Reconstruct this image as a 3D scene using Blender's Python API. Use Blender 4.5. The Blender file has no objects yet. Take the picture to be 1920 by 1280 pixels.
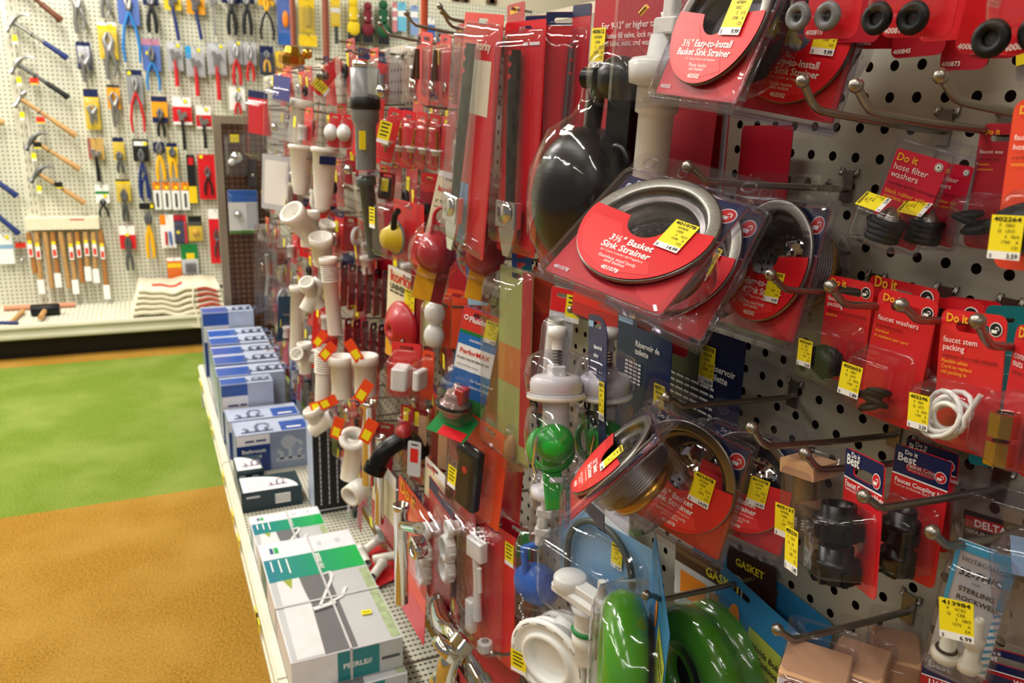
import bpy, bmesh, math, random
from mathutils import Matrix, Vector, Euler
random.seed(7)
C = bpy.context.scene.collection
SC = bpy.context.scene
PI = math.pi
# ---------------------------------------------------------------- camera
RW = Matrix(((0.90743751, 0.08103258, -0.41229952), (-0.41859108, 0.25977444, -0.87022914), (0.03658796, 0.96226346, 0.26964858)))
CAM = Vector((-0.558, 0.0, 1.42))
FPX = 1474.0
cam = bpy.data.cameras.new('camera'); camo = bpy.data.objects.new('camera', cam); C.objects.link(camo)
cam.sensor_width = 36; cam.lens = 36 * FPX / 1920; cam.clip_start = 0.01; cam.clip_end = 60
camo.matrix_world = Matrix.Translation(CAM) @ RW.to_4x4()
cam.dof.use_dof = True; cam.dof.focus_distance = 0.66; cam.dof.aperture_fstop = 12
SC.camera = camo
SC.view_settings.view_transform = 'Standard'; SC.view_settings.look = 'None'
SC.view_settings.gamma = 1; SC.view_settings.use_curve_mapping = False
SC.view_settings.exposure = -0.04
SC.cycles.max_bounces = 10; SC.cycles.transparent_max_bounces = 28; SC.cycles.diffuse_bounces = 3
SC.cycles.glossy_bounces = 4; SC.cycles.transmission_bounces = 4; SC.cycles.caustics_reflective = False; SC.cycles.caustics_refractive = False
SC.cycles.use_denoising = True; SC.cycles.sample_clamp_indirect = 4
w = bpy.data.worlds.new('store_ambience'); SC.world = w; w.use_nodes = True
w.node_tree.nodes['Background'].inputs[0].default_value = (1, .96, .9, 1)
w.node_tree.nodes['Background'].inputs[1].default_value = 0.19

def lin(c):
    if isinstance(c, str): c = tuple(int(c[i:i + 2], 16) / 255 for i in (0, 2, 4))
    return tuple(((v + .055) / 1.055) ** 2.4 if v > .04045 else v / 12.92 for v in c) + (1,)

# ceiling strip lights of the store
def strip(y, x, ln=2.4, p=38):
    l = bpy.data.lights.new('strip_light', 'AREA'); l.shape = 'RECTANGLE'; l.size = .16; l.size_y = ln; l.energy = p; l.color = (1, .96, .88)
    o = bpy.data.objects.new('strip_light', l); C.objects.link(o); o.location = (x, y, 3.18); return o
for xx, pw in ((-1.15, 1.0), (-3.1, .9), (1.6, .4)):
    for yy, e in ((-2.2, 30), (.9, 44), (4.0, 116)):
        strip(yy, xx, 2.3, pw * e)

# ---------------------------------------------------------------- geometry from measurements
def ray(px, py):
    return RW @ Vector((px - 960, -(py - 640), -FPX))
def at(px, py, x=None, y=None, z=None):
    d = ray(px, py)
    t = (x - CAM.x) / d.x if x is not None else (y - CAM.y) / d.y if y is not None else (z - CAM.z) / d.z
    return CAM + d * t
def atplane(px, py, p0, n):
    d = ray(px, py); return CAM + d * ((p0 - CAM).dot(n) / d.dot(n))

# ---------------------------------------------------------------- materials
MATS = {}
def mat(key, col='808080', rough=.5, metal=0, bump=0, bscale=200, var=.04, vscale=30, coat=0, spec=.5, alpha=1, trans=0, ior=1.45, aniso=0):
    if key in MATS: return MATS[key]
    m = bpy.data.materials.new(key); m.use_nodes = True; nt = m.node_tree; b = nt.nodes['Principled BSDF']
    b.inputs['Base Color'].default_value = lin(col); b.inputs['Roughness'].default_value = rough; b.inputs['Metallic'].default_value = metal
    b.inputs['Specular IOR Level'].default_value = spec; b.inputs['Coat Weight'].default_value = coat; b.inputs['Coat Roughness'].default_value = .12
    b.inputs['Transmission Weight'].default_value = trans; b.inputs['IOR'].default_value = ior; b.inputs['Alpha'].default_value = alpha
    tc = nt.nodes.new('ShaderNodeTexCoord')
    n = nt.nodes.new('ShaderNodeTexNoise'); n.inputs['Scale'].default_value = vscale; n.inputs['Detail'].default_value = 3
    nt.links.new(tc.outputs['Object'], n.inputs['Vector'])
    if var:
        mx = nt.nodes.new('ShaderNodeMix'); mx.data_type = 'RGBA'; mx.blend_type = 'MULTIPLY'
        r = nt.nodes.new('ShaderNodeMapRange'); r.inputs['From Min'].default_value = .3; r.inputs['From Max'].default_value = .7
        r.inputs['To Min'].default_value = 1 - var * 2; r.inputs['To Max'].default_value = 1
        nt.links.new(n.outputs['Fac'], r.inputs['Value'])
        mx.inputs[0].default_value = 1; mx.inputs[6].default_value = lin(col)
        nt.links.new(r.outputs[0], mx.inputs[7]); nt.links.new(mx.outputs[2], b.inputs['Base Color'])
    if bump:
        n2 = nt.nodes.new('ShaderNodeTexNoise'); n2.inputs['Scale'].default_value = bscale; n2.inputs['Detail'].default_value = 2
        nt.links.new(tc.outputs['Object'], n2.inputs['Vector'])
        bp = nt.nodes.new('ShaderNodeBump'); bp.inputs['Strength'].default_value = bump; bp.inputs['Distance'].default_value = .002
        nt.links.new(n2.outputs['Fac'], bp.inputs['Height']); nt.links.new(bp.outputs[0], b.inputs['Normal'])
    MATS[key] = m; return m
def clearmat(key, tint='f4f4f6', bump=.25, bscale=60, refl=1.0, rough=.06, haze=.010):
    """thin clear packaging plastic: transparent with a Fresnel gloss and a little haze"""
    if key in MATS: return MATS[key]
    m = bpy.data.materials.new(key); m.use_nodes = True; nt = m.node_tree; nt.nodes.clear(); N = nt.nodes.new; L = nt.links.new
    out = N('ShaderNodeOutputMaterial'); tr = N('ShaderNodeBsdfTransparent'); tr.inputs[0].default_value = lin(tint)
    gl = N('ShaderNodeBsdfGlossy'); gl.inputs['Roughness'].default_value = rough; gl.inputs[0].default_value = (1, 1, 1, 1)
    df = N('ShaderNodeBsdfDiffuse'); df.inputs[0].default_value = lin('e8e8ee')
    lw = N('ShaderNodeLayerWeight'); lw.inputs['Blend'].default_value = .5
    pw = N('ShaderNodeMath'); pw.operation = 'POWER'; pw.inputs[1].default_value = 4.6; L(lw.outputs['Facing'], pw.inputs[0])
    ma = N('ShaderNodeMath'); ma.operation = 'MULTIPLY_ADD'; ma.inputs[1].default_value = .75 * refl; ma.inputs[2].default_value = .035 * refl; ma.use_clamp = True
    tc = N('ShaderNodeTexCoord'); n = N('ShaderNodeTexNoise'); n.inputs['Scale'].default_value = bscale; n.inputs['Detail'].default_value = 1.5
    bp = N('ShaderNodeBump'); bp.inputs['Strength'].default_value = bump; bp.inputs['Distance'].default_value = .003
    L(tc.outputs['Object'], n.inputs['Vector']); L(n.outputs['Fac'], bp.inputs['Height']); L(bp.outputs[0], gl.inputs['Normal']); L(bp.outputs[0], lw.inputs['Normal'])
    m1 = N('ShaderNodeMixShader'); m1.inputs[0].default_value = haze; L(tr.outputs[0], m1.inputs[1]); L(df.outputs[0], m1.inputs[2])
    m2 = N('ShaderNodeMixShader'); L(pw.outputs[0], ma.inputs[0]); L(ma.outputs[0], m2.inputs[0])
    L(m1.outputs[0], m2.inputs[1]); L(gl.outputs[0], m2.inputs[2]); L(m2.outputs[0], out.inputs[0])
    MATS[key] = m; return m
def pegmat(key, col, u, v, du, dv, u0, v0, rad, hole='120c08', rim=None, rough=.5, slot=1.0, dirt=.05):
    """board with a grid of drilled holes; u,v are the object axes the grid runs along"""
    m = bpy.data.materials.new(key); m.use_nodes = True; nt = m.node_tree; b = nt.nodes['Principled BSDF']; N = nt.nodes.new; L = nt.links.new
    b.inputs['Roughness'].default_value = rough
    tc = N('ShaderNodeTexCoord'); sx = N('ShaderNodeSeparateXYZ'); L(tc.outputs['Object'], sx.inputs[0])
    def M(op, a, c=None):
        k = N('ShaderNodeMath'); k.operation = op
        for i, s in enumerate((a, c)):
            if s is None: continue
            if isinstance(s, (int, float)): k.inputs[i].default_value = s
            else: L(s, k.inputs[i])
        return k.outputs[0]
    def cell(ax, d, o):
        s = M('SUBTRACT', sx.outputs['XYZ'.index(ax)], o - d / 2); s = M('FLOORED_MODULO', s, d); return M('SUBTRACT', s, d / 2)
    cu = M('DIVIDE', cell(u, du, u0), slot); cv = cell(v, dv, v0)
    r = M('SQRT', M('ADD', M('MULTIPLY', cu, cu), M('MULTIPLY', cv, cv)))
    isin = M('LESS_THAN', r, rad)
    n = N('ShaderNodeTexNoise'); n.inputs['Scale'].default_value = 6; n.inputs['Detail'].default_value = 4; L(tc.outputs['Object'], n.inputs['Vector'])
    cr = N('ShaderNodeMix'); cr.data_type = 'RGBA'; cr.blend_type = 'MULTIPLY'; cr.inputs[0].default_value = 1; cr.inputs[6].default_value = lin(col)
    mr = N('ShaderNodeMapRange'); mr.inputs['From Min'].default_value = .3; mr.inputs['From Max'].default_value = .7; mr.inputs['To Min'].default_value = 1 - dirt * 2
    L(n.outputs['Fac'], mr.inputs['Value']); L(mr.outputs[0], cr.inputs[7]); last = cr.outputs[2]
    if rim:
        mr2 = N('ShaderNodeMix'); mr2.data_type = 'RGBA'; L(M('LESS_THAN', r, rad * 1.45), mr2.inputs[0]); L(last, mr2.inputs[6]); mr2.inputs[7].default_value = lin(rim); last = mr2.outputs[2]
    mh = N('ShaderNodeMix'); mh.data_type = 'RGBA'; L(isin, mh.inputs[0]); L(last, mh.inputs[6]); mh.inputs[7].default_value = lin(hole)
    L(mh.outputs[2], b.inputs['Base Color'])
    bp = N('ShaderNodeBump'); bp.inputs['Strength'].default_value = .6; bp.inputs['Distance'].default_value = .001
    L(M('SMOOTH_MIN', r, rad * 1.2), bp.inputs['Height']); L(bp.outputs[0], b.inputs['Normal'])
    L(M('MULTIPLY', M('SUBTRACT', 1, isin), .5), b.inputs['Specular IOR Level'])
    MATS[key] = m; return m
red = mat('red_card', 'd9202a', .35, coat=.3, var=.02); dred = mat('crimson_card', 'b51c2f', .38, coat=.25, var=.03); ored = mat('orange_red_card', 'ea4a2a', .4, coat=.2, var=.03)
lred = mat('red_wave', 'ea3338', .35, coat=.3, var=.01); navy = mat('navy_card', '132250', .4, coat=.08, var=.03); white = mat('white_print', 'f4f4f2', .5, var=.01)
black = mat('black_print', '101010', .5, var=.01); yel = mat('yellow_print', 'f5e11e', .5, var=.01); gold = mat('gold_print', 'f2b630', .5, var=.01)
orange = mat('orange_card', 'f28a1c', .45); cream = mat('cream_card', 'efe6c4', .45); green = mat('green_card', '17803c', .4); blue = mat('blue_card', '2f63b5', .4)
lblue = mat('pale_blue_card', '8fb4d6', .4); sky = mat('sky_blue_card', '2aa0dc', .4); grey = mat('grey_card', '8d8f92', .5); lgrey = mat('light_grey_card', 'c9ccd2', .5)
teal = mat('teal_card', '0f7f86', .4); kraft = mat('kraft_card', 'd6a77c', .7, bump=.1); dgrey = mat('dark_grey', '3a3c3e', .5); maroon = mat('maroon_card', '7c1420', .4)
steel = mat('brushed_steel', '8f8c87', .34, 1, bump=.05, bscale=400); chrome = mat('chrome', 'dcdcda', .07, 1, var=0); dchrome = mat('dark_steel', '6c6864', .3, 1)
hookm = mat('zinc_wire', '9a948c', .34, 1, bump=.05, bscale=300); brass = mat('brass', 'c9973a', .25, 1); bronze = mat('bronze_bolt', '6e5138', .35, 1)
rubber = mat('black_rubber', '0c0c0e', .5, bump=.15, bscale=250, spec=.35); gloss = mat('black_plastic', '060607', .32, spec=.4); pvc = mat('white_pvc', 'e9e5db', .3, coat=.2, var=.03)
wplast = mat('white_plastic', 'eeeeea', .32, coat=.2, var=.02); green_p = mat('green_plastic', '1ea62e', .3, coat=.3); redr = mat('red_rubber', 'b5202a', .38, coat=.2, var=.05)
greyp = mat('grey_plastic', '77797a', .35); wood = mat('ash_wood', 'c99b62', .5, var=.12, vscale=60); dwood = mat('brown_leather', '6b3a22', .5, var=.1)
clear = clearmat('clear_blister'); clear2 = clearmat('clear_clamshell', 'eeecf2', .35, 45, 1.15, .05, .014); clearw = clearmat('crinkled_plastic', 'f0f0f4', .7, 120, 1.1, .10, .02)
waxg = mat('green_wax_sponge', '4da016', .22, coat=.6, var=.08, vscale=14); bluep = mat('blue_rubber', '1f66c8', .35, coat=.2)

# ---------------------------------------------------------------- mesh builder
TXT = {}
def text_geo(s, bold):
    k = (s, bold)
    if k not in TXT:
        cu = bpy.data.curves.new('t', 'FONT'); cu.body = s; cu.resolution_u = 2; cu.offset = .022 if bold else 0
        ob = bpy.data.objects.new('t', cu); me = ob.to_mesh()
        V = [tuple(v.co) for v in me.vertices]; F = [tuple(p.vertices) for p in me.polygons]
        ob.to_mesh_clear(); bpy.data.objects.remove(ob); bpy.data.curves.remove(cu)
        TXT[k] = (V, F, max([v[0] for v in V] or [0]))
    return TXT[k]
class M:
    def __init__(s): s.v = []; s.f = []; s.mi = []; s.sm = []; s.mats = []; s.T = Matrix.Identity(4); s.cur = 0; s.smooth = False
    def m(s, material):
        if material not in s.mats: s.mats.append(material)
        s.cur = s.mats.index(material); return s
    def t(s, T): s.T = T; return s
    def add(s, V, F, smooth=None):
        b = len(s.v); s.v += [tuple(s.T @ Vector(v)) for v in V]
        for f in F: s.f.append(tuple(i + b for i in f)); s.mi.append(s.cur); s.sm.append(s.smooth if smooth is None else smooth)
        return s
    def box(s, x0, x1, y0, y1, z0, z1):
        V = [(x, y, z) for x in (x0, x1) for y in (y0, y1) for z in (z0, z1)]
        return s.add(V, [(0, 1, 3, 2), (4, 6, 7, 5), (0, 4, 5, 1), (2, 3, 7, 6), (0, 2, 6, 4), (1, 5, 7, 3)], False)
    def bbox(s, x0, x1, y0, y1, z0, z1, r):
        """box with bevelled vertical (z) edges and chamfered rims"""
        o = rrect(x0, y0, x1, y1, r, 3); i = rrect(x0 + r * .5, y0 + r * .5, x1 - r * .5, y1 - r * .5, r * .6, 3)
        return s.loft([[(a, b, z0) for a, b in i], [(a, b, z0 + r * .5) for a, b in o], [(a, b, z1 - r * .5) for a, b in o], [(a, b, z1) for a, b in i]], True, True, False)
    def loft(s, rings, cap0=True, cap1=True, smooth=True, closed=True):
        n = len(rings[0]); V = [p for r in rings for p in r]; F = []
        for k in range(len(rings) - 1):
            for i in range(n if closed else n - 1):
                j = (i + 1) % n; F.append((k * n + i, k * n + j, (k + 1) * n + j, (k + 1) * n + i))
        s.add(V, F, smooth)
        if cap0: s.add(rings[0], [tuple(range(n))[::-1]], False)
        if cap1: s.add(rings[-1], [tuple(range(n))], False)
        return s
    def lathe(s, prof, n=32, axis='z', o=(0, 0, 0), smooth=True, cap=False):
        R = []
        for r, h in prof:
            ring = []
            for i in range(n):
                a = 2 * PI * i / n; c, d = r * math.cos(a), r * math.sin(a)
                p = (c, d, h) if axis == 'z' else (c, -h, d) if axis == 'y' else (h, c, d)
                ring.append((p[0] + o[0], p[1] + o[1], p[2] + o[2]))
            R.append(ring)
        return s.loft(R, cap, cap, smooth)
    def cyl(s, p0, p1, r, n=16, r1=None, smooth=True):
        return s.tube([p0, p1], [r, r if r1 is None else r1], n, smooth)
    def tube(s, path, r, n=10, smooth=True, cap=True):
        P = [Vector(p) for p in path]; R = []; up = None
        for i, p in enumerate(P):
            d = (P[min(i + 1, len(P) - 1)] - P[max(i - 1, 0)])
            if d.length < 1e-9: d = Vector((0, 0, 1))
            d.normalize()
            if up is None: up = d.orthogonal().normalized()
            up = (up - d * up.dot(d))
            if up.length < 1e-6: up = d.orthogonal()
            up.normalize(); q = d.cross(up); rr = r[i] if isinstance(r, (list, tuple)) else r
            R.append([tuple(p + up * rr * math.cos(2 * PI * k / n) + q * rr * math.sin(2 * PI * k / n)) for k in range(n)])
        return s.loft(R, cap, cap, smooth)
    def sphere(s, c, r, n=16, sz=(1, 1, 1)):
        m = n // 2; pr = [(r * math.sin(PI * k / m), -r * math.cos(PI * k / m)) for k in range(m + 1)]
        R = [[(c[0] + a * math.cos(2 * PI * i / n) * sz[0], c[1] + a * math.sin(2 * PI * i / n) * sz[1], c[2] + h * sz[2]) for i in range(n)] for a, h in pr]
        return s.loft(R, False, False, True)
    def torus(s, c, R, r, axis='y', n=32, k=10, a0=0, a1=2 * PI, sq=1):
        path = []; full = abs(a1 - a0 - 2 * PI) < 1e-6; N = n if full else n
        rings = []
        for i in range(N + (0 if full else 1)):
            a = a0 + (a1 - a0) * i / N; ca, sa = math.cos(a), math.sin(a); ring = []
            for j in range(k):
                b = 2 * PI * j / k; rr = R + r * math.cos(b); h = r * sq * math.sin(b)
                p = (rr * ca, h, rr * sa) if axis == 'y' else (rr * ca, rr * sa, h) if axis == 'z' else (h, rr * ca, rr * sa)
                ring.append((p[0] + c[0], p[1] + c[1], p[2] + c[2]))
            rings.append(ring)
        if full: rings.append(rings[0])
        return s.loft(rings, not full, not full, True)
    def poly(s, pts, y=0, holes=(), th=0):
        """flat plate in the x-z plane facing -y, with holes and thickness"""
        bm = bmesh.new(); es = []
        for loop in [pts] + list(holes):
            vs = [bm.verts.new((a, y, b)) for a, b in loop]
            es += [bm.edges.new((vs[i], vs[(i + 1) % len(vs)])) for i in range(len(vs))]
        bmesh.ops.triangle_fill(bm, edges=es, use_beauty=True, use_dissolve=False)
        bm.verts.index_update(); bm.normal_update()
        V = [tuple(v.co) for v in bm.verts]; F = []
        for f in bm.faces:
            idx = [v.index for v in f.verts]; F.append(tuple(idx if f.normal.y < 0 else idx[::-1]))
        bm.free(); s.add(V, F, False)
        if th:
            s.add([(a, y + th, b) for a, _, b in V], [f[::-1] for f in F], False)
            for loop in [pts] + list(holes):
                n = len(loop); s.add([(a, y, b) for a, b in loop] + [(a, y + th, b) for a, b in loop], [(i, (i + 1) % n, n + (i + 1) % n, n + i) for i in range(n)], False)
        return s
    def text(s, t, x, z, size, y=0, align='l', rot=0, bold=False, w=None, T=None):
        if t[:1] == '#':
            c, d = math.cos(rot), math.sin(rot); u = 0; q = random.Random(t + str(round(x, 4)))
            for _ in range(int(t[1:])):
                ln = size * q.uniform(1.2, 3.4); P = [(u, 0), (u + ln, 0), (u + ln, size * .62), (u, size * .62)]; u += ln + size * .5
                s.add([(x + a * c - b * d, y, z + a * d + b * c) for a, b in P], [(0, 1, 2, 3)], False)
            return s
        V, F, mx = text_geo(t, bold)
        if not V: return s
        k = size / .72; kx = k if w is None else w / max(mx, .01); off = 0 if align == 'l' else -mx * kx / 2 if align == 'c' else -mx * kx
        c, d = math.cos(rot), math.sin(rot); O = []
        for a, b, _ in V:
            a2, b2 = a * kx + off, b * k; O.append((x + a2 * c - b2 * d, y, z + a2 * d + b2 * c))
        return s.add(O, F, False)
    def build(s, name, parent=None, label=None):
        me = bpy.data.meshes.new(name); me.from_pydata(s.v, [], s.f)
        for k in s.mats: me.materials.append(k)
        me.polygons.foreach_set('material_index', s.mi); me.polygons.foreach_set('use_smooth', s.sm); me.update()
        o = bpy.data.objects.new(name, me); C.objects.link(o)
        if parent: o.parent = parent
        if label: o['label'] = label
        return o
def rrect(x0, z0, x1, z1, r, n=4):
    P = []
    for cx, cz, a in ((x1 - r, z1 - r, 0), (x0 + r, z1 - r, PI / 2), (x0 + r, z0 + r, PI), (x1 - r, z0 + r, 1.5 * PI)):
        for i in range(n + 1): P.append((cx + r * math.cos(a + PI / 2 * i / n), cz + r * math.sin(a + PI / 2 * i / n)))
    return P
def circ(x, z, r, n=20, rz=None): return [(x + r * math.cos(2 * PI * i / n), z + (rz or r) * math.sin(2 * PI * i / n)) for i in range(n)]
USED = {}
def thing(name, label, cat, L=(0, 0, 0), R=(0, 0, 0), group=None, mat4=None):
    o = bpy.data.objects.new(name, None); C.objects.link(o); o.empty_display_size = .02
    if mat4 is not None: o.matrix_world = mat4
    else: o.location = L; o.rotation_euler = [math.radians(a) for a in R]
    return tag(o, label, cat, group)
def tag(o, label, cat, group=None):
    o['label'] = label; o['category'] = cat
    if group: o['group'] = group
    return o
def struct(o): o['kind'] = 'structure'; return o
def copy_tree(o, label=None, L=None, R=None, parent=None):
    c = o.copy(); C.objects.link(c); c.parent = parent
    if parent is None and L is not None:
        c.location = L
        if R is not None: c.rotation_euler = [math.radians(a) for a in R]
    if label: c['label'] = label
    for ch in list(o.children): copy_tree(ch, parent=c)
    return c
def fit(x, TL, TR, BL, yaw=None):
    """upright rectangle through three measured corners, the first at depth x: returns matrix (origin at top centre), width, height"""
    a = at(*TL, x=x); best = None
    for yw in ([yaw] if yaw is not None else range(-135, -29, 3)):
        n = Vector((math.sin(math.radians(yw)), -math.cos(math.radians(yw)), 0))
        if abs(ray(*TR).normalized().dot(n)) < .12: continue
        b = atplane(*TR, a, n); c = atplane(*BL, a, n); ex = b - a; dz = a - c
        e = abs(math.degrees(ex.angle(dz)) - 90) + .12 * abs(yw + 84) + ex.length * 30
        if best is None or e < best[0]: best = (e, b, c)
    b, c = best[1:]; ex = b - a; wd = ex.length; dz = a - c; ht = dz.length
    ez = dz.normalized(); ex = (ex - ez * ex.dot(ez)).normalized(); ey = ez.cross(ex).normalized()
    Mx = Matrix((ex, ey, ez)).transposed().to_4x4(); Mx.translation = (a + b) / 2
    return Mx, wd, ht
# ---------------------------------------------------------------- packaging builders
def slot_loop(w, zt=-.008, k=1.0):
    a = min(.014, w * .26) * k; b = min(.0038, w * .07) * k
    return rrect(-a, zt - b, a, zt + b, b * .95, 4)
def card(t, w, h, base, bands=(), prints=(), r=.004, slot=True, th=.0008, y=0, zs=None, name='backing_card', label=None, outline=None):
    m = M().m(base); ol = outline or rrect(-w / 2, -h, w / 2, 0, min(r, w * .2), 4)
    hz = zs if zs is not None else -min(.010, h * .1)
    m.poly(ol, y, [slot_loop(w, hz)] if slot else (), th)
    for k, bnd in enumerate(bands):
        x0, z0, x1, z1, mt = bnd[:5]; m.m(mt); e = w * .004 + .0002
        X0, X1 = max(x0 * w, -w / 2 + e), min(x1 * w, w / 2 - e); Z0, Z1 = max(z0 * h, -h + e), min(z1 * h, -e)
        if slot and Z1 > hz - .004 and Z0 < hz + .004 and X0 < 0 < X1:
            hole = [slot_loop(w, hz, 1.02)] if Z1 > hz + .0045 and Z0 < hz - .0045 else ()
            m.poly([(X0, Z0), (X1, Z0), (X1, Z1), (X0, Z1)], y - .0003 - .0001 * k, hole)
        else: m.poly([(X0, Z0), (X1, Z0), (X1, Z1), (X0, Z1)], y - .0003 - .0001 * k)
    prt(m, prints, w, h, y - .0012)
    return m.build(name, t, label)
def prt(m, prints, w, h, y):
    for p in prints:
        s, x, z, sz, mt = p[:5]; al = p[5] if len(p) > 5 else 'l'; bo = p[6] if len(p) > 6 else False; ro = p[7] if len(p) > 7 else 0
        m.m(mt).text(s, x * w, z * h, sz, y, al, ro, bo)
def icon(m, x, z, r, y, bg=red, fg=white):
    m.m(fg).poly(circ(x, z, r, 24), y); m.m(bg).poly(circ(x, z, r * .88, 24), y - .0002); m.m(fg)
    m.poly([(x - r * .55, z - r * .5), (x + r * .2, z - r * .5), (x + r * .3, z - r * .05), (x - r * .6, z - r * .05)], y - .0004)
    A = [(x + r * .25 + r * .28 * math.cos(a), z + r * .15 + r * .28 * math.sin(a)) for a in [PI - PI * i / 8 for i in range(9)]]
    B = [(x + r * .25 + r * .16 * math.cos(a), z + r * .15 + r * .16 * math.sin(a)) for a in [PI * i / 8 for i in range(9)]]
    m.poly(A + [(x + r * .53, z - r * .1), (x + r * .41, z - r * .1)] + B, y - .0004)
def sticker(t, x, z, num='401078', price='14.99', s=1.0, y=-.002, rot=0, codes=('407808', 'ORR', '5    02/3', '1590    A', 'CD'), lo=False, tilt=None, wk=1.0):
    """yellow price label with a white price strip; origin at its top left"""
    m = M(); w, h = .0215 * s * wk, .030 * s
    m.t(Matrix.Translation((x, y, z)) @ (tilt or Matrix.Identity(4)) @ Matrix.Rotation(-rot, 4, 'Y'))
    m.m(yel).poly([(0, -h * .82), (w, -h * .82), (w, 0), (0, 0)], 0, th=.0001); m.m(white).poly([(0, -h), (w, -h), (w, -h * .82), (0, -h * .82)], 0, th=.0001); m.m(black)
    if lo:
        for k in range(4): m.poly([(w * .15, -h * (.14 + .17 * k)), (w * (.85 - .1 * (k % 2)), -h * (.14 + .17 * k)), (w * (.85 - .1 * (k % 2)), -h * (.08 + .17 * k)), (w * .15, -h * (.08 + .17 * k))], -.0003)
    else:
        m.text(num, w * .5, -h * .135, h * .1, -.0003, 'c', 0, True, w * .84)
        for k, cd in enumerate(codes): m.text(cd, w * (.92 if k in (2, 3, 4) else .5), -h * (.26 + .125 * k), h * .075, -.0003, 'r' if k > 1 else 'c')
        m.text('$', w * .06, -h * .965, h * .09, -.0003); m.text(price, w * .94, -h * .965, h * .105, -.0003, 'r', 0, True)
    return m.build('price_sticker', t)
def shell(t, x0, z0, x1, z1, d, mt=None, r=.006, taper=.9, name='blister', y=-.0006, e=.3, label=None, back=False):
    """formed clear pocket standing off the card, with rounded rim and front"""
    m = M().m(mt or clear); cx, cz = (x0 + x1) / 2, (z0 + z1) / 2; R = []
    def ring(k, yy):
        rr = min(r, (x1 - x0) * .3, (z1 - z0) * .3)
        return [((a - cx) * k + cx, yy, (b - cz) * k + cz) for a, b in rrect(x0, z0, x1, z1, rr, 5)]
    R.append(ring(1.06, y)); R.append(ring(1.0, y - d * .02)); R.append(ring(1 - (1 - taper) * .5, y - d * (1 - e)))
    for i in range(1, 5):
        a = PI / 2 * i / 4; q = min(d * e, (x1 - x0) * .2) ; R.append(ring(taper + (1 - taper) * .3 - (1 - math.cos(a)) * q * 1.2 / max(min(x1 - x0, z1 - z0), .01), y - d * (1 - e) - d * e * math.sin(a)))
    m.loft(R, back, True, True); return m.build(name, t, label)
def dome(t, cx, cz, rx, rz, d, mt=None, y=-.0008, name='blister', n=32, p=.75):
    m = M().m(mt or clear); R = []
    for k, yy in ((1.1, 0), (1.0, .02)) + tuple((math.cos(PI / 2 * i / 7) ** p, math.sin(PI / 2 * i / 7)) for i in range(1, 7)): R.append([(cx + rx * k * math.cos(2 * PI * i / n), y - d * yy, cz + rz * k * math.sin(2 * PI * i / n)) for i in range(n)])
    m.loft(R, False, True, True); return m.build(name, t)
# ---------------------------------------------------------------- hooks
def hook(y, z, label, ln=.15, rise=.02, x0=0.0, r=.0026, plate=True, grp=None, seg=8):
    t = thing('display_hook', label, 'hook', (x0, y, z), group=grp); a = rise * .35
    M().m(hookm).tube([(-.002, 0, 0), (-ln * .5, 0, a * .5), (-ln + .022, 0, a), (-ln + .016, 0, a + .0015), (-ln + .010, 0, a + .006), (-ln, 0, rise)], r, seg).build('wire', t)
    M().m(hookm).sphere((-ln, 0, rise), r * 1.75, 12).build('ball_tip', t)
    if plate:
        M().m(hookm).box(-.003, -.0004, -.006, .006, -.010, .016).tube([(-.003, -.008, .012), (-.001, -.008, .014), (-.0005, -.008, .018)], r * .8, 6).tube([(-.003, .008, .012), (-.001, .008, .014), (-.0005, .008, .018)], r * .8, 6).build('base_plate', t)
    return t
def HDR(m, iw, hh, e, cz, RR):
    """navy header with a white rule, cut round the strainer opening"""
    for mt, dz, yy in ((white, -.0013, .0012), (navy, 0, .0010)):
        zl, zr = -.010 - hh * .95 + dz, -.010 - hh * 1.35 + dz; q = RR * .80; P = []
        f = lambda x: zl + (zr - zl) * (x + iw / 2) / iw
        P.append((-iw / 2 + e, f(-iw / 2)))
        arc = [(q * math.cos(a), cz + q * math.sin(a)) for a in [PI - PI * i / 40 for i in range(41)]]; inn = [p for p in arc if p[1] > f(p[0])]
        if inn: P += [(inn[0][0], f(inn[0][0]))] + inn + [(inn[-1][0], f(inn[-1][0]))]
        P += [(iw / 2 - e, f(iw / 2)), (iw / 2 - e, -.0106), (-iw / 2 + e, -.0106)]
        m.m(mt).poly(P, yy)
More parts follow.
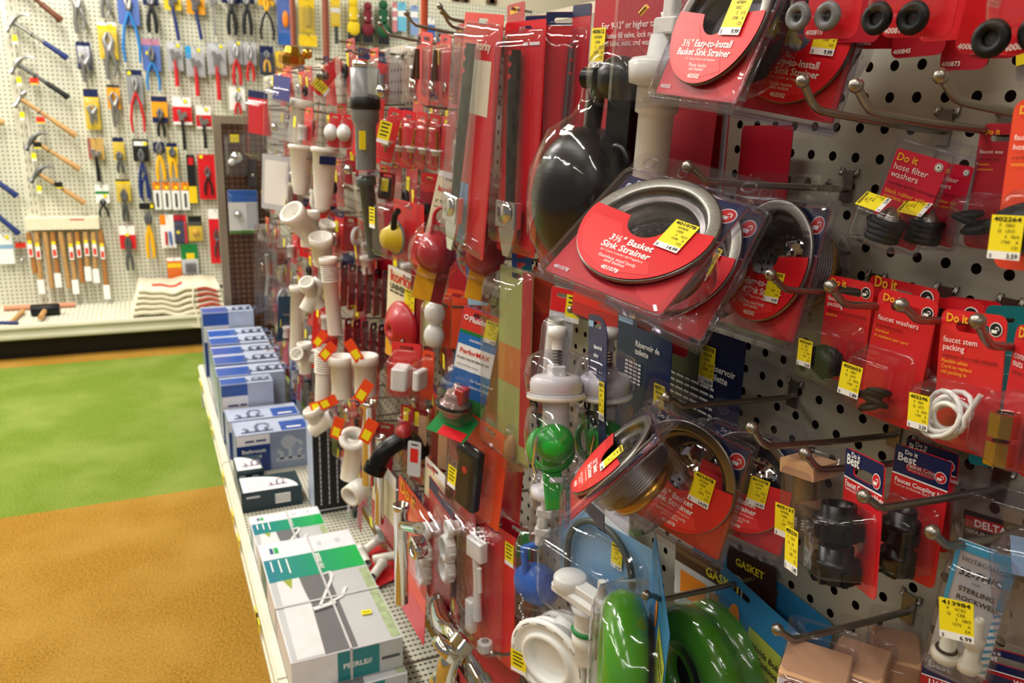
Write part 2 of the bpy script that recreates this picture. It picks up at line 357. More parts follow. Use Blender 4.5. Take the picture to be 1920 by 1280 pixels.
# ---------------------------------------------------------------- basket strainer in a clamshell
def strainer_pack(label, L, R, s=1.0, w=.132, h=.160, title=("3\u00bd\" Basket", "Sink Strainer"), code='401078', body='steel', basket=True, tags=(), group=None, mt=None, sub='Stainless steel body', cz=-.088, name='sink_strainer', depth=.056, logo=True, mat4=None):
    t = thing(name, label, 'sink strainer', L, R, group, mat4); mt = mt or clear2; k = s
    # clamshell: two sheets with a hang tab, raised rim and a drum behind the strainer
    ol = rrect(-w / 2, -h, w / 2, .020, .008, 5)
    m = M().m(mt); m.poly(ol, 0, [rrect(-.016, -.001, .016, .009, .0048, 5)], 0)
    for dy, q in ((-.0035, .003), (.004, .003)):
        lp = [(a, dy, b) for a, b in rrect(-w / 2 + q, -h + q, w / 2 - q, -.006, .007, 5)]; m.tube(lp + [lp[0]], .0013, 6)
    for sx in (-1, 1): m.torus((sx * w * .37, -.001, .008), .006, .0011, 'y', 20, 6)
    o1 = rrect(-w / 2 + .004, -h + .004, w / 2 - .004, -.008, .008, 5); o2 = rrect(-w / 2 + .008, -h + .008, w / 2 - .008, -.012, .008, 5)
    m.loft([[(a, 0, b) for a, b in o1], [(a, -.006, b) for a, b in o1], [(a, -.007, b) for a, b in o2]], False, False, False)
    for dz in (0, .003): m.box(-w / 2, w / 2, -.004 + dz * 2, -.003 + dz * 2, -h - .004 + dz, -h + .001 + dz)
    m.build('clamshell', t)
    m = M().m(mt); rr = .052 * k
    m.lathe([(rr * 1.14, -.001), (rr * 1.06, -.004), (rr * 1.0, -depth * .5), (rr * .96, -depth * .95), (rr * .86, -depth), (0.0005, -depth)], 40, 'y', (0, 0, cz), True); m.build('rear_blister', t)
    # printed insert card behind the flange
    m = M().m(red); iw, ih = w - .014, h - .020; RR = .0595 * s; m.poly(rrect(-iw / 2, -h + .008, iw / 2, -.010, .003, 3), .0015, [circ(0, cz, RR * .78, 40)], th=.0006)
    hh = ih * .26; e = .0006
    m.m(navy).poly([(-iw / 2 + e, -.010 - hh * .82), (iw / 2 - e, -.010 - hh * 1.15), (iw / 2 - e, -.0106), (-iw / 2 + e, -.0106)] , .0011) if False else HDR(m, iw, hh, e, cz, RR)
    if logo: m.m(white).text('Do it', -iw * .40, -.0185, .0048, .0006, 'l', 0, True); m.text('Best', -iw * .46, -.0275, .0082, .0006, 'l', 0, True)
    icon(m, iw * .41, -.026, .0085, .0008)
    m.m(white).text(code, -iw * .46, -h + .014, .0038, .0008, 'l', 0, True)
    m.m(lred).poly([(iw / 2 - e, -h + .009)] + [(iw / 2 - e - .05 * math.sin(a), -h + .009 + .05 * (1 - math.cos(a)) ) for a in [PI / 2 * i / 8 for i in range(1, 9)]] + [(iw / 2 - e, -h + .060)], .0009)
    m.build('insert_card', t)
    # strainer
    bm_ = steel if body == 'steel' else dchrome; R_ = .0595 * k
    m = M().m(bm_); P = [(R_, -.0005), (R_ * 1.006, .0012), (R_, .0026), (R_ * .985, .003), (R_ * .975, .00302), (R_ * .85, .0028), (R_ * .835, .0026), (R_ * .815, .0018), (R_ * .80, -.0005), (R_ * .785, -.004), (R_ * .75, -.0058), (R_ * .70, -.0062), (R_ * .675, -.008), (R_ * .65, -.014), (R_ * .63, -.024), (R_ * .57, -.028), (R_ * .50, -.0285)]
    m.lathe([(a, b + .0035) for a, b in P], 56, 'y', (0, 0, cz)); m.build('flange', t, 'brushed metal rim')
    if basket:
        m = M().m(chrome if body == 'steel' else greyp); m.lathe([(R_ * .52, -.0195), (R_ * .50, -.018), (R_ * .42, -.0175), (R_ * .36, -.0145), (R_ * .16, -.014), (R_ * .155, -.010), (.0005, -.0098)], 40, 'y', (0, 0, cz))
        m.m(black)
        for i in range(14):
            a = 2 * PI * i / 14; m.lathe([(R_ * .036, -.0135), (.0001, -.0134)], 8, 'y', (R_ * .29 * math.cos(a), 0, cz + R_ * .29 * math.sin(a)))
        for i in range(22):
            a = 2 * PI * i / 22; m.lathe([(R_ * .032, -.0165), (.0001, -.0163)], 8, 'y', (R_ * .47 * math.cos(a), 0, cz + R_ * .47 * math.sin(a)))
        m.build('basket', t)
    else:
        m = M().m(greyp); m.lathe([(R_ * .6, -.02), (R_ * .3, -.019), (R_ * .28, -.012), (.0005, -.012)], 32, 'y', (0, 0, cz)); m.build('basket', t)
    m = M().m(steel if body == 'steel' else rubber); prof = [(R_ * .76, -.003)]
    for i in range(10): b = -.006 - i * .0030; prof += [(R_ * .775, b), (R_ * .79, b - .0009), (R_ * .755, b - .0018)]
    m.lathe(prof + [(R_ * .70, -.0375), (R_ * .60, -.038)], 48, 'y', (0, 0, cz)); m.build('threaded_body', t)
    m = M().m(brass if body == 'steel' else rubber); m.lathe([(R_ * .60, -.038), (R_ * .68, -.0385), (R_ * .68, -.049), (R_ * .62, -.051), (R_ * .3, -.051)], 8 if body != 'steel' else 32, 'y', (0, 0, cz)); m.build('lock_nut', t)
    # half round paper label over the lower half
    q = R_ * .985; pts = [(-q * .98, q * .16), (-q * .34, .10 * q)] + [(q * .33 * math.cos(a), .10 * q + q * .33 * math.sin(a)) for a in [PI + PI * i / 12 for i in range(1, 12)]] + [(q * .34, .10 * q), (q * .98, q * .16)] + [(q * math.cos(a), q * math.sin(a)) for a in [math.radians(9 - 198 * i / 30) for i in range(1, 30)]]
    m = M().m(red).poly([(a, b + cz) for a, b in pts], -.0078, th=.0004)
    W = [(q * .94, -q * .1), (q * .5, -q * .02), (0, -q * .28), (-q * .5, -q * .18), (-q * .9, -q * .26)]
    m.m(lred).poly([(-q * .9, cz - q * .05), (-q * .36, cz - q * .09), (-q * .1, cz - q * .40), (q * .45, cz - q * .60), (q * .55, cz - q * .78), (-q * .05, cz - q * .95), (-q * .6, cz - q * .72), (-q * .88, cz - q * .35)], -.0080)
    m.m(white); m.text(title[0], 0, cz - q * .42, .0066 * k, -.0083, 'c', 0, True); m.text(title[1], 0, cz - q * .56, .0066 * k, -.0083, 'c', 0, True)
    m.text('3\u00bd" Cesta Colador del Fregadero', 0, cz - q * .635, .0022, -.0083, 'c'); m.text(sub, 0, cz - q * .74, .0034, -.0083, 'c'); m.text('and basket', 0, cz - q * .80, .0034, -.0083, 'c'); m.text(code, 0, cz - q * .92, .0040, -.0083, 'c', 0, True)
    m.build('disc_label', t)
    for tg in tags: sticker(t, **tg)
    return t
# ---------------------------------------------------------------- product contents; c = centre (x, y, z) in the card's frame
def c_coupling(t, c, k=1):
    for dz in (.017, -.017):
        m = M().m(gloss); m.lathe([(.0125 * k, -.012), (.0165 * k, -.012), (.0165 * k, -.002), (.018 * k, -.002), (.018 * k, .004), (.0135 * k, .004), (.0135 * k, .013), (.010 * k, .013), (.010 * k, -.008)], 20, 'z', (c[0], c[1], c[2] + dz * k), True)
        for i in range(6):
            a = i * PI / 3; m.box(c[0] + .0165 * k * math.cos(a) - .002, c[0] + .0165 * k * math.cos(a) + .002, c[1] + .0165 * k * math.sin(a) - .002, c[1] + .0165 * k * math.sin(a) + .002, c[2] + dz * k - .012, c[2] + dz * k - .001)
        m.build('coupling_nut', t)
def c_washers(t, c, k=1, n=5, mt=None):
    for i in range(n):
        m = M().m(mt or rubber); m.torus((0, 0, 0), .007 * k, .0034 * k, 'z', 20, 8, sq=.75); o = m.build('washer', t)
        o.location = (c[0] + random.uniform(-.006, .006) * k, c[1] + random.uniform(-.003, .003), c[2] + i * .0038 * k); o.rotation_euler = (random.uniform(-.5, .5), random.uniform(-.5, .5), 0)
def c_cord(t, c, k=1, mt=None, r=.0019, turns=6, name='cord'):
    m = M().m(mt or wplast); rnd = random.Random(4); P = []; n = turns * 16; ph = 0
    for i in range(n + 1):
        a = 2 * PI * i / 16; e = .7 + .3 * math.sin(a * .37 + 1); P.append((c[0] + .021 * k * e * math.cos(a) + .003 * math.sin(a * .23), c[1] - .004 + .007 * math.sin(a * .61), c[2] + .019 * k * (.75 + .25 * math.cos(a * .29)) * math.sin(a + .3)))
    P.append((c[0] + .03 * k, c[1] - .008, c[2] + .022 * k)); m.tube(P, r * k, 7); m.build(name, t)
def c_filter(t, c, k=1):
    for i in range(4): M().m(rubber).lathe([(.006 * k, 0), (.0145 * k, 0), (.0150 * k, .002), (.0145 * k, .0045), (.006 * k, .0045), (.006 * k, 0)], 26, 'z', (c[0] + .002 * math.sin(i * 3), c[1], c[2] - .012 * k + i * .0048 * k)).build('rubber_washer', t)
    M().m(steel).lathe([(.011 * k, 0), (.009 * k, .004 * k), (.004 * k, .010 * k), (.0002, .012 * k)], 20, 'z', (c[0], c[1], c[2] + .007 * k)).build('mesh_filter', t, 'woven steel mesh cone')
def c_lump(t, c, k=1, mt=None, name='rubber_lump'):
    m = M().m(mt or rubber); n = 14; R = []
    for i in range(8):
        a = PI * i / 7; R.append([(c[0] + .017 * k * math.sin(a) * math.cos(2 * PI * j / n) * (1 + .25 * math.sin(j * 2.1 + i)), c[1] + .010 * k * math.sin(a) * math.sin(2 * PI * j / n), c[2] - .011 * k * math.cos(a) * (1 + .2 * math.sin(j * 1.3))) for j in range(n)])
    m.loft(R, False, False, True).build(name, t)
def c_rods(t, c, k=1, n=2, mt=None, ln=.05, caps=True, r=.0024, sp=.006, lean=.1):
    for i in range(n):
        x = c[0] + (i - (n - 1) / 2) * sp; l = lean * (1 if i % 2 else -1)
        M().m(mt or brass).cyl((x - l * ln / 2, c[1], c[2] - ln / 2), (x + l * ln / 2, c[1], c[2] + ln / 2), r * k, 10).build('bolt', t)
        if caps:
            M().m(wplast).lathe([(.004 * k, 0), (.0075 * k, 0), (.0075 * k, .006), (.0105 * k, .007), (.0105 * k, .009), (.003, .009)], 16, 'z', (x - l * ln * .2, c[1] - .001, c[2] - ln * .28)).build('plastic_nut', t)
def c_bolts(t, c, k=1):
    for i, (x, l) in enumerate(((-.006, .12), (.005, -.1))):
        M().m(bronze).cyl((c[0] + x - l * .03, c[1], c[2] - .01), (c[0] + x + l * .03, c[1], c[2] + .035 * k), .0034 * k, 10, .0026 * k).build('bolt', t)
        M().m(chrome).torus((c[0] + x, c[1] - .005, c[2] - .018), .0055 * k, .0022 * k, 'y', 16, 7).build('washer', t)
def c_cone(t, c, k=1, mt=None, name='flush_cone'):
    """flapper cone facing out of the card"""
    M().m(mt or redr).lathe([(.030 * k, -.002), (.0305 * k, .003), (.027 * k, .010), (.018 * k, .020), (.011 * k, .030), (.0085 * k, .031), (.0045 * k, .030), (.004 * k, .022), (.0002, .020)], 36, 'y', c).build(name, t)
def c_dome(t, c, k=1, mt=None, name='flapper_dome'):
    M().m(mt or redr).lathe([(.032 * k, -.002), (.033 * k, .002), (.027 * k, .004), (.026 * k, .012), (.021 * k, .024), (.010 * k, .031), (.0003, .032)], 36, 'y', c).build(name, t)
    m = M().m(mt or redr)
    for sx in (-1, 1): m.tube([(c[0] + sx * .012 * k, c[1] - .003, c[2] + .025 * k), (c[0] + sx * .014 * k, c[1] - .003, c[2] + .055 * k)], .003 * k, 8)
    m.torus((c[0], c[1] - .003, c[2] + .055 * k), .014 * k, .003 * k, 'y', 24, 8); m.build('hinge_frame', t)
def c_slipnut(t, c, k=1, r=.022):
    for dz in (.020, -.018):
        m = M().m(wplast); m.lathe([(r * .78 * k, 0), (r * k, 0), (r * k, .016 * k), (r * .92 * k, .018 * k), (r * .78 * k, .018 * k), (r * .78 * k, 0)], 28, 'y', (c[0], c[1], c[2] + dz * k))
        for i in range(10): a = i * PI / 5; m.box(c[0] + r * k * math.cos(a) - .0015, c[0] + r * k * math.cos(a) + .0015, c[1] - .014 * k, c[1] - .002, c[2] + dz * k + r * k * math.sin(a) - .0015, c[2] + dz * k + r * k * math.sin(a) + .0015)
        m.build('slip_nut', t)
def c_tube(t, p0, p1, r, mt, name='tube', collar=True, n=20, inner=None):
    m = M().m(mt); p0 = Vector(p0); p1 = Vector(p1); d = (p1 - p0).normalized(); L_ = (p1 - p0).length
    pr = [(r, 0), (r, L_)]
    if collar: pr = [(r, 0), (r, L_ - r * .9), (r * 1.22, L_ - r * .85), (r * 1.22, L_ - r * .05), (r * 1.1, L_), (r * .9, L_), (r * .88, L_ - r * 1.5), (.0002, L_ - r * 1.5)]
    q = d.to_track_quat('Z', 'Y').to_matrix().to_4x4(); m.t(Matrix.Translation(p0) @ q).lathe(pr, n, 'z'); return m.build(name, t)
def c_elbow(t, path, r, mt, name='bent_tube', ends=True):
    P = [Vector(p) for p in path]; Q = []
    for i in range(len(P)):
        if i in (0, len(P) - 1): Q.append(P[i]); continue
        a, b, c = P[i - 1], P[i], P[i + 1]; k1 = min(r * 2.2, (a - b).length * .45); k2 = min(r * 2.2, (c - b).length * .45)
        s = b + (a - b).normalized() * k1; e = b + (c - b).normalized() * k2
        for j in range(7): u = j / 6; Q.append(s * (1 - u) ** 2 + b * 2 * u * (1 - u) + e * u * u)
    m = M().m(mt).tube(Q, r, 18)
    if ends:
        for a, b in ((Q[0], Q[1]), (Q[-1], Q[-2])):
            d = (b - a).normalized(); m.tube([a - d * .0005, a + d * r * .9], r * 1.22, 18); m.m(black).tube([a - d * .0012, a - d * .0006], r * .86, 18); m.m(mt)
    return m.build(name, t)
def pack(label, cat, x, TL, TR, BL, yaw=None, base=red, bands=(), prints=(), bl=None, content=None, tag_=None, name='carded_part', group=None, slot=True, r=.004, dep=.025, mt=None, dm=False, lo=True, th=.0008, bt=.9):
    """carded product hanging on a hook: measured corners -> card with printed bands, clear pocket, product, price label.
    bl = pocket as fractions (x0,z0,x1,z1); content(t, c, w, h, d)"""
    Mx, w, h = fit(x, TL, TR, BL, yaw); t = thing(name, label, cat, group=group, mat4=Mx)
    card(t, w, h, base, bands, [(p[0], p[1], p[2], p[3] * h) + tuple(p[4:]) for p in prints], r, slot)
    if bl:
        x0, z0, x1, z1 = bl[0] * w, bl[1] * h, bl[2] * w, bl[3] * h; d = dep; c = ((x0 + x1) / 2, -d * .5, (z0 + z1) / 2)
        if content: content(t, c, x1 - x0, z1 - z0, d)
        if dm: dome(t, c[0], c[2], (x1 - x0) / 2, (z1 - z0) / 2, d * 1.15, mt)
        else: shell(t, x0, z0, x1, z1, d, mt, taper=bt)
    if tag_:
        a, b, s = tag_[:3]; sticker(t, a * w, b * h, s=s, lo=lo, y=-.0016 if not bl or len(tag_) < 4 else -dep - .002, wk=.8)
    return t
# ---------------------------------------------------------------- the room
PEGS = 0.0253; PEGZ = 0.0245
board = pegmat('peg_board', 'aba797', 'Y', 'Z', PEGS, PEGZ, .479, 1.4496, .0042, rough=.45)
brownb = pegmat('brown_peg_board', '4a2c1c', 'X', 'Z', .0254, .0254, -.19, 1.2, .0042, hole='140a06', rim='a88a70', rough=.35)
backb = pegmat('back_peg_board', 'd9d8c4', 'X', 'Z', .0254, .0247, -.6235, .8671, .0042, hole='5e5a50', rim='bdb9a6', rough=.5)
deckm = pegmat('slotted_deck', 'd6d2c0', 'X', 'Y', .012, .0185, 0, 0, .0030, hole='2a241c', rough=.5, slot=1.5)
deckb = pegmat('slotted_back_deck', 'dddcc8', 'X', 'Y', .0254, .012, 0, 0, .0036, hole='8d8a78', rough=.5, slot=1.0)
metalc = mat('cream_metal', 'dedac6', .38, spec=.5, var=.05, vscale=5); blackk = mat('kick_black', '15110d', .6); tan = mat('taupe_metal', '8f8271', .45); wallm = mat('beige_wall', 'd8cfb4', .8, var=.03)
def carpet(key, a, b, c):
    m = bpy.data.materials.new(key); m.use_nodes = True; nt = m.node_tree; N = nt.nodes.new; L = nt.links.new; bs = nt.nodes['Principled BSDF']; bs.inputs['Roughness'].default_value = .95; bs.inputs['Specular IOR Level'].default_value = .1
    tc = N('ShaderNodeTexCoord'); n1 = N('ShaderNodeTexNoise'); n1.inputs['Scale'].default_value = 170; n1.inputs['Detail'].default_value = 3; n2 = N('ShaderNodeTexNoise'); n2.inputs['Scale'].default_value = 3.2; n2.inputs['Detail'].default_value = 5
    L(tc.outputs['Object'], n1.inputs[0]); L(tc.outputs['Object'], n2.inputs[0])
    r1 = N('ShaderNodeValToRGB'); r1.color_ramp.elements[0].position = .36; r1.color_ramp.elements[0].color = lin(a); r1.color_ramp.elements[1].position = .62; r1.color_ramp.elements[1].color = lin(b); L(n1.outputs[0], r1.inputs[0])
    r2 = N('ShaderNodeMapRange'); r2.inputs['From Min'].default_value = .42; r2.inputs['From Max'].default_value = .72; L(n2.outputs[0], r2.inputs[0]); mx = N('ShaderNodeMix'); mx.data_type = 'RGBA'
    mm = N('ShaderNodeMath'); mm.operation = 'MULTIPLY'; mm.inputs[1].default_value = .5; L(r2.outputs[0], mm.inputs[0]); L(mm.outputs[0], mx.inputs[0]); L(r1.outputs[0], mx.inputs[6]); mx.inputs[7].default_value = lin(c); L(mx.outputs[2], bs.inputs['Base Color'])
    bp = N('ShaderNodeBump'); bp.inputs['Strength'].default_value = .5; bp.inputs['Distance'].default_value = .004; L(n1.outputs[0], bp.inputs['Height']); L(bp.outputs[0], bs.inputs['Normal']); return m
cgreen = carpet('green_carpet', '526b1d', '7b8f37', '939e54'); cgold = carpet('gold_carpet', '7d5a1c', 'ae8434', 'b8924a')
def sbox(name, mt, *b): return struct(M().m(mt).box(*b).build(name))
fl = M().m(cgold).box(-6, 4, -3, 3.02, -.02, 0).box(-6, 4, 4.93, 8, -.02, 0).box(-6, -4.2, 3.02, 4.93, -.02, 0)
fl.m(cgreen).box(-4.2, 4, 3.02, 4.93, -.02, 0); struct(fl.build('floor'))
sbox('ceiling', wallm, -6, 4, -3, 6.4, 3.25, 3.3)
sbox('wall_back', wallm, -6, 4, 5.66, 5.76, 0, 3.25)
# near aisle fixture
gond = thing('pegboard_run', 'cream pegboard run along the plumbing aisle, hung with packages', 'pegboard', (0, 0, 0)); gbase = thing('base_shelf', 'slotted cream base shelf with price rail under the hanging plumbing packages', 'shelf', (0, 0, 0))
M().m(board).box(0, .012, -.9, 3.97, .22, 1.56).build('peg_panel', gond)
mm = M().m(metalc).box(-.001, .04, 3.955, 3.97, 0, 1.575).box(-.0005, .04, -.9, 3.97, 1.56, 1.575); mm.build('upright', gond)
M().m(deckm).box(-.352, -.002, -.9, 3.953, .188, .2).build('base_deck', gbase)
m = M().m(metalc)
for y0 in (-.9, .32, 1.54, 2.76):
    y1 = y0 + 1.214; m.box(-.372, -.352, y0, y1, .12, .212).box(-.376, -.372, y0, y1, .135, .147).box(-.376, -.372, y0, y1, .195, .203)
m.build('price_rail', gbase)
M().m(blackk).box(-.33, -.31, -.9, 3.95, 0, .12).build('kick_plate', gbase)
M().m(metalc).box(-.372, -.002, 3.94, 3.953, .0, .187).build('end_panel', gbase)
# yellow shelf tickets on the rail
for i, (px, py) in enumerate(((378, 735), (381, 760), (394, 797), (400, 828), (420, 903), (438, 983), (449, 1025), (485, 1200), (489, 1225))):
    p = at(px, py, x=-.376); tk = M().m(yel).box(-.379, -.3765, -.028, .028, -.014, .014).m(black).box(-.3795, -.379, -.02, .02, -.002, .003)
    o = tk.build('shelf_ticket'); o.location = (0, p.y, .172); tag(o, ['small yellow ticket', 'yellow ticket'][i % 2] + ' on the shelf rail, ' + ['farthest of all', 'beside the standing blue faucet boxes', 'by the middle blue faucet boxes', 'beside the big blue faucet box', 'just before the dark teal boxes', 'beside the farther green box', 'at the corner of the near green box', 'along the near green box', 'nearest to the viewer'][i], 'price ticket', 'shelf tickets on the rail')
# brown end panel
wing = thing('wing_panel', 'brown pegboard wing with taupe metal frame at the far end of the aisle', 'display panel', (0, 0, 0))
M().m(brownb).box(-.2, .3, 3.992, 4.0, .2, 1.36).build('peg_panel', wing)
M().m(tan).box(-.235, -.2, 3.98, 4.01, .12, 1.395).box(-.2, .3, 3.98, 4.01, 1.36, 1.395).box(.3, .33, 3.98, 4.01, .12, 1.395).build('frame', wing)
# far wall fixture
bg = thing('pegboard_run', 'long cream pegboard wall hung with hammers and hand tools', 'pegboard', (0, 0, 0)); bbase = thing('base_shelf', 'far cream base shelf under the hand tools, with black kick plate', 'shelf', (0, 0, 0))
m = M().m(backb)
m.box(-4, 3, 5.6, 5.62, .2, 2.21); m.build('peg_panel', bg)
xs0 = at(58, 480, y=5.6).x
for k in range(-2, 4):
    m = M(); xs = xs0 + .05 + k * 1.2; m.m(metalc).box(xs - .03, xs + .03, 5.592, 5.6, .2, 2.2); m.m(dgrey)
    for z in [i * .05 + .22 for i in range(39)]:
        for dx in (-.012, .012): m.box(xs + dx - .002, xs + dx + .002, 5.5915, 5.5922, z, z + .026)
    m.build('upright', bg)
M().m(deckb).box(-4, 3, 5.06, 5.6, .185, .2).build('base_deck', bbase)
m = M().m(metalc).box(-4, 3, 5.04, 5.06, .125, .208).box(-4, 3, 5.03, 5.04, .135, .15).box(-4, 3, 5.03, 5.04, .19, .2); m.build('price_rail', bbase)
M().m(blackk).box(-4, 3, 5.12, 5.14, 0, .13).build('kick_plate', bbase)
wl = mat('brown_letters', '6a4630', .6)
o = M().m(wl).t(Matrix.Translation(at(860, 2, y=5.65)) @ Matrix.Scale(1, 4)).box(-.03, -.005, -.02, 0, 0, .2).box(.035, .06, -.02, 0, 0, .2).box(-.05, .015, -.02, 0, 0, .025).box(.02, .08, -.02, 0, 0, .025).build('sign_letter'); tag(o, 'brown serif letter foot high on the beige wall above the tools', 'sign')
o = M().m(wl).t(Matrix.Translation(at(921, 6, y=5.65))).box(-.02, .02, -.02, 0, 0, .2).box(-.04, .04, -.02, 0, 0, .025).build('sign_letter'); tag(o, 'single brown letter stem on the beige wall beside the wider letter', 'sign')
# ---------------------------------------------------------------- near board: basket strainers
def smat(L, R, k, off=-.020):
    return Matrix.Translation(L) @ Euler([math.radians(a) for a in R]).to_matrix().to_4x4() @ Matrix.Scale(k, 4) @ Matrix.Translation((0, 0, off))
SG = 'clamshell sink strainers'
S = lambda *a, **k: strainer_pack(*a, L=None, R=None, h=.143, cz=-.066, **k)
EI = ('3\u00bd" Easy-to-Install', 'Basket Sink Strainer')
TG = [dict(x=.020, z=-.052, s=1.05, y=-.0095, rot=-.05)]
S('clear clamshell sink strainer tilted forward, foremost on the middle hook, price 14.99', mat4=smat((-.150, .5152, 1.3908), (-52, 8, -68), .926), tags=TG)
S('sink strainer clamshell directly behind the tilted foremost one on the middle hook', mat4=smat((-.095, .5520, 1.3850), (-26, 7, -78), .925), tags=TG)
S('plastic basket sink strainer priced 9.99, rearmost on the middle hook by the bare board', mat4=smat((-.05, .5220, 1.3855), (-13, -3, -93), .895), tags=[dict(x=.016, z=-.075, s=.95, num='403502', price='9.99', codes=('407809', 'KEC', '3   11/2', '1590    A', 'CD'), y=-.0095)], title=EI, code='403502')
S('easy-to-install sink strainer with black drum, foremost on the top hook', mat4=smat((-.12, .5151, 1.5650), (-19, 5, -88), .835), tags=[dict(x=.012, z=-.042, s=1.25, num='403502', price='9.99', codes=('407809', 'KEC', '3   11/2', '1590    A', 'CD'), y=-.0095)], title=EI, code='403502', body='black', basket=False, sub='Plastic basket')
S('easy-to-install sink strainer behind the foremost one on the top hook', mat4=smat((-.075, .4949, 1.5600), (-4, 8, -75), .826), tags=[dict(x=.022, z=-.045, s=1.1, num='403502', price='9.99', codes=('407809', 'KEC', '3   11/2', '1590    A', 'CD'), y=-.0095)], title=EI, code='403502', body='black', basket=False, sub='Plastic basket')
S('sink strainer turned edge-on with its threaded drum showing, on the lower hook', mat4=smat((-.15, .5260, 1.1855), (-43, -6, -119), .811), tags=[dict(x=.012, z=-.048, s=1.1, y=-.0095)], depth=.075)
S('sink strainer clamshell facing out behind the edge-on one on the lower hook', mat4=smat((-.10, .5440, 1.1790), (-3, 8, -68), .935), tags=[dict(x=.014, z=-.050, s=1.1, y=-.0095)])
S('rearmost sink strainer on the lower hook, beside the spring package', mat4=smat((-.06, .5105, 1.1739), (-11, 1, -70), .784), tags=[dict(x=.008, z=-.054, s=1.1, y=-.0095)])
# ---------------------------------------------------------------- near board: small red washer cards
def small(label, x, TL, TR, BL, lines, sub, content, tg, group='small red washer cards', ic=True, bl=(-.46, -.86, .40, -.50), dep=.024, base=None, cat='washer card', **k):
    Mx, w, h = fit(x, TL, TR, BL, k.pop('yaw', None)); t = thing('washer_card', label, cat, group=group, mat4=Mx)
    s = w / .05
    pr = [('Do it', -.40, -.085, .0058 * s, gold, 'l', True)]
    for i, l in enumerate(lines): pr.append((l, -.42, (-.235 - .055 * i), .0042 * s, white, 'l'))
    z = -.235 - .055 * len(lines)
    for i, l in enumerate(sub): pr.append((l, -.42, z - .04 * i, .0027 * s, black if i < 1 else gold, 'l'))
    o = card(t, w, h, base or red, [], pr, .006, zs=-h * .115)
    if ic: m = M(); icon(m, w * .36, -h * .10, w * .095, -.0006, black, white); m.build('printed_icon', t)
    x0, z0, x1, z1 = bl[0] * w, bl[1] * h, bl[2] * w, bl[3] * h; c = ((x0 + x1) / 2, -dep * .5, (z0 + z1) / 2)
    if content: content(t, c, x1 - x0, z1 - z0, dep)
    shell(t, x0, z0, x1, z1, dep, clear, r=.006, taper=.86)
    if tg: sticker(t, tg[0] * w, tg[1] * h, tg[3], tg[4], tg[2], -dep - .0025, tg[5] if len(tg) > 5 else 0, tg[6] if len(tg) > 6 else ('P   5B01', 'Q   LKO', '6   06/6', '1760    A', 'CD'))
    return t
dk = lambda t, c, w, h, d: c_lump(t, (c[0], c[1], c[2] - h * .1), 1.05, rubber, 'packing_bundle')
small('red faucet stem packing card holding a dark bundle, first in the row beside the strainers', -.06, (1553, 514), (1640, 532), (1532, 700), ['faucet stem', 'packing'], ['empaque de la ca\u00f1a del grifo', 'graphite'], dk, (-.42, -.60, .72, '402264', '3.59'), bl=(-.62, -1.06, .42, -.42))
small('red faucet washers card with a black washer in its pocket, centre of the middle row', -.075, (1650, 538), (1762, 566), (1606, 768), ['faucet washers'], ['arandelas para', 'beveled', '6 washers per card'], lambda t, c, w, h, d: c_washers(t, (c[0] + w * .1, c[1], c[2] - h * .36), .9, 4), (-.52, -.56, .80, '400603', '1.89'), bl=(-.56, -.93, .34, -.46))
small('red faucet stem packing card with white cord coiled in its pocket', -.075, (1768, 568), (1888, 603), (1748, 818), ['faucet stem', 'packing'], ['empaque de la ca\u00f1a del grifo', 'Flexible white', 'Cord to replace', 'old packing in'], lambda t, c, w, h, d: c_cord(t, (c[0] + w * .05, c[1], c[2]), .92), (-.47, -.60, .78, '402246', '3.29'), bl=(-.62, -.95, .46, -.52), dep=.022)
small('red washer card tucked behind the stem packing card, only its top showing', -.035, (1632, 513), (1762, 545), (1605, 720), [], [], None, None, bl=(-.4, -.9, .4, -.5))
small('red washer card tucked behind the centre washers card with corner icon showing', -.04, (1700, 540), (1845, 578), (1680, 780), [], [], None, None, bl=(-.4, -.9, .4, -.5))
small('red washer card rearmost of the middle row beside the white cord card', -.022, (1772, 549), (1880, 572), (1750, 780), [], [], None, None, bl=(-.4, -.9, .4, -.5))
pack('teal-backed clear package standing behind the white cord card', 'carded part', -.03, (1850, 572), (1925, 575), (1815, 870), base=teal, bl=(-.4, -.9, .4, -.3))
small('red connector nuts card with brass nuts, at the edge of the board', -.085, (1908, 602), (2010, 640), (1866, 856), ['connector', 'nuts'], ['tuercas'], lambda t, c, w, h, d: [M().m(brass).lathe([(.005, -.007), (.0085, -.007), (.0085, .007), (.005, .007)], 8, 'z', (c[0] - .002, c[1], c[2] + dz - .006), False).build('brass_nut', t) for dz in (.009, -.008)], None, ic=False, bl=(-.40, -.94, .42, -.46))
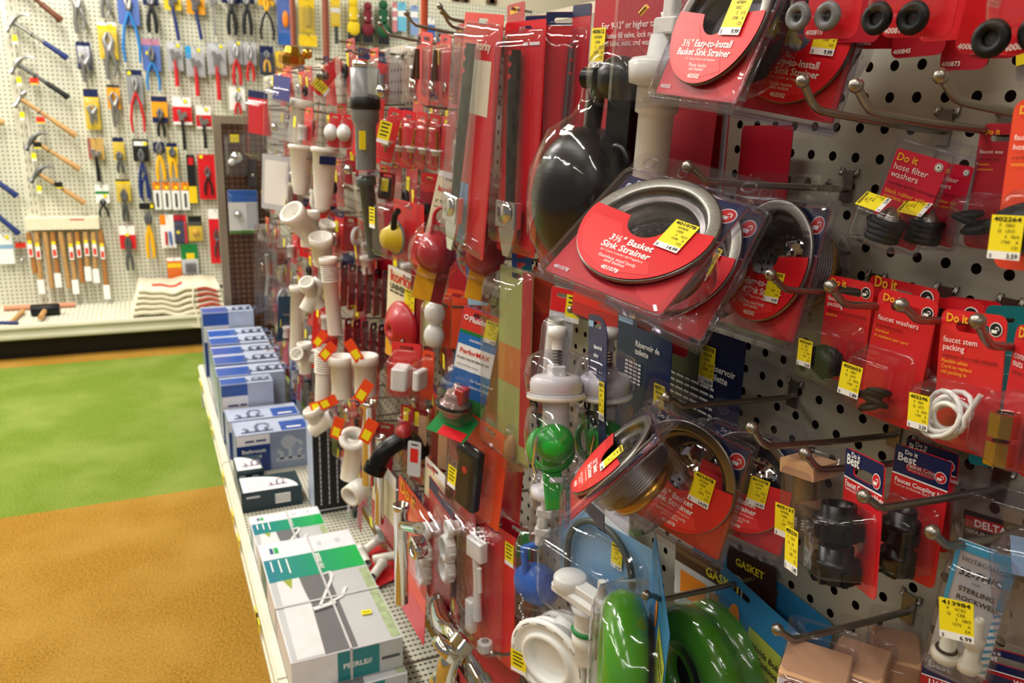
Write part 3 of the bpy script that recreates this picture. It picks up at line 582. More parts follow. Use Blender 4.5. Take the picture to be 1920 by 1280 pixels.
# hose filter washers in a clear package
def hosew(label, x, TL, TR, BL, tg=True):
    Mx, w, h = fit(x, TL, TR, BL); t = thing('hose_washer_pack', label, 'washer pack', group='hose filter washer packs', mat4=Mx)
    m = M().m(clear2).poly(rrect(-w / 2, -h, w / 2, 0, .004), .001, [slot_loop(w, -h * .06)]); lp = [(a, 0, b) for a, b in rrect(-w * .47, -h * .98, w * .47, -h * .12, .005)]; m.tube(lp + [lp[0]], .0009, 6); m.build('clamshell', t)
    cr = mat('raspberry_card', 'd11f3c', .35, coat=.3, var=.02); s = w / .05
    m = M().m(cr).poly(rrect(-w * .42, -h * .95, w * .42, -h * .19, .002), 0, th=.0006)
    prt(m, [('Do it', -.37, -.28, .0058 * s, gold, 'l', True), ('hose filter', -.37, -.355, .0050 * s, white), ('washers', -.37, -.42, .0050 * s, white), ('arandelas de filtro de manguera', -.37, -.48, .0024 * s, black), ('_______________', -.37, -.50, .0024 * s, black), ('black rubber with', -.37, -.555, .0034 * s, gold), ('stainless steel filter', -.37, -.60, .0034 * s, gold)], w, h, -.0008)
    m.m(white).poly(circ(w * .31, -h * .25, w * .065), -.0008); m.m(black).poly(circ(w * .31, -h * .25, w * .055), -.001); m.m(white).poly(circ(w * .31, -h * .25, w * .045), -.0012); m.m(black).poly(circ(w * .31, -h * .25, w * .015), -.0014)
    m.build('insert_card', t)
    c_filter(t, (w * .02, -.016, -h * .80), .82); shell(t, -w * .50, -h * .99, w * .40, -h * .62, .030, clear, r=.005, taper=.88)
    if tg: sticker(t, -w * .42, -h * .665, '400949', '2.79', .66, -.0315, 1.57, ('5B01', 'P  RAJ', '8/10  A', 'Q', 'CD'), tilt=Matrix.Rotation(math.radians(-50), 4, 'X'))
    return t
hosew('clear hose filter washers pack with yellow sticker over its pocket, nearer of two', -.055, (1690, 232), (1808, 262), (1612, 445))
hosew('hose filter washers pack peeking from behind the nearer one', -.030, (1755, 262), (1845, 275), (1705, 455))
small('dull red faucet washers card behind the hose washer packs', -.025, (1842, 224), (1930, 238), (1806, 455), ['faucet was'], ['arandelas para', 'beveled', 'assortment'], lambda t, c, w, h, d: c_washers(t, (c[0], c[1], c[2] - .006), .95, 4), None, ic=False, base=dred, bl=(-.60, -1.0, .3, -.56))
small('orange red card blurred at the edge of the view with a big yellow sticker', -.15, (1912, 160), (2037, 205), (1869, 478), ['faucet', 'hose'], ['arandelas', 'washers'], dk, (-.20, -.66, .72, '402264', '3.59'), ic=False, base=ored, bl=(-.2, -.9, .42, -.5))
# the crowd of red cards at the top
rr = random.Random(3)
TOP = [((1545, -170), (1645, -160), (1508, 62), -.13, 1, 'nearest the strainers, with grey discs in its pocket'), ((1695, -165), (1830, -160), (1652, 60), -.14, 1, 'front middle, with a dark lump in its pocket'), ((1760, -170), (1885, -165), (1722, 66), -.10, 0, 'just behind the front middle one'), ((1600, -160), (1690, -155), (1560, 72), -.08, 0, 'between the two front ones'), ((1850, -150), (1990, -140), (1790, 90), -.11, 0, 'behind and lower than the front row'), ((1700, -140), (1800, -135), (1672, 98), -.05, 0, 'low at the back beside the strainer drum'), ((1640, -140), (1730, -135), (1600, 84), -.05, 0, 'at the back directly over the strainer card'), ((1860, -130), (1960, -125), (1812, 102), -.07, 0, 'third row back'), ((1900, -150), (2040, -140), (1880, 84), -.15, 1, 'at the outer edge with a dark disc'), ((1800, -110), (1890, -105), (1762, 124), -.03, 0, 'lowest of all against the board')]
for i, (a, b, c, x, pk, lab) in enumerate(TOP):
    Mx, w, h = fit(x, a, b, c, -80); t = thing('washer_card', 'red card in the top cluster, ' + lab, 'washer card', group='red cards along the top', mat4=Mx)
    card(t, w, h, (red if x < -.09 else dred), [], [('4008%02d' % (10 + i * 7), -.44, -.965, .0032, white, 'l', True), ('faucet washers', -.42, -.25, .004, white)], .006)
    if pk:
        q = (-.55 * w, -.84 * h, .30 * w, -.50 * h); cc = ((q[0] + q[2]) / 2, -.011, (q[1] + q[3]) / 2)
        for dx in (-.012, .008): M().m(greyp if i == 0 else rubber).torus((0, 0, 0), .0065, .0032, 'y', 20, 8).m(dgrey).lathe([(.0045, -.001), (.0002, -.001)], 12, 'y').t(Matrix.Identity(4)).build('washer', t).location = (cc[0] + dx, cc[1] + .2 * dx, cc[2] - .012)
        shell(t, *q, .022, clear, r=.006, taper=.88)
# coupling nuts
def nuts(label, x, TL, TR, BL, yaw=None, tg=True, num='405574'):
    Mx, w, h = fit(x, TL, TR, BL, yaw); t = thing('coupling_nut_card', label, 'coupling nuts', group='faucet coupling nut cards', mat4=Mx); s = w / .045
    m_ = card(t, w, h, red, [(-.5, -.22, .5, 0, navy), (-.5, -.232, .5, -.22, white)], [('Do it', -.30, -.055, .0035 * s, white, 'l', True), ('Best', -.42, -.115, .0062 * s, white, 'l', True), ('Faucet Coupling Nuts', -.42, -.285, .0036 * s, white, 'l', True), ('Tuercas de Enchufe Del Grifo', -.42, -.315, .0020 * s, white)], .005, zs=-h * .15)
    m = M(); icon(m, w * .36, -h * .14, w * .10, -.0010); m.build('printed_icon', t)
    c_coupling(t, (.001, -.0165, -h * .66), .74 * s); shell(t, -w * .48, -h * .90, w * .42, -h * .40, .033 * s, clear, r=.005, taper=.92)
    if tg: sticker(t, -w * .47, -h * .62, num, '1.49', .86 * s, -.033 * s - .003, .08, ('P    5C09', 'Q    XK', '5   02/9', '1690    A', 'CD'))
    return t
nuts('faucet coupling nuts card turned aside showing two black nuts, nearer the spring package', -.10, (1588, 826), (1658, 884), (1572, 1060), -112)
nuts('faucet coupling nuts card facing out with dark nuts in shade', -.055, (1680, 828), (1786, 868), (1650, 1055), -85)
nuts('faucet coupling nuts card at the back, only its navy top showing', -.025, (1700, 822), (1800, 848), (1680, 1000), -88, False)
# spring package
def clearpack(label, cat, x, TL, TR, BL, dep, inside, name='clear_package', yaw=None, group=None, mt=None, tg=None):
    Mx, w, h = fit(x, TL, TR, BL, yaw); t = thing(name, label, cat, group=group, mat4=Mx); M().m(mt or clear2).poly(rrect(-w / 2, -h, w / 2, 0, .004), 0, [slot_loop(w, -h * .05)]).build('backing_sheet', t)
    inside(t, w, h); shell(t, -w * .46, -h * .97, w * .46, -h * .14, dep, mt or clear2, r=.006, taper=.93)
    if tg: sticker(t, tg[0] * w, tg[1] * h, s=tg[2], y=-dep - .001, num='405131', price='4.19')
    return t
def spring_in(t, w, h):
    M().m(kraft).box(-w * .40, w * .40, -.030, -.002, -h * .30, -h * .16).build('cardboard_block', t)
    M().m(mat('stem_body', '8a7a5c', .3, .6)).cyl((-w * .05, -.016, -h * .70), (-w * .05, -.016, -h * .32), w * .24, 16).build('valve_stem', t)
    P = [(-w * .05 + w * .2 * math.cos(a), -.016 + w * .2 * math.sin(a), -h * .94 + h * .2 * a / 40) for a in [i * .4 for i in range(100)]]
    M().m(dchrome).tube(P, .0011, 6).build('coil_spring', t)
clearpack('narrow clear package with a coil spring, between strainers and coupling nuts', 'valve spring', -.085, (1505, 812), (1585, 838), (1498, 990), .030, spring_in, 'spring_package', -85, tg=(-.46, -.62, .9))
# replacement stem with blue striped card
def stem_pack(label, L, TR, BL, x):
    Mx, w, h = fit(x, L, TR, BL); t = thing('stem_package', label, 'faucet stem', mat4=Mx)
    M().m(clear2).poly(rrect(-w * .62, -h * 1.04, w * .62, h * .16, .006), .001, [slot_loop(w, h * .09)]).build('backing_sheet', t)
    cb = mat('cyan_print', '2fa6c8', .4)
    m = M().m(mat('silver_paper', 'c9cccb', .35, .2)).poly([(-w / 2, -h), (w / 2, -h), (w / 2, 0), (-w / 2, 0)], 0, th=.001)
    m.m(cb).poly([(-w / 2, -h * .08), (w / 2, -h * .08), (w / 2, 0), (-w / 2, 0)], -.0004).poly([(-w / 2, -h * .5), (-w * .42, -h * .5), (-w * .42, -h * .08), (-w / 2, -h * .08)], -.0004).poly([(w * .36, -h * .44), (w / 2, -h * .44), (w / 2, -h * .08), (w * .36, -h * .08)], -.0004)
    m.m(white).poly([(w * .36, -h * .99), (w * .49, -h * .99), (w * .49, -h * .44), (w * .36, -h * .44)], -.0004); m.m(cb)
    for i in range(9): z = -h * (.98 - .06 * i); m.poly([(w * .36, z), (w * .49, z + h * .03), (w * .49, z + h * .055), (w * .36, z + h * .025)], -.0006)
    prt(m, [('HOT&COLD STEM', -.36, -.15, w * .085, black), ('32-7H/C', -.36, -.26, w * .15, black, 'l', True), ('FOR', -.1, -.31, w * .05, black), ('STERLING', -.3, -.385, w * .10, black, 'l', True), ('ROCKWELL', -.3, -.455, w * .10, black, 'l', True)], w, h, -.0009); m.build('printed_card', t)
    iv = mat('ivory_plastic', 'e6e4c8', .35, coat=.2)
    for dx, dz, kx in ((-.18, -.80, 1.35), (.22, -.80, 1.2), (.2, -.60, 1.0)):
        m = M().m(iv); o = (dx * w, -.012, dz * h)
        m.lathe([(w * .16 * kx, -h * .10), (w * .19 * kx, -h * .07), (w * .19 * kx, -h * .03), (w * .11 * kx, 0), (w * .10 * kx, h * .10), (w * .07 * kx, h * .13), (w * .04, h * .13), (w * .04, h * .06), (.0002, h * .06)], 24, 'z', o).build('valve_stem', t)
    M().m(rubber).torus((-.18 * w, -.014, -.795 * h), w * .17, w * .03, 'z', 24, 8).build('sealing_ring', t)
    shell(t, -w * .56, -h * 1.0, w * .54, -h * .02, .028, clear2, r=.006, taper=.9)
    sticker(t, -w * .46, -h * .32, '413984', '6.99', w / .050 * 1.3, -.030, .22, ('P    4C02', 'Q    CER', '2   08/5', '1575    A', 'EA'))
stem_pack('clear package with white hot and cold faucet stem and cyan striped edge', (1798, 1008), (1912, 1050), (1740, 1225), -.10)
def delta_in(t, w, h):
    m = M().m(black).poly([(-w * .42, -h * .9), (w * .42, -h * .9), (w * .42, -h * .42), (-w * .42, -h * .42)], -.001, th=.001); m.m(dred).poly([(-w * .40, -h * .56), (w * .0, -h * .56), (w * .0, -h * .46), (-w * .40, -h * .46)], -.0014)
    prt(m, [('DELTA', -.30, -.54, w * .08, white, 'l', True), ('GENUINE PARTS', -.39, -.61, w * .045, white), ('RP4993', .12, -.56, w * .07, white)], w, h, -.0018); m.build('printed_card', t)
clearpack('clear package with black card and red maker panel behind the stem package', 'faucet kit', -.03, (1800, 872), (1990, 900), (1790, 1075), .02, delta_in, 'kit_package', -85)
clearpack('empty-looking clear package hanging over the black carded kit at the board edge', 'faucet kit', -.09, (1880, 940), (2010, 985), (1895, 1180), .03, lambda t, w, h: M().m(lblue).poly([(-w * .4, -h * .5), (w * .3, -h * .5), (w * .3, -h * .2), (-w * .4, -h * .2)], -.001, th=.0008).build('printed_card', t), 'kit_package', -80)
# repair kit in kraft boxes
def kit(label, x, TL, TR, BL, front=True, yaw=None):
    Mx, w, h = fit(x, TL, TR, BL, yaw); t = thing('repair_kit', label, 'repair kit', group='boxed repair kits', mat4=Mx)
    M().m(clear2).poly(rrect(-w / 2, -h, w / 2, 0, .006), 0, [slot_loop(w, -h * .08)]).build('backing_sheet', t)
    M().m(kraft).bbox(-w * .44, w * .44, -.050, -.002, -h * .95, -h * .20, .003).build('kraft_box', t)
    if front:
        m = M().m(white).poly([(-w * .43, -h * .94), (w * .43, -h * .94), (w * .43, -h * .25), (-w * .43, -h * .25)], -.0505); m.m(black).poly([(-w * .43, -h * .57), (w * .30, -h * .57), (w * .30, -h * .40), (-w * .43, -h * .40)], -.0508)
        m.m(dgrey); m.tube([(w * .0, -.051, -h * .36), (w * .2, -.051, -h * .30), (w * .36, -.051, -h * .38)], .002, 6)
        m.m(maroon).torus((-w * .24, -.0508, -h * .32), w * .11, .0006, 'y', 24, 4)
        prt(m, [('DANCO', -.24, -.335, w * .055, black, 'c', True), ('REPAIR KIT', -.38, -.48, w * .085, white, 'l', True), ('Delta\u00ae', -.38, -.555, w * .065, white, 'l', True)], w, h, -.0512); m.build('printed_label', t)
    shell(t, -w * .47, -h * .97, w * .47, -h * .17, .054, clear2, r=.006, taper=.95)
kit('repair kit in a kraft box with white and black label, foremost on the low hook', -.125, (1480, 1148), (1618, 1190), (1455, 1330))
kit('plain kraft boxed kit second on the low hook', -.080, (1575, 1145), (1690, 1180), (1555, 1335), False)
kit('plain kraft boxed kit rearmost on the low hook', -.035, (1632, 1130), (1735, 1150), (1610, 1300), False)
# low navy and red cards at the bottom edge
def mack(label, x, TL, TR, BL):
    Mx, w, h = fit(x, TL, TR, BL); t = thing('washer_card', label, 'washer card', group='slip joint washer cards', mat4=Mx); s = w / .06
    card(t, w, h, dred, [(-.5, -.20, .5, 0, navy), (-.5, -.21, .5, -.20, white)], [('Do it', -.30, -.05, .0035 * s, white, 'l', True), ('Best', -.42, -.11, .0062 * s, white, 'l', True), ('1\u00bc" Mack Washers', -.42, -.27, .0050 * s, white, 'l', True)], .005)
    m = M(); icon(m, w * .38, -h * .12, w * .08, -.001); m.build('printed_icon', t)
mack('navy and red washer card low beside the kraft boxed kits', -.06, (1730, 1218), (1900, 1275), (1715, 1420))
mack('navy and red washer card half hidden at the bottom corner of the board', -.03, (1830, 1205), (1960, 1240), (1815, 1400))
pack('small yellow tag card pinned high on the board beside the red card', 'price tag', -.004, (1905, 98), (1925, 98), (1905, 150), -90, base=clear2, bands=[(-.5, -.45, .5, 0, yel)], slot=False, name='price_tag')
# ---------------------------------------------------------------- middle of the aisle: carded plumbing parts
# -- tall lever packages at the top
def lever(label, x, TL, TR, BL, rod, clip=True, base=red, dep=.022, prints=(), bands=(), yaw=None, boxy=(-.45, -.97, .45, -.06), rodx=(0.0, 0.0), group='tall tank lever packages'):
    Mx, w, h = fit(x, TL, TR, BL, yaw); t = thing('tank_lever_pack', label, 'tank lever', group=group, mat4=Mx)
    card(t, w, h, base, bands, prints, .004)
    y = -dep * .5; z0, z1 = -h * .12, -h * .78; r = min(.008, w * .10)
    m = M().m(rod); m.tube([(rodx[0] * w, y, z0), (rodx[0] * w * .7 + rodx[1] * w * .3, y, z0 * .6 + z1 * .4), (rodx[1] * w, y, z1)], [r * .9, r * .8, r * .55] if not clip else [r, r, r * .8], 8); m.m(red)
    for q in (.02, .10, .18): m.lathe([(r * .45, 0), (.0001, .0002)], 10, 'y', (rodx[0] * w, y - r * .95, z0 - h * q * .6))
    m.build('lever_arm', t)
    if clip:
        m = M().m(chrome); zc = z1 - h * .0; m.bbox(rodx[1] * w - r * 2.8, rodx[1] * w + r * 2.8, y - .008, y + .004, zc - h * .10, zc + h * .02, .002).build('handle_plate', t)
        M().m(chrome).lathe([(r * 1.9, .0), (r * 1.8, .002), (.0002, .0015)], 24, 'y', (rodx[1] * w, y - .0085, zc - h * .03)).build('spindle', t)
        M().m(chrome).loft([[(rodx[1] * w + a, y - b, z) for a, b in ((-q, 0), (q, 0), (q, .004), (-q, .004))] for z, q in ((zc - h * .10, r * 2.3), (zc - h * .15, r * 1.9), (zc - h * .23, r * .8))], True, True, False).build('handle', t)
    if dep: shell(t, boxy[0] * w, boxy[1] * h, boxy[2] * w, boxy[3] * h, dep, clear2 if clip else clear, r=.005, taper=.94)
    return t
lever('tall clear package with black tank lever and chrome handle, foremost and farthest out', -.135, (872, 22), (945, 28), (842, 452), rubber, rodx=(-.10, -.22), prints=[('korky', -.1, -.14, .012, cream, 'l', True)], bands=[(-.2, -.40, .3, -.18, cream), (-.35, -.98, -.05, -.7, lblue)])
lever('second tall package with black tank lever and chrome handle, behind the foremost', -.110, (948, 38), (1024, 40), (932, 462), rubber, rodx=(-.05, -.02), prints=[('#2', .0, -.1, .006, white, 'l')])
lever('tall red package with a bare silver lever arm under a navy header', -.085, (1024, 22), (1092, 22), (1008, 500), steel, clip=False, rodx=(.28, -.05), bands=[(-.5, -.05, .5, 0, navy)])
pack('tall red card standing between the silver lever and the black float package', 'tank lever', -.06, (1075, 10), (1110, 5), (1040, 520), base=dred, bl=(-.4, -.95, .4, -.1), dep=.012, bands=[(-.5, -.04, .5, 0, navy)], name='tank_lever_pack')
pack('red package back with pale lettering behind the second tank lever', 'tank lever', -.07, (985, 30), (1030, 28), (972, 470), base=red, prints=[('#1', -.3, -.1, .01, white), ('#2', -.3, -.14, .01, white)], bands=[(-.5, -.05, .5, 0, navy)], name='tank_lever_pack')
# float and fill valve package
def float_pack():
    Mx, w, h = fit(-.09, (1125, -90), (1375, -60), (1075, 560), -82); t = thing('fill_valve_pack', 'large red package with black float ball and white fill valve moulded in clear plastic', 'fill valve', mat4=Mx)
    card(t, w, h, dred, [(-.5, -.96, .5, -.92, red)], [('For 9-12" or higher tanks', -.42, -.16, w * .035, white), ('Includes fill valve, lock nut, flapper', -.42, -.185, w * .03, white), ('refill tube, nuts, and washers', -.42, -.205, w * .03, white)], .005)
    def loc(px, py, dx): p = Mx.inverted() @ at(px, py, x=dx); return p
    a = loc(1098, 372, -.14); R_ = .056
    m = M().m(gloss); pr = []
    for i in range(81):
        th = PI * i / 80; pr.append((max(.0003, R_ * math.sin(th) * (1 + .018 * (i % 2))), -R_ * 1.30 * math.cos(th)))
    o = m.lathe(pr, 40, 'z', (a.x, a.y, a.z)).build('float_ball', t)
    M().m(gloss).cyl((a.x + .002, a.y, a.z + R_ * 1.2), (a.x + .006, a.y, a.z + R_ * 2.0), .0085, 14).build('float_neck', t)
    m = M().m(clear); m.lathe([(.012, R_ * 2.1), (.013, R_ * 1.75), (.020, R_ * 1.5), (R_ * .8, R_ * 1.2), (R_ * 1.08, R_ * .5), (R_ * 1.1, 0), (R_ * 1.05, -R_ * .7), (R_ * .7, -R_ * 1.35), (.001, -R_ * 1.5)], 32, 'z', (a.x, a.y, a.z)); m.build('blister', t)
    b = loc(1162, 148, -.13); m = M().m(gloss)
    m.sphere((b.x, b.y, b.z), .027, 20, (1, .8, .8)).cyl((b.x - .02, b.y - .012, b.z), (b.x - .034, b.y - .016, b.z), .010, 16); m.box(b.x - .008, b.x + .026, b.y - .006, b.y + .008, b.z - .10, b.z - .01).torus((b.x + .012, b.y - .004, b.z - .078), .015, .0045, 'y', 24, 8); m.build('valve_body', t)
    m = M().m(clear).sphere((b.x - .002, b.y, b.z + .002), .036, 24, (1, .85, .95)); m.build('blister', t)
    c = loc(1238, 140, -.12); m = M().m(wplast); m.lathe([(.0165, -.185), (.0165, -.035), (.020, -.033), (.020, -.01), (.028, -.008), (.030, .010), (.026, .014), (.014, .016), (.012, .034), (.0003, .035)], 28, 'z', (c.x, c.y, c.z)).build('valve_tube', t)
    m = M().m(wplast).bbox(c.x - .006, c.x + .022, c.y - .010, c.y + .006, c.z + .034, c.z + .048, .003).bbox(c.x + .002, c.x + .016, c.y - .008, c.y + .004, c.z + .046, c.z + .066, .003).lathe([(.007, 0), (.008, .004), (.003, .006)], 12, 'z', (c.x + .004, c.y, c.z + .048)); m.build('lever_bracket', t)
    M().m(clear).bbox(c.x - .036, c.x + .040, c.y - .036, c.y + .02, c.z - .03, c.z + .075, .012).build('blister', t)
    sticker(t, *[(Mx.inverted() @ at(1102, 52, x=-.10)).x, (Mx.inverted() @ at(1102, 52, x=-.10)).z], s=1.4, lo=False, num='400612', price='24.99', y=-.004, wk=.8)
    M().m(brass).cyl((c.x - .012, c.y - .02, c.z + .05), (c.x - .004, c.y - .02, c.z + .056), .0024, 8).build('brass_screw', t)
float_pack()
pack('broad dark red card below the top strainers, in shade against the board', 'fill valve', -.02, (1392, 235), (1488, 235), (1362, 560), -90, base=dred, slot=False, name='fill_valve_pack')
pack('red card with a fold and grey margin below the top strainers', 'fill valve', -.05, (1240, 160), (1372, 165), (1215, 520), -88, base=red, slot=False, bands=[(.42, -.98, .5, -.02, lgrey)], name='fill_valve_pack')
# -- korky flappers
def korky(label, x, TL, TR, BL, kind='dome', tg=True, yaw=None, base=None, k=1.0, words='UNIVERSAL'):
    Mx, w, h = fit(x, TL, TR, BL, yaw); t = thing('flapper_pack', label, 'toilet flapper', group='flapper packages', mat4=Mx)
    card(t, w, h, base or cream, [(.12, -1, .5, 0, maroon), (-.5, -1, .12, -.74, mat('amber_card', 'e0a01c', .4)), (-.5, -.045, .12, 0, white)], [('korky', -.42, -.15, w * .17, red, 'l', True), (words, -.42, -.235, w * .085, black, 'l', True), ('Plus', .2, -.17, w * .10, white, 'l', True), ('#3', -.42, -.27, w * .04, black)], .005)
    if kind == 'cone': c_cone(t, (-w * .02, -.004, -h * .60), w * 13 * k)
    else:
        c_dome(t, (-w * .05, -.004, -h * .60), k); dome(t, -w * .05, -h * .60, .042 * k, .044 * k, .058 * k)
    if tg: sticker(t, w * .0, -h * .16, s=w * 12, lo=False, num='400501', price='8.99', y=-.003)
    return t
korky('cream and maroon flapper card with an uncovered red cone, lower on the rack', -.11, (728, 502), (800, 520), (722, 668), 'cone', yaw=-75)
korky('flapper card with red dome in a round clear bubble, behind the foremost lever', -.13, (823, 322), (885, 330), (770, 560), 'dome', False, words='2" TOILET', k=1.05)
korky('second domed flapper card with blue side panel, behind the other lever', -.10, (912, 332), (965, 338), (870, 560), 'dome', False, words='2" TOILET')
pack('blue flapper display card with red motifs hanging beside the domed flapper', 'toilet flapper', -.10, (862, 330), (900, 345), (878, 560), base=blue, prints=[('Large 3"', -.3, -.12, .05, white)], bands=[(-.5, -1, .5, -.93, lblue)] + [(-.2, -.62 - .1 * i, .2, -.56 - .1 * i, red) for i in range(3)], name='flapper_pack', group='flapper packages')
pack('second blue flapper display card between the two levers', 'toilet flapper', -.08, (955, 335), (992, 345), (962, 560), base=blue, bands=[(-.5, -1, .5, -.93, lblue)] + [(-.2, -.62 - .1 * i, .2, -.56 - .1 * i, red) for i in range(3)], name='flapper_pack', group='flapper packages')
pack('red card with a yellow cone in a tall clear pocket', 'toilet flapper', -.12, (738, 372), (795, 384), (738, 482), base=red, bl=(-.5, -.97, .1, -.04), content=lambda t, c, w, h, d: (M().m(mat('yellow_rubber', 'e8c81c', .4)).lathe([(.030, 0), (.026, .006), (.018, .024), (.004, .030), (.0003, .030)], 24, 'y', (c[0], c[1] + .01, c[2] - h * .12)).build('flush_cone', t), M().m(greyp).lathe([(.033, -.001), (.034, .002), (.030, .003)], 24, 'y', (c[0], c[1] + .012, c[2] - h * .12)).build('seal_ring', t), M().m(gloss).tube([(c[0] + .01, c[1], c[2]), (c[0] + .016, c[1], c[2] + h * .3), (c[0] + .03, c[1], c[2] + h * .4)], .006, 8).build('hinge_arm', t)), dep=.05, tag_=(-.5, -.12, 1.3, 1), name='flapper_pack', group='flapper packages')
# fluidmaster
Mx, w_, h_ = fit(-.13, (872, 566), (941, 602), (838, 752), -50)
t = thing('flush_valve_kit', 'flush valve repair kit on a folded red, blue and green card with angled base', 'repair kit', mat4=Mx)
card(t, w_, h_, mat('kit_blue', '1f6fc0', .4), [(-.5, -.22, .5, 0, mat('kit_red', 'd63a34', .4)), (-.5, -.25, .5, -.22, green), (-.48, -.60, .5, -.36, white), (-.5, -1, .5, -.86, green)], [('Fluidmaster', -.30, -.13, w_ * .13, white, 'l', True), ('UNIVERSAL', -.2, -.31, w_ * .05, white, 'l', True), ('PerforMAX', -.40, -.44, w_ * .12, red, 'l', True), ('FLUSH VALVE REPAIR KIT', -.44, -.50, w_ * .055, black, 'l', True), ('Leaks and Saves Water', -.42, -.56, w_ * .045, black), ('No Tank Removal', .0, -.69, w_ * .06, white, 'l', True), ('Adjusts to Flush', .0, -.75, w_ * .06, white, 'l', True)], .003)
M().m(green).loft([[(a * w_, -b, -h_ * (1 if b < .01 else 1.12)) for a, b in ((-.5, 0), (.5, 0))], [(a * w_, -.055, -h_ * 1.14) for a in (-.5, .5)]], False, False, False, False).m(red).loft([[(a * w_, -.038, -h_ * 1.09) for a in (-.2, .45)], [(a * w_, -.0555, -h_ * 1.136) for a in (-.2, .45)]], False, False, False, False).build('folded_base', t)
M().m(white).torus((-w_ * .38, -.001, -h_ * .10), w_ * .05, w_ * .012, 'y', 20, 6).build('printed_emblem', t)
cx_ = (-w_ * .10, -.028, -h_ * .86)
M().m(mat('clear_gasket', 'a58a86', .2, .3)).lathe([(.016, -.022), (.020, -.014), (.026, -.010), (.026, -.004), (.018, .0), (.016, .010), (.014, .018), (.006, .020), (.005, .030), (.0003, .030)], 28, 'z', cx_).build('flush_valve', t)
M().m(rubber).torus((cx_[0], cx_[1], cx_[2] - .004), .026, .0028, 'z', 28, 8).build('sealing_ring', t); M().m(redr).bbox(cx_[0] + .002, cx_[0] + .018, cx_[1] - .012, cx_[1] + .012, cx_[2] + .002, cx_[2] + .026, .003).build('float_block', t)
shell(t, -w_ * .46, -h_ * 1.06, w_ * .36, -h_ * .60, .05, clear, r=.005); sticker(t, w_ * .14, -h_ * .06, s=1.15, num='400418', price='9.99', y=-.002, wk=.85)
# pair of white bottles card
def two_bottles(t, c, w, h, d):
    for dz in (.22, -.24): M().m(wplast).sphere((c[0], c[1], c[2] + dz * h), w * .42, 18, (1, .8, 1.15)).build('float_ball', t)
pack('green edged card with two stacked white floats', 'toilet float', -.12, (800, 545), (848, 552), (798, 645), base=mat('lime_edge', 'c9d6a0', .4), bl=(-.4, -.98, .5, -.08), content=two_bottles, dep=.04, tag_=(-.4, -.04, 1.1), bands=[(.15, -1, .5, 0, ored)], name='float_pack', bt=.8)
pack('orange red card half hidden behind the two white floats', 'toilet float', -.08, (838, 540), (880, 548), (836, 650), base=ored, name='float_pack')
# teal strip, tall red cards and clear tall blister between
pack('long clear blister with greenish insert left of the teal strip', 'fill valve', -.10, (938, 505), (1000, 502), (932, 850), base=mat('olive_print', 'a9b06a', .4), bl=(-.48, -.98, .48, -.02), dep=.035, mt=clear2, bands=[(-.5, -.6, .5, -.4, mat('print_orange', 'c87a3a')), (.2, -.9, .5, 0, dred)], name='fill_valve_pack')
pack('narrow teal strip card with red punched slots', 'trim strip', -.085, (978, 498), (996, 500), (972, 775), base=teal, bands=[(-.1, -.12 - .09 * i, .25, -.08 - .09 * i, red) for i in range(7)], slot=False, name='strip_card')
pack('tall orange red card right of the teal strip', 'supply line', -.07, (1000, 500), (1040, 498), (985, 780), base=ored, bands=[(-.5, -.7, .5, -.3, red)], slot=False, name='supply_pack')
pack('red topped card with a long white tube in ribbed clear plastic', 'overflow tube', -.085, (1035, 535), (1082, 545), (1018, 710), base=lgrey, bands=[(-.5, -.25, .5, 0, red)], bl=(-.4, -.98, .4, -.28), content=lambda t, c, w, h, d: c_tube(t, (c[0], c[1], c[2] - h * .48), (c[0], c[1], c[2] + h * .48), w * .36, wplast, collar=False), dep=.03, tag_=(.15, -.05, 1.2), name='tube_pack')
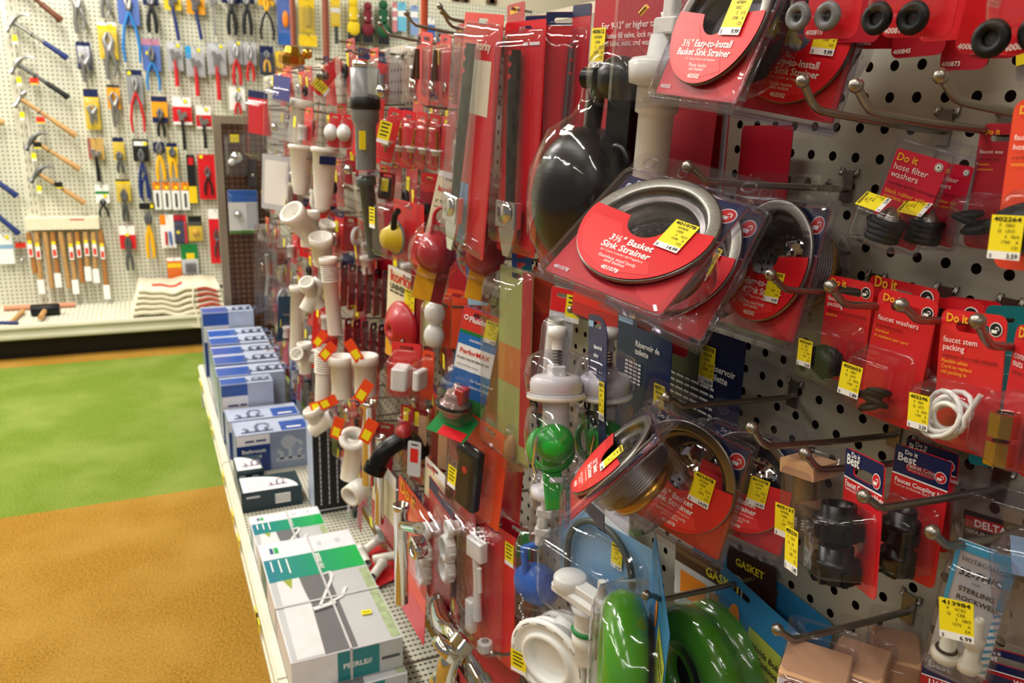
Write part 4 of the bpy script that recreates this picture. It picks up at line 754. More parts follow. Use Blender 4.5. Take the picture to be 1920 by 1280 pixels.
# -- fill valves with green flappers on navy cards
def fillvalve(label, x, TL, TR, BL, yaw, wide=True, tg=True):
    Mx, w, h = fit(x, TL, TR, BL, yaw); t = thing('fill_valve_kit', label, 'fill valve', group='navy fill valve kits', mat4=Mx)
    ol = [(-w / 2, -h), (w / 2, -h), (w / 2, -.02)] + [(w / 2 - w * .5 * (1 - math.cos(a)), -.02 + .02 * math.sin(a)) for a in [PI / 2 * i / 6 for i in range(1, 7)]] + [(-w / 2, 0)]
    card(t, w, h, navy, [(-.48, -.06, -.2, -.03, lblue)], [('R\u00e9servoir de', -.12, -.16, w * .06, white, 'l', True), ('toilette', -.12, -.20, w * .06, white, 'l', True)] + [('#4', -.3, -.26 - .02 * i, w * .035, white) for i in range(6)], .004, outline=ol, slot=True)
    cx, cy = -.004, -.042; o = (cx, cy, -h * .30)
    M().m(wplast).lathe([(.024, -.018), (.0275, -.014), (.0275, -.004), (.026, 0), (.022, .003), (.0003, .004)], 32, 'z', o).lathe([(.0275, -.022), (.031, -.020), (.031, -.016), (.0275, -.015)], 32, 'z', o).build('float_cup', t)
    M().m(wplast).lathe([(.006, 0), (.006, .012), (.010, .013), (.010, .024), (.0003, .025)], 16, 'z', (cx + .004, cy, o[2] + .030)).bbox(cx - .012, cx + .014, cy - .008, cy + .008, o[2] + .002, o[2] + .014, .003).build('cap', t)
    P = [(cx + .004 + .0045 * math.cos(a), cy + .0045 * math.sin(a), o[2] + .014 + .026 * a / 50) for a in [i * .6 for i in range(84)]]
    M().m(dchrome).tube(P, .0009, 5).build('spring', t)
    M().m(wplast).cyl((cx, cy, o[2] - .02), (cx, cy, -h * .60), .014, 20).build('valve_tube', t)
    g = (cx + .004, cy - .004, -h * .60)
    M().m(green_p).sphere((g[0] + .010, g[1], g[2]), .0205, 24).build('flapper_ball', t)
    q = Matrix.Rotation(math.radians(-28), 4, 'Y'); m = M().m(green_p).t(Matrix.Translation((g[0] - .014, g[1], g[2] - .012)) @ q).bbox(-.0025, .0025, -.010, .010, -.064, .034, .002).lathe([(.024, 0), (.0265, .002), (.024, .005), (.020, .005)], 28, 'x', (.002, 0, 0)); m.build('flapper_frame', t)
    m = M().m(gloss)
    for i in range(6): m.torus((g[0] - .024 + i * .0075, g[1] - .018, g[2] + .055 - i * .0065), .0045, .0014, 'y' if i % 2 else 'z', 12, 6)
    m.bbox(g[0] - .040, g[0] - .022, g[1] - .016, g[1] - .012, g[2] + .030, g[2] + .052, .002); m.build('chain', t)
    m = M().m(wplast).lathe([(.020, -.012), (.024, -.010), (.024, 0), (.014, .002), (.012, .014)], 20, 'z', (cx - .010, cy, -h * .84)).bbox(cx - .03, cx + .01, cy - .008, cy + .008, -h * .80, -h * .77, .003); m.build('lock_nut', t)
    M().m(chrome).tube([(g[0] + .02, g[1] - .02, g[2] + .01), (g[0] + .018, g[1] - .024, g[2] - .02), (g[0] + .012, g[1] - .02, g[2] - .03)], .0018, 6).torus((g[0] + .004, g[1] - .02, g[2] - .036), .004, .001, 'y', 14, 5).build('clip', t)
    for (za, zb, r) in ((-.17, -.40, .034), (-.42, -.72, .034), (-.74, -.94, .028)):
        M().m(clear2).loft([[(cx + a, cy + b, h * z) for a, b in circ(0, 0, r * kk, 20)] for z, kk in ((za, .55), (za - .03, .9), ((za + zb) / 2, 1), (zb + .03, .95), (zb, .7))], False, False, True).build('blister', t)
    if tg: sticker(t, w * .28, -h * .30, s=1.3, num='402911', price='13.79', y=-.003, wk=.7)
fillvalve('navy fill valve kit with green flapper, turned edge-on nearest the teal strip', -.13, (1104, 580), (1138, 602), (1099, 952), -106)
fillvalve('second navy fill valve kit with dim green flapper behind the first', -.085, (1160, 572), (1262, 620), (1145, 902), -92)
pack('large navy card with white French wording against the pegboard', 'fill valve', -.035, (1255, 600), (1400, 632), (1240, 790), -90, base=mat('deep_navy', '0b1742', .4, coat=.2), slot=False, prints=[('R\u00e9servoir', .10, -.34, .062, white, 'l', True), ('toilette', .10, -.42, .062, white, 'l', True)] + [('#6', -.42, -.52 - .06 * i, .035, white) for i in range(5)], tag_=(-.02, -.14, 1.4), name='fill_valve_kit', lo=False)
pack('crumpled clear bag with white parts under the nearest green flapper', 'fill valve', -.10, (1005, 880), (1060, 890), (992, 1010), base=clear2, bl=(-.45, -.95, .45, -.05), content=lambda t, c, w, h, d: [M().m(wplast).bbox(c[0] - w * .3, c[0] + w * .3, c[1] - .006, c[1] + .006, c[2] + z * h - .006, c[2] + z * h + .006, .003).cyl((c[0] + z * w * .3, c[1], c[2] + z * h - .02), (c[0] + z * w * .3, c[1], c[2] + z * h + .02), .006, 12).build('plastic_arm', t) for z in (.3, 0, -.3)], mt=clearw, dep=.03, name='parts_bag')
# -- blue card fill valve
Mx, w_, h_ = fit(-.075, (1058, 978), (1222, 985), (1052, 1150), -78)
t = thing('fill_valve_kit', 'pale blue carded white fill valve beside the closet flanges', 'fill valve', mat4=Mx)
bl_ = mat('valve_blue', '79a7cf', .35, coat=.3)
card(t, w_, h_, bl_, [(-.5, -1, .5, -.80, mat('valve_navy', '28508f', .4))], [('Water', .02, -.93, w_ * .11, white, 'l', True), ('Quiet', .25, -.93, w_ * .11, white, 'l', True)], .006)
M().m(mat('grey_tube', '4c5450', .4)).torus((0, -.008, -h_ * .42), w_ * .36, .0045, 'y', 30, 8, 0, PI).cyl((-w_ * .36, -.008, -h_ * .42), (-w_ * .36, -.008, -h_ * .85), .0045, 10).cyl((w_ * .36, -.008, -h_ * .42), (w_ * .36, -.008, -h_ * .7), .0045, 10).build('refill_tube', t)
o_ = (-w_ * .05, -.035, -h_ * .60)
M().m(wplast).lathe([(.020, -.004), (.022, 0), (.022, .010), (.019, .013), (.0003, .014)], 28, 'z', (o_[0] - .014, o_[1], o_[2])).build('valve_cap', t)
M().m(wplast).bbox(o_[0] - .038, o_[0] + .052, o_[1] - .016, o_[1] + .016, o_[2] - .016, o_[2] + .0, .008).bbox(o_[0] + .004, o_[0] + .056, o_[1] - .010, o_[1] + .010, o_[2] + .0, o_[2] + .010, .003).cyl((o_[0] + .044, o_[1], o_[2] + .008), (o_[0] + .044, o_[1], o_[2] + .032), .0055, 14).build('float_arm', t)
M().m(dchrome).cyl((o_[0] + .044, o_[1], o_[2] + .006), (o_[0] + .044, o_[1], o_[2] + .024), .004, 10).build('adjusting_screw', t)
M().m(wplast).lathe([(.012, -.085), (.016, -.080), (.016, -.058), (.020, -.056), (.020, -.044), (.018, -.040), (.018, -.010), (.022, -.006), (.0003, -.004)], 26, 'z', (o_[0] + .022, o_[1], o_[2] - .01)).build('valve_shank', t)
M().m(green).torus((o_[0] + .022, o_[1], o_[2] - .046), .018, .0035, 'z', 26, 8).build('green_gasket', t)
shell(t, -w_ * .46, -h_ * .9, w_ * .45, -h_ * .14, .062, clear, r=.02, taper=.85); sticker(t, w_ * .10, -h_ * .12, s=1.1, num='400415', price='12.99', y=-.003, wk=.8)
pack('white backed navy card standing behind the blue carded fill valve', 'fill valve', -.04, (1120, 900), (1180, 905), (1118, 1040), -85, base=white, bands=[(-.5, -1, .5, -.7, navy)], slot=False, name='fill_valve_kit')
# blue flapper pack
def blueflap(t, c, w, h, d):
    M().m(bluep).lathe([(.034, 0), (.036, .005), (.030, .010), (.022, .022), (.0003, .026)], 28, 'y', (c[0] + .004, c[1] + .012, c[2] - h * .1)).build('flapper_disc', t)
    M().m(bluep).tube([(c[0] - .01, c[1], c[2] + h * .05), (c[0] - .012, c[1], c[2] + h * .35), (c[0] + .01, c[1] + .004, c[2] + h * .42)], .006, 8).build('hinge_arm', t)
    m = M().m(chrome)
    for i in range(12): m.sphere((c[0] - .012 + .003 * math.sin(i), c[1] - .016, c[2] - h * .15 - i * .0045), .0019, 8)
    m.build('ball_chain', t)
pack('blue rubber flapper with ball chain in a clear pack', 'toilet flapper', -.09, (975, 975), (1040, 985), (978, 1150), base=clear2, bl=(-.46, -.92, .46, -.06), content=blueflap, dep=.05, mt=clear, bands=[(-.5, -.4, -.2, -.1, green)], name='flapper_pack', bt=.85)
# closet flanges
def flange(label, L, R, r=.075):
    t = thing('closet_flange', label, 'closet flange', L, R, 'white closet flanges'); m = M().m(wplast)
    m.lathe([(r * .55, 0), (r, 0), (r * 1.02, .003), (r, .008), (r * .86, .009), (r * .84, .005), (r * .70, .005), (r * .68, .010), (r * .58, .012), (r * .54, .004), (r * .52, -.03), (r * .56, -.03), (r * .57, 0)], 48, 'y'); m.build('ring', t)
    m = M().m(greyp)
    for i in range(12):
        a = i * PI / 6; m.torus((0, -.0075, 0), r * .93, .0014, 'y', 8, 6, a, a + .28)
    m.build('bolt_slots', t)
    M().m(wplast).cyl((0, .005, 0), (0, .055, 0), r * .55, 36).build('pipe_socket', t)
    sticker(t, -r * .98, -r * .1, s=1.2, lo=True, y=-.0105); return t
pf = at(1040, 1205, x=-.10)
f1 = flange('white closet flange ring, foremost on its hook, with yellow sticker', tuple(at(1030, 1232, x=-.115)), (4, 0, -62), .058)
for i, (px, dx, lab) in enumerate(((1046, -.080, 'second white closet flange, just behind the foremost'), (1066, -.052, 'third white closet flange on the hook'), (1082, -.025, 'rearmost white closet flange close to the board'))):
    copy_tree(f1, lab, tuple(at(1030 + (16, 34, 50)[i], (1226, 1215, 1212)[i], x=dx)), (4, 0, -66 - 5 * i))
# wax rings
def wax(label, L, R, k=1.0):
    t = thing('wax_ring_pack', label, 'wax ring', L, R, 'green toilet seal packages')
    w, h = .165, .17; cd = mat('seal_blue', '2f7fb8', .4); lm = mat('seal_lime', 'a9b94a', .45)
    m = M().m(cd).poly(rrect(-w / 2, -h, w / 2, .01, .006), .001, [slot_loop(w, -.003)], .0008); m.m(lm).poly([(w * .12, -h * .75), (w * .485, -h * .75), (w * .485, -h * .16), (w * .12, -h * .16)], .0004)
    prt(m, [('Holds Bolts', .17, -.27, .0065, black, 'l', True), ('& Cushions', .17, -.33, .0065, black, 'l', True), ('Sostiene pernos', .17, -.39, .005, black), ('empaquetadura', .17, -.44, .005, black), ('Flexible to fit', .17, -.50, .006, black, 'l', True), ('Flexible y adaptable', .17, -.55, .005, black)], w, h, .0)
    m.m(orange).poly([(w * -.02 + .009 * math.sin(a), -h * .22 - .012 * math.cos(a) * (1 if math.cos(a) > 0 else 1.6)) for a in [2 * PI * i / 16 for i in range(16)]], .0002); prt(m, [('No', -.045, -.22, .005, black, 'l', True), ('Leak', -.06, -.26, .005, black, 'l', True)], w, h, -.0004)
    m.build('backing_card', t)
    M().m(waxg).torus((-.014, -.028, -h * .62), .049, .022, 'y', 44, 18, sq=1.05).build('sponge_ring', t); M().m(rubber).torus((-.014, -.004, -h * .62), .036, .006, 'y', 36, 8).lathe([(.030, -.002), (.026, .028), (.024, .03), (.024, -.002)], 36, 'y', (-.014, -.004, -h * .62)).build('black_funnel', t)
    M().m(clear).lathe([(.084, .0), (.082, .03), (.074, .052), (.056, .060), (.036, .056), (.026, .03), (.0003, .026)], 40, 'y', (-.014, -.001, -h * .62)).build('blister', t)
    return t
w1 = wax('green toilet seal ring package seen side-on, foremost on the low hook', tuple(at(1236, 1098, x=-.130)), (0, 4, -120))
copy_tree(w1, 'second green toilet seal ring, its arch facing out behind the side-on one', tuple(at(1388, 1108, x=-.045)), (0, 3, -92))
copy_tree(w1, 'third green toilet seal package with blue and lime card showing', tuple(at(1440, 1095, x=-.014)), (0, 3, -89))
pack('card with orange and brown swirls and gasket lettering, above the green seals', 'gasket kit', -.045, (1268, 1035), (1390, 1060), (1265, 1150), -88, base=lgrey, bands=[(-.5, -.3, .5, 0, mat('choc', '3a1e14')), (-.4, -.8, 0, -.4, orange), (.05, -.7, .35, -.45, mat('tan_print', 'b98a5a'))], prints=[('GASKET', .0, -.24, .14, yel, 'l', True)], slot=False, name='gasket_kit')
pack('second gasket kit card behind, with yellow letters on brown', 'gasket kit', -.02, (1365, 1035), (1455, 1050), (1362, 1130), -88, base=mat('choc', '3a1e14'), prints=[('GASKET', -.3, -.3, .14, yel, 'l', True)], slot=False, name='gasket_kit')
pack('white disc with black arrow at the bottom beneath the green seals', 'toilet part', -.09, (1115, 1262), (1185, 1262), (1112, 1330), -84, base=lgrey, bands=[(-.1, -.5, .3, -.1, black)], slot=False, r=.03, name='disc_card')
# -- black rubber card
pack('orange red card with long black rubber pieces in clear pocket', 'rubber part', -.12, (885, 775), (955, 822), (868, 945), None, base=ored, bl=(-.52, -.95, .30, -.10), content=lambda t, c, w, h, d: (M().m(rubber).bbox(c[0] - w * .3, c[0] + w * .35, c[1] - .01, c[1] + .008, c[2] - h * .38, c[2] + h * .36, .006).build('rubber_slab', t), M().m(red).lathe([(.006, .0), (.0002, .0002)], 14, 'y', (c[0], c[1] - .011, c[2] + h * .1)).build('red_dot', t)), dep=.045, tag_=(-.35, -.42, 1.2, 1), name='rubber_pack')
pack('second orange red rubber card behind the first', 'rubber part', -.07, (945, 800), (985, 830), (935, 950), None, base=dred, bl=(-.5, -.95, .3, -.1), dep=.03, name='rubber_pack')
# -- tall red cards with chrome tee and white nuts
def teecard(t, c, w, h, d):
    pass
Mx, w_, h_ = fit(-.135, (748, 888), (805, 965), (742, 1120))
t = thing('tee_card', 'orange red card with a long chrome drain tee, nearest the boxed faucets', 'drain tee', mat4=Mx)
card(t, w_, h_, ored, [(-.5, -1, .5, -.75, mat('pinkish_red', 'd8505a', .4))], [('Do it', -.42, -.10, w_ * .17, gold, 'l', True)], .006)
inv = Mx.inverted()
def lp(px, py, x): return tuple(inv @ at(px, py, x=x))
c_tube(t, lp(753, 1128, -.185), lp(752, 945, -.185), .0125, chrome, 'chrome_pipe'); c_tube(t, lp(757, 985, -.185), lp(786, 990, -.215), .0095, chrome, 'side_inlet', False)
M().m(chrome).t(Matrix.Translation(lp(775, 1028, -.20))).torus((0, 0, 0), .016, .0042, 'y', 28, 10).lathe([(.016, -.02), (.0195, -.018), (.0195, 0)], 28, 'y').build('slip_nut', t)
sticker(t, w_ * .2, -h_ * .45, s=1.2, lo=True)
def nutcard(label, x, TL, TR, BL, yaw=None, base=dred, bands=(), k=1, tg=None):
    return pack(label, 'slip nuts', x, TL, TR, BL, yaw, base=base, bands=bands, bl=(-.5, -.80, .5, -.16), content=lambda t, c, w, h, d: (c_slipnut(t, (c[0], c[1], c[2] - h * .12), 1, min(.024, w * .4)), c_tube(t, (c[0], c[1] + .01, c[2] + h * .28), (c[0], c[1] - .012, c[2] + h * .28), .013, wplast)), dep=.04, tag_=tg, name='slip_nut_card', group='white slip nut cards')
nutcard('white slip nuts on a red card with navy corner, next past the chrome tee', -.12, (805, 890), (850, 950), (800, 1110), bands=[(-.5, -.10, .5, 0, navy)], tg=(.2, -.3, 1.1))
nutcard('white slip nuts on the second red card, behind the first nut card', -.10, (852, 892), (892, 950), (848, 1100), bands=[(-.5, -.10, .5, 0, navy)], tg=(.2, -.3, 1.1))
nutcard('white slip nuts on a crimson card deeper in, beside the tank lever card', -.06, (880, 925), (920, 975), (876, 1110))
for i, (a, b, c, lab) in enumerate((((700, 862), (742, 880), (698, 985), 'white topped flapper card behind the chrome tee, with yellow sticker'), ((798, 862), (835, 885), (795, 960), 'small white topped card above the slip nuts'))):
    pack(lab, 'toilet flapper', -.14 + .03 * i, a, b, c, -85, base=cream, bands=[(-.5, -.16, .5, 0, white), (-.5, -1, .5, -.7, redr)], prints=[('korky', -.4, -.14, .10, red, 'l', True)], tag_=(-.2, -.3, 1.3), name='flapper_pack', group='flapper packages')
for i, (a, b, c, lab) in enumerate((((735, 880), (790, 935), (730, 960), 'navy and clear angled card edge behind the chrome tee'), ((818, 880), (860, 930), (812, 960), 'navy angled card edge over the slip nuts'))):
    pack(lab, 'slip nuts', -.09, a, b, c, base=navy, bl=(-.4, -.9, .4, -.3), dep=.02, name='slip_nut_card')
# tank lever white on red
def tlever(t, c, w, h, d):
    M().m(wplast).tube([(c[0] - w * .1, c[1], c[2] + h * .40), (c[0] - w * .04, c[1], c[2] + h * .1), (c[0], c[1], c[2] - h * .25)], [.007, .006, .008], 10).build('lever_arm', t)
    M().m(wplast).bbox(c[0] - w * .3, c[0] + w * .2, c[1] - .008, c[1] + .008, c[2] + h * .26, c[2] + h * .42, .004).bbox(c[0] - w * .34, c[0] - w * .1, c[1] - .008, c[1] + .008, c[2] - h * .40, c[2] - h * .12, .005).cyl((c[0] + w * .2, c[1] - .01, c[2] + h * .24), (c[0] + w * .24, c[1] - .01, c[2] + h * .05), .004, 10).build('bracket', t)
    M().m(wplast).lathe([(.008, -.01), (.013, -.008), (.013, .006), (.007, .008)], 8, 'z', (c[0] + w * .25, c[1], c[2] - h * .42), False).build('hex_nut', t)
pack('red card with a white plastic tank lever in clear plastic', 'tank lever', -.10, (886, 955), (968, 1010), (884, 1190), None, base=red, bl=(-.50, -.97, .22, -.06), content=tlever, dep=.035, tag_=(.28, -.06, 1.3), name='tank_lever_pack', mt=clearw)
pack('crimson card backed against the board behind the white tank lever', 'tank lever', -.04, (940, 965), (1000, 1000), (938, 1230), None, base=dred, bl=(-.4, -.9, .4, -.3), dep=.02, name='tank_lever_pack')
pack('long crimson card under the tank lever with pierced top', 'drain trap', -.11, (850, 1180), (975, 1250), (845, 1400), None, base=dred, tag_=(.3, -.35, 1.3), name='trap_card')
# chrome P trap
t = thing('chrome_trap', 'curved chrome sink trap on a low hook above the shelf', 'drain trap', at(850, 1200, x=-.14))
iv_ = lambda px, py, x: tuple(at(px, py, x=x) - t.location)
c_elbow(t, [iv_(822, 1130, -.12), iv_(828, 1165, -.15), iv_(850, 1190, -.17), iv_(905, 1290, -.15)], .016, chrome); c_elbow(t, [iv_(835, 1300, -.2), iv_(838, 1240, -.2), iv_(870, 1200, -.17)], .016, chrome)
M().m(chrome).t(Matrix.Translation(iv_(836, 1215, -.2)) @ Matrix.Rotation(.9, 4, 'Y')).lathe([(.018, -.01), (.024, -.008), (.024, .008), (.018, .01)], 10, 'z').build('slip_nut', t); M().m(brass).t(Matrix.Translation(iv_(848, 1232, -.19))).torus((0, 0, 0), .013, .004, 'y', 20, 8).build('washer', t)
t = thing('chrome_trap', 'second chrome trap end low behind the first', 'drain trap', at(790, 1290, x=-.16)); iv2 = lambda px, py, x: tuple(at(px, py, x=x) - t.location)
c_elbow(t, [iv2(815, 1330, -.2), iv2(822, 1275, -.2), iv2(850, 1265, -.18)], .018, chrome)
# ---------------------------------------------------------------- boxes on the base shelf
bblue = mat('faucet_box_blue', '2c56a8', .35, coat=.3); bgrey = mat('faucet_box_grey', '8e9cba', .35, coat=.3, var=.10, vscale=25); bnavy = mat('faucet_box_navy', '1e3b82', .35, coat=.3); bpale = mat('faucet_box_pale', 'b9c4dc', .35, coat=.3, var=.06, vscale=20); bwhite = mat('faucet_box_white', 'e9ebf2', .35, coat=.3)
pg = mat('green_gradient_print', '1fae5a', .35, coat=.2); ptl = mat('teal_gradient_print', '0f8088', .35, coat=.2); pgy = mat('photo_grey', 'c2c6c8', .35, coat=.2, var=.05, vscale=8); pdk = mat('photo_dark', '6d7072', .35, coat=.2); dteal = mat('dark_teal_box', '12303c', .4, coat=.2)
def flatfaucet(m, x, y, z, s, front=True, mt=None):
    """printed picture of a tap, as a flat print on the box face"""
    m.m(mt or chrome); e = -.0006
    def P(a, b): return (x + a * s, y + e, z + b * s) if front else (x + a * s, y + b * s, z - e)
    def ribbon(pts, wd):
        L, R = [], []
        for i, (a, b) in enumerate(pts):
            a0, b0 = pts[max(i - 1, 0)]; a1, b1 = pts[min(i + 1, len(pts) - 1)]; d = math.hypot(a1 - a0, b1 - b0) or 1; nx, ny = -(b1 - b0) / d * wd, (a1 - a0) / d * wd
            L.append(P(a + nx, b + ny)); R.append(P(a - nx, b - ny))
        n = len(pts); m.add(L + R, [(i, i + 1, n + i + 1, n + i) for i in range(n - 1)], False)
    ribbon([(-.5, -.35), (.5, -.35)], .07); ribbon([(-.3, -.35), (-.3, -.1), (-.42, 0)], .06); ribbon([(.3, -.35), (.3, -.1), (.42, 0)], .06); ribbon([(0, -.35), (0, .1), (.1, .3), (.3, .3), (.42, .12)], .06)
def faucet_box(label, x0, x1, y0, y1, h, style='wide', rz=0, z=.2, group='blue faucet boxes', lean=None):
    t = thing('faucet_box', label, 'faucet box', ((x0 + x1) / 2, (y0 + y1) / 2, z), lean or (0, 0, rz), group); w, d = x1 - x0, y1 - y0
    M().m(bgrey).bbox(-w / 2, w / 2, -d / 2, d / 2, 0, h, .0015).build('carton', t)
    m = M(); y = -d / 2 - .0004
    def fr(a, b, c, e, mt, dy=0): m.m(mt).poly([(a * w, b * h), (c * w, b * h), (c * w, e * h), (a * w, e * h)], y - dy)
    def tp(a, b, c, e, mt, dz=0): m.m(mt).add([(a * w, b * d, h + .0004 + dz), (c * w, b * d, h + .0004 + dz), (c * w, e * d, h + .0004 + dz), (a * w, e * d, h + .0004 + dz)], [(0, 1, 2, 3)], False)
    if style == 'wide':
        fr(-.49, .01, -.05, .72, bnavy); fr(-.49, .72, -.05, .98, bwhite); fr(-.05, .01, .49, .98, bgrey)
        m.m(white).text('Bathroom', -w * .27, h * .52, h * .10, y - .0005, 'c', 0, True); m.text('Faucet', -w * .27, h * .38, h * .10, y - .0005, 'c', 0, True)
        for k in range(3): m.text('#3', -w * .42, h * (.26 - k * .07), h * .04, y - .0005, 'c')
        m.m(bnavy).text('#2', -w * .38, h * .80, h * .08, y - .0005); flatfaucet(m, w * .22, y, h * .5, h * .7, True, mat('print_silver', 'b4bccb', .4)); m.m(mat('print_silver', 'b4bccb')).poly(circ(w * .2, h * .7, h * .18, 24), y - .0003)
        tp(-.49, -.49, .49, .49, bpale); tp(.12, -.45, .48, .2, bblue, .0003); flatfaucet(m, -w * .2, -d * .05, h + .0006, d * .8, False, mat('print_dark', '5f6a86', .4))
        m.m(white).add([(w * .2, -d * .3, h + .001), (w * .4, -d * .3, h + .001), (w * .4, -d * .22, h + .001), (w * .2, -d * .22, h + .001)], [(0, 1, 2, 3)], False)
    else:
        fr(-.49, .02, .0, .55, bnavy); fr(-.49, .55, .0, .8, bwhite); fr(-.49, .8, .0, .99, bblue); fr(.0, .02, .49, .99, bpale)
        m.m(bnavy).text('#2', -w * .38, h * .63, h * .05, y - .0005)
        tp(-.49, -.49, .49, .49, bpale); tp(-.49, -.45, .0, .3, bblue, .0003)
        for k in range(3): flatfaucet(m, w * (.12 + .15 * k), 0, h + .0006, d * .7, False, mat('print_dark', '5f6a86', .4))
    m.build('printed_faces', t); return t
faucet_box('large blue and grey bathroom faucet box, nearest of the blue boxes', -.334, -.082, 2.66, 2.795, .143)
faucet_box('blue and grey faucet box directly behind the nearest blue one', -.345, -.09, 2.80, 2.93, .146)
faucet_box('tall white labelled faucet box standing behind the two wide ones', -.35, -.16, 2.95, 3.04, .235, 'tall')
for k, nm in enumerate(('second of the upright blue faucet boxes', 'third of the upright blue faucet boxes, its top printed with taps', 'upright blue faucet box in the middle of the long row', 'upright blue faucet box two before the farthest', 'upright blue faucet box next before the farthest')):
    faucet_box(nm, -.352 + .004 * k, -.10 + .002 * k, 3.055 + k * .148, 3.19 + k * .148, .235 + .004 * (k % 2), 'tall')
faucet_box('farthest blue faucet box, tall, against the brown wing panel', -.35, -.12, 3.80, 3.93, .31, 'tall')
faucet_box('slim blue and white box leaning against the hanging packages', -.090, -.050, 3.02, 3.10, .29, 'tall', lean=(-8, 4, -4))
def tealbox(label, x0, x1, y0, y1, h):
    t = thing('cartridge_box', label, 'small box', ((x0 + x1) / 2, (y0 + y1) / 2, .2), group='dark teal boxes'); w, d = x1 - x0, y1 - y0
    M().m(dteal).bbox(-w / 2, w / 2, -d / 2, d / 2, 0, h, .0012).build('carton', t)
    m = M().m(white); P = [(w * .48, -d * .46), (w * .48, d * .46), (-w * .05, d * .46)] + [(w * .48 - w * .53 * math.sin(a), -d * .46 + d * .92 * math.cos(a)) for a in [PI / 2 * i / 8 for i in range(1, 8)]][::1]
    P = [(-w * .46, -d * .46), (w * .44, -d * .46)] + [(-w * .46 + w * .9 * math.cos(a), -d * .46 + d * .92 * math.sin(a)) for a in [PI / 2 * i / 10 for i in range(1, 10)]] + [(-w * .46, d * .46)]
    m.add([(a, b, h + .0004) for a, b in P], [tuple(range(len(P)))], False); m.m(lgrey)
    for k in range(4): m.add([(-w * .4, d * (-.35 + .15 * k), h + .0008), (-w * .05, d * (-.35 + .15 * k), h + .0008), (-w * .05, d * (-.28 + .15 * k), h + .0008), (-w * .4, d * (-.28 + .15 * k), h + .0008)], [(0, 1, 2, 3)], False)
    flatfaucet(m, w * .12, -d * .05, h + .0005, d * .5, False, mat('print_mauve', '8a7c92'))
    m.m(white).poly([(w * .05, h * .25), (w * .3, h * .25), (w * .3, h * .75), (w * .05, h * .75)], -d / 2 - .0004); m.m(black)
    for k in range(8): m.poly([(w * (.06 + .03 * k), h * .3), (w * (.07 + .03 * k), h * .3), (w * (.07 + .03 * k), h * .7), (w * (.06 + .03 * k), h * .7)], -d / 2 - .0006)
    m.m(lgrey).text('KOHLER', -w * .4, h * .7, h * .14, -d / 2 - .0006) if 0 else m.m(lgrey).poly([(-w * .42, h * .7), (-w * .2, h * .7), (-w * .2, h * .8), (-w * .42, h * .8)], -d / 2 - .0006)
    m.build('printed_faces', t); return t
tealbox('dark teal box with white curved label, lying in front of the big blue box', -.350, -.265, 2.50, 2.62, .085)
tealbox('lower dark teal box with barcode, in front of the first teal box', -.352, -.165, 2.37, 2.49, .066)
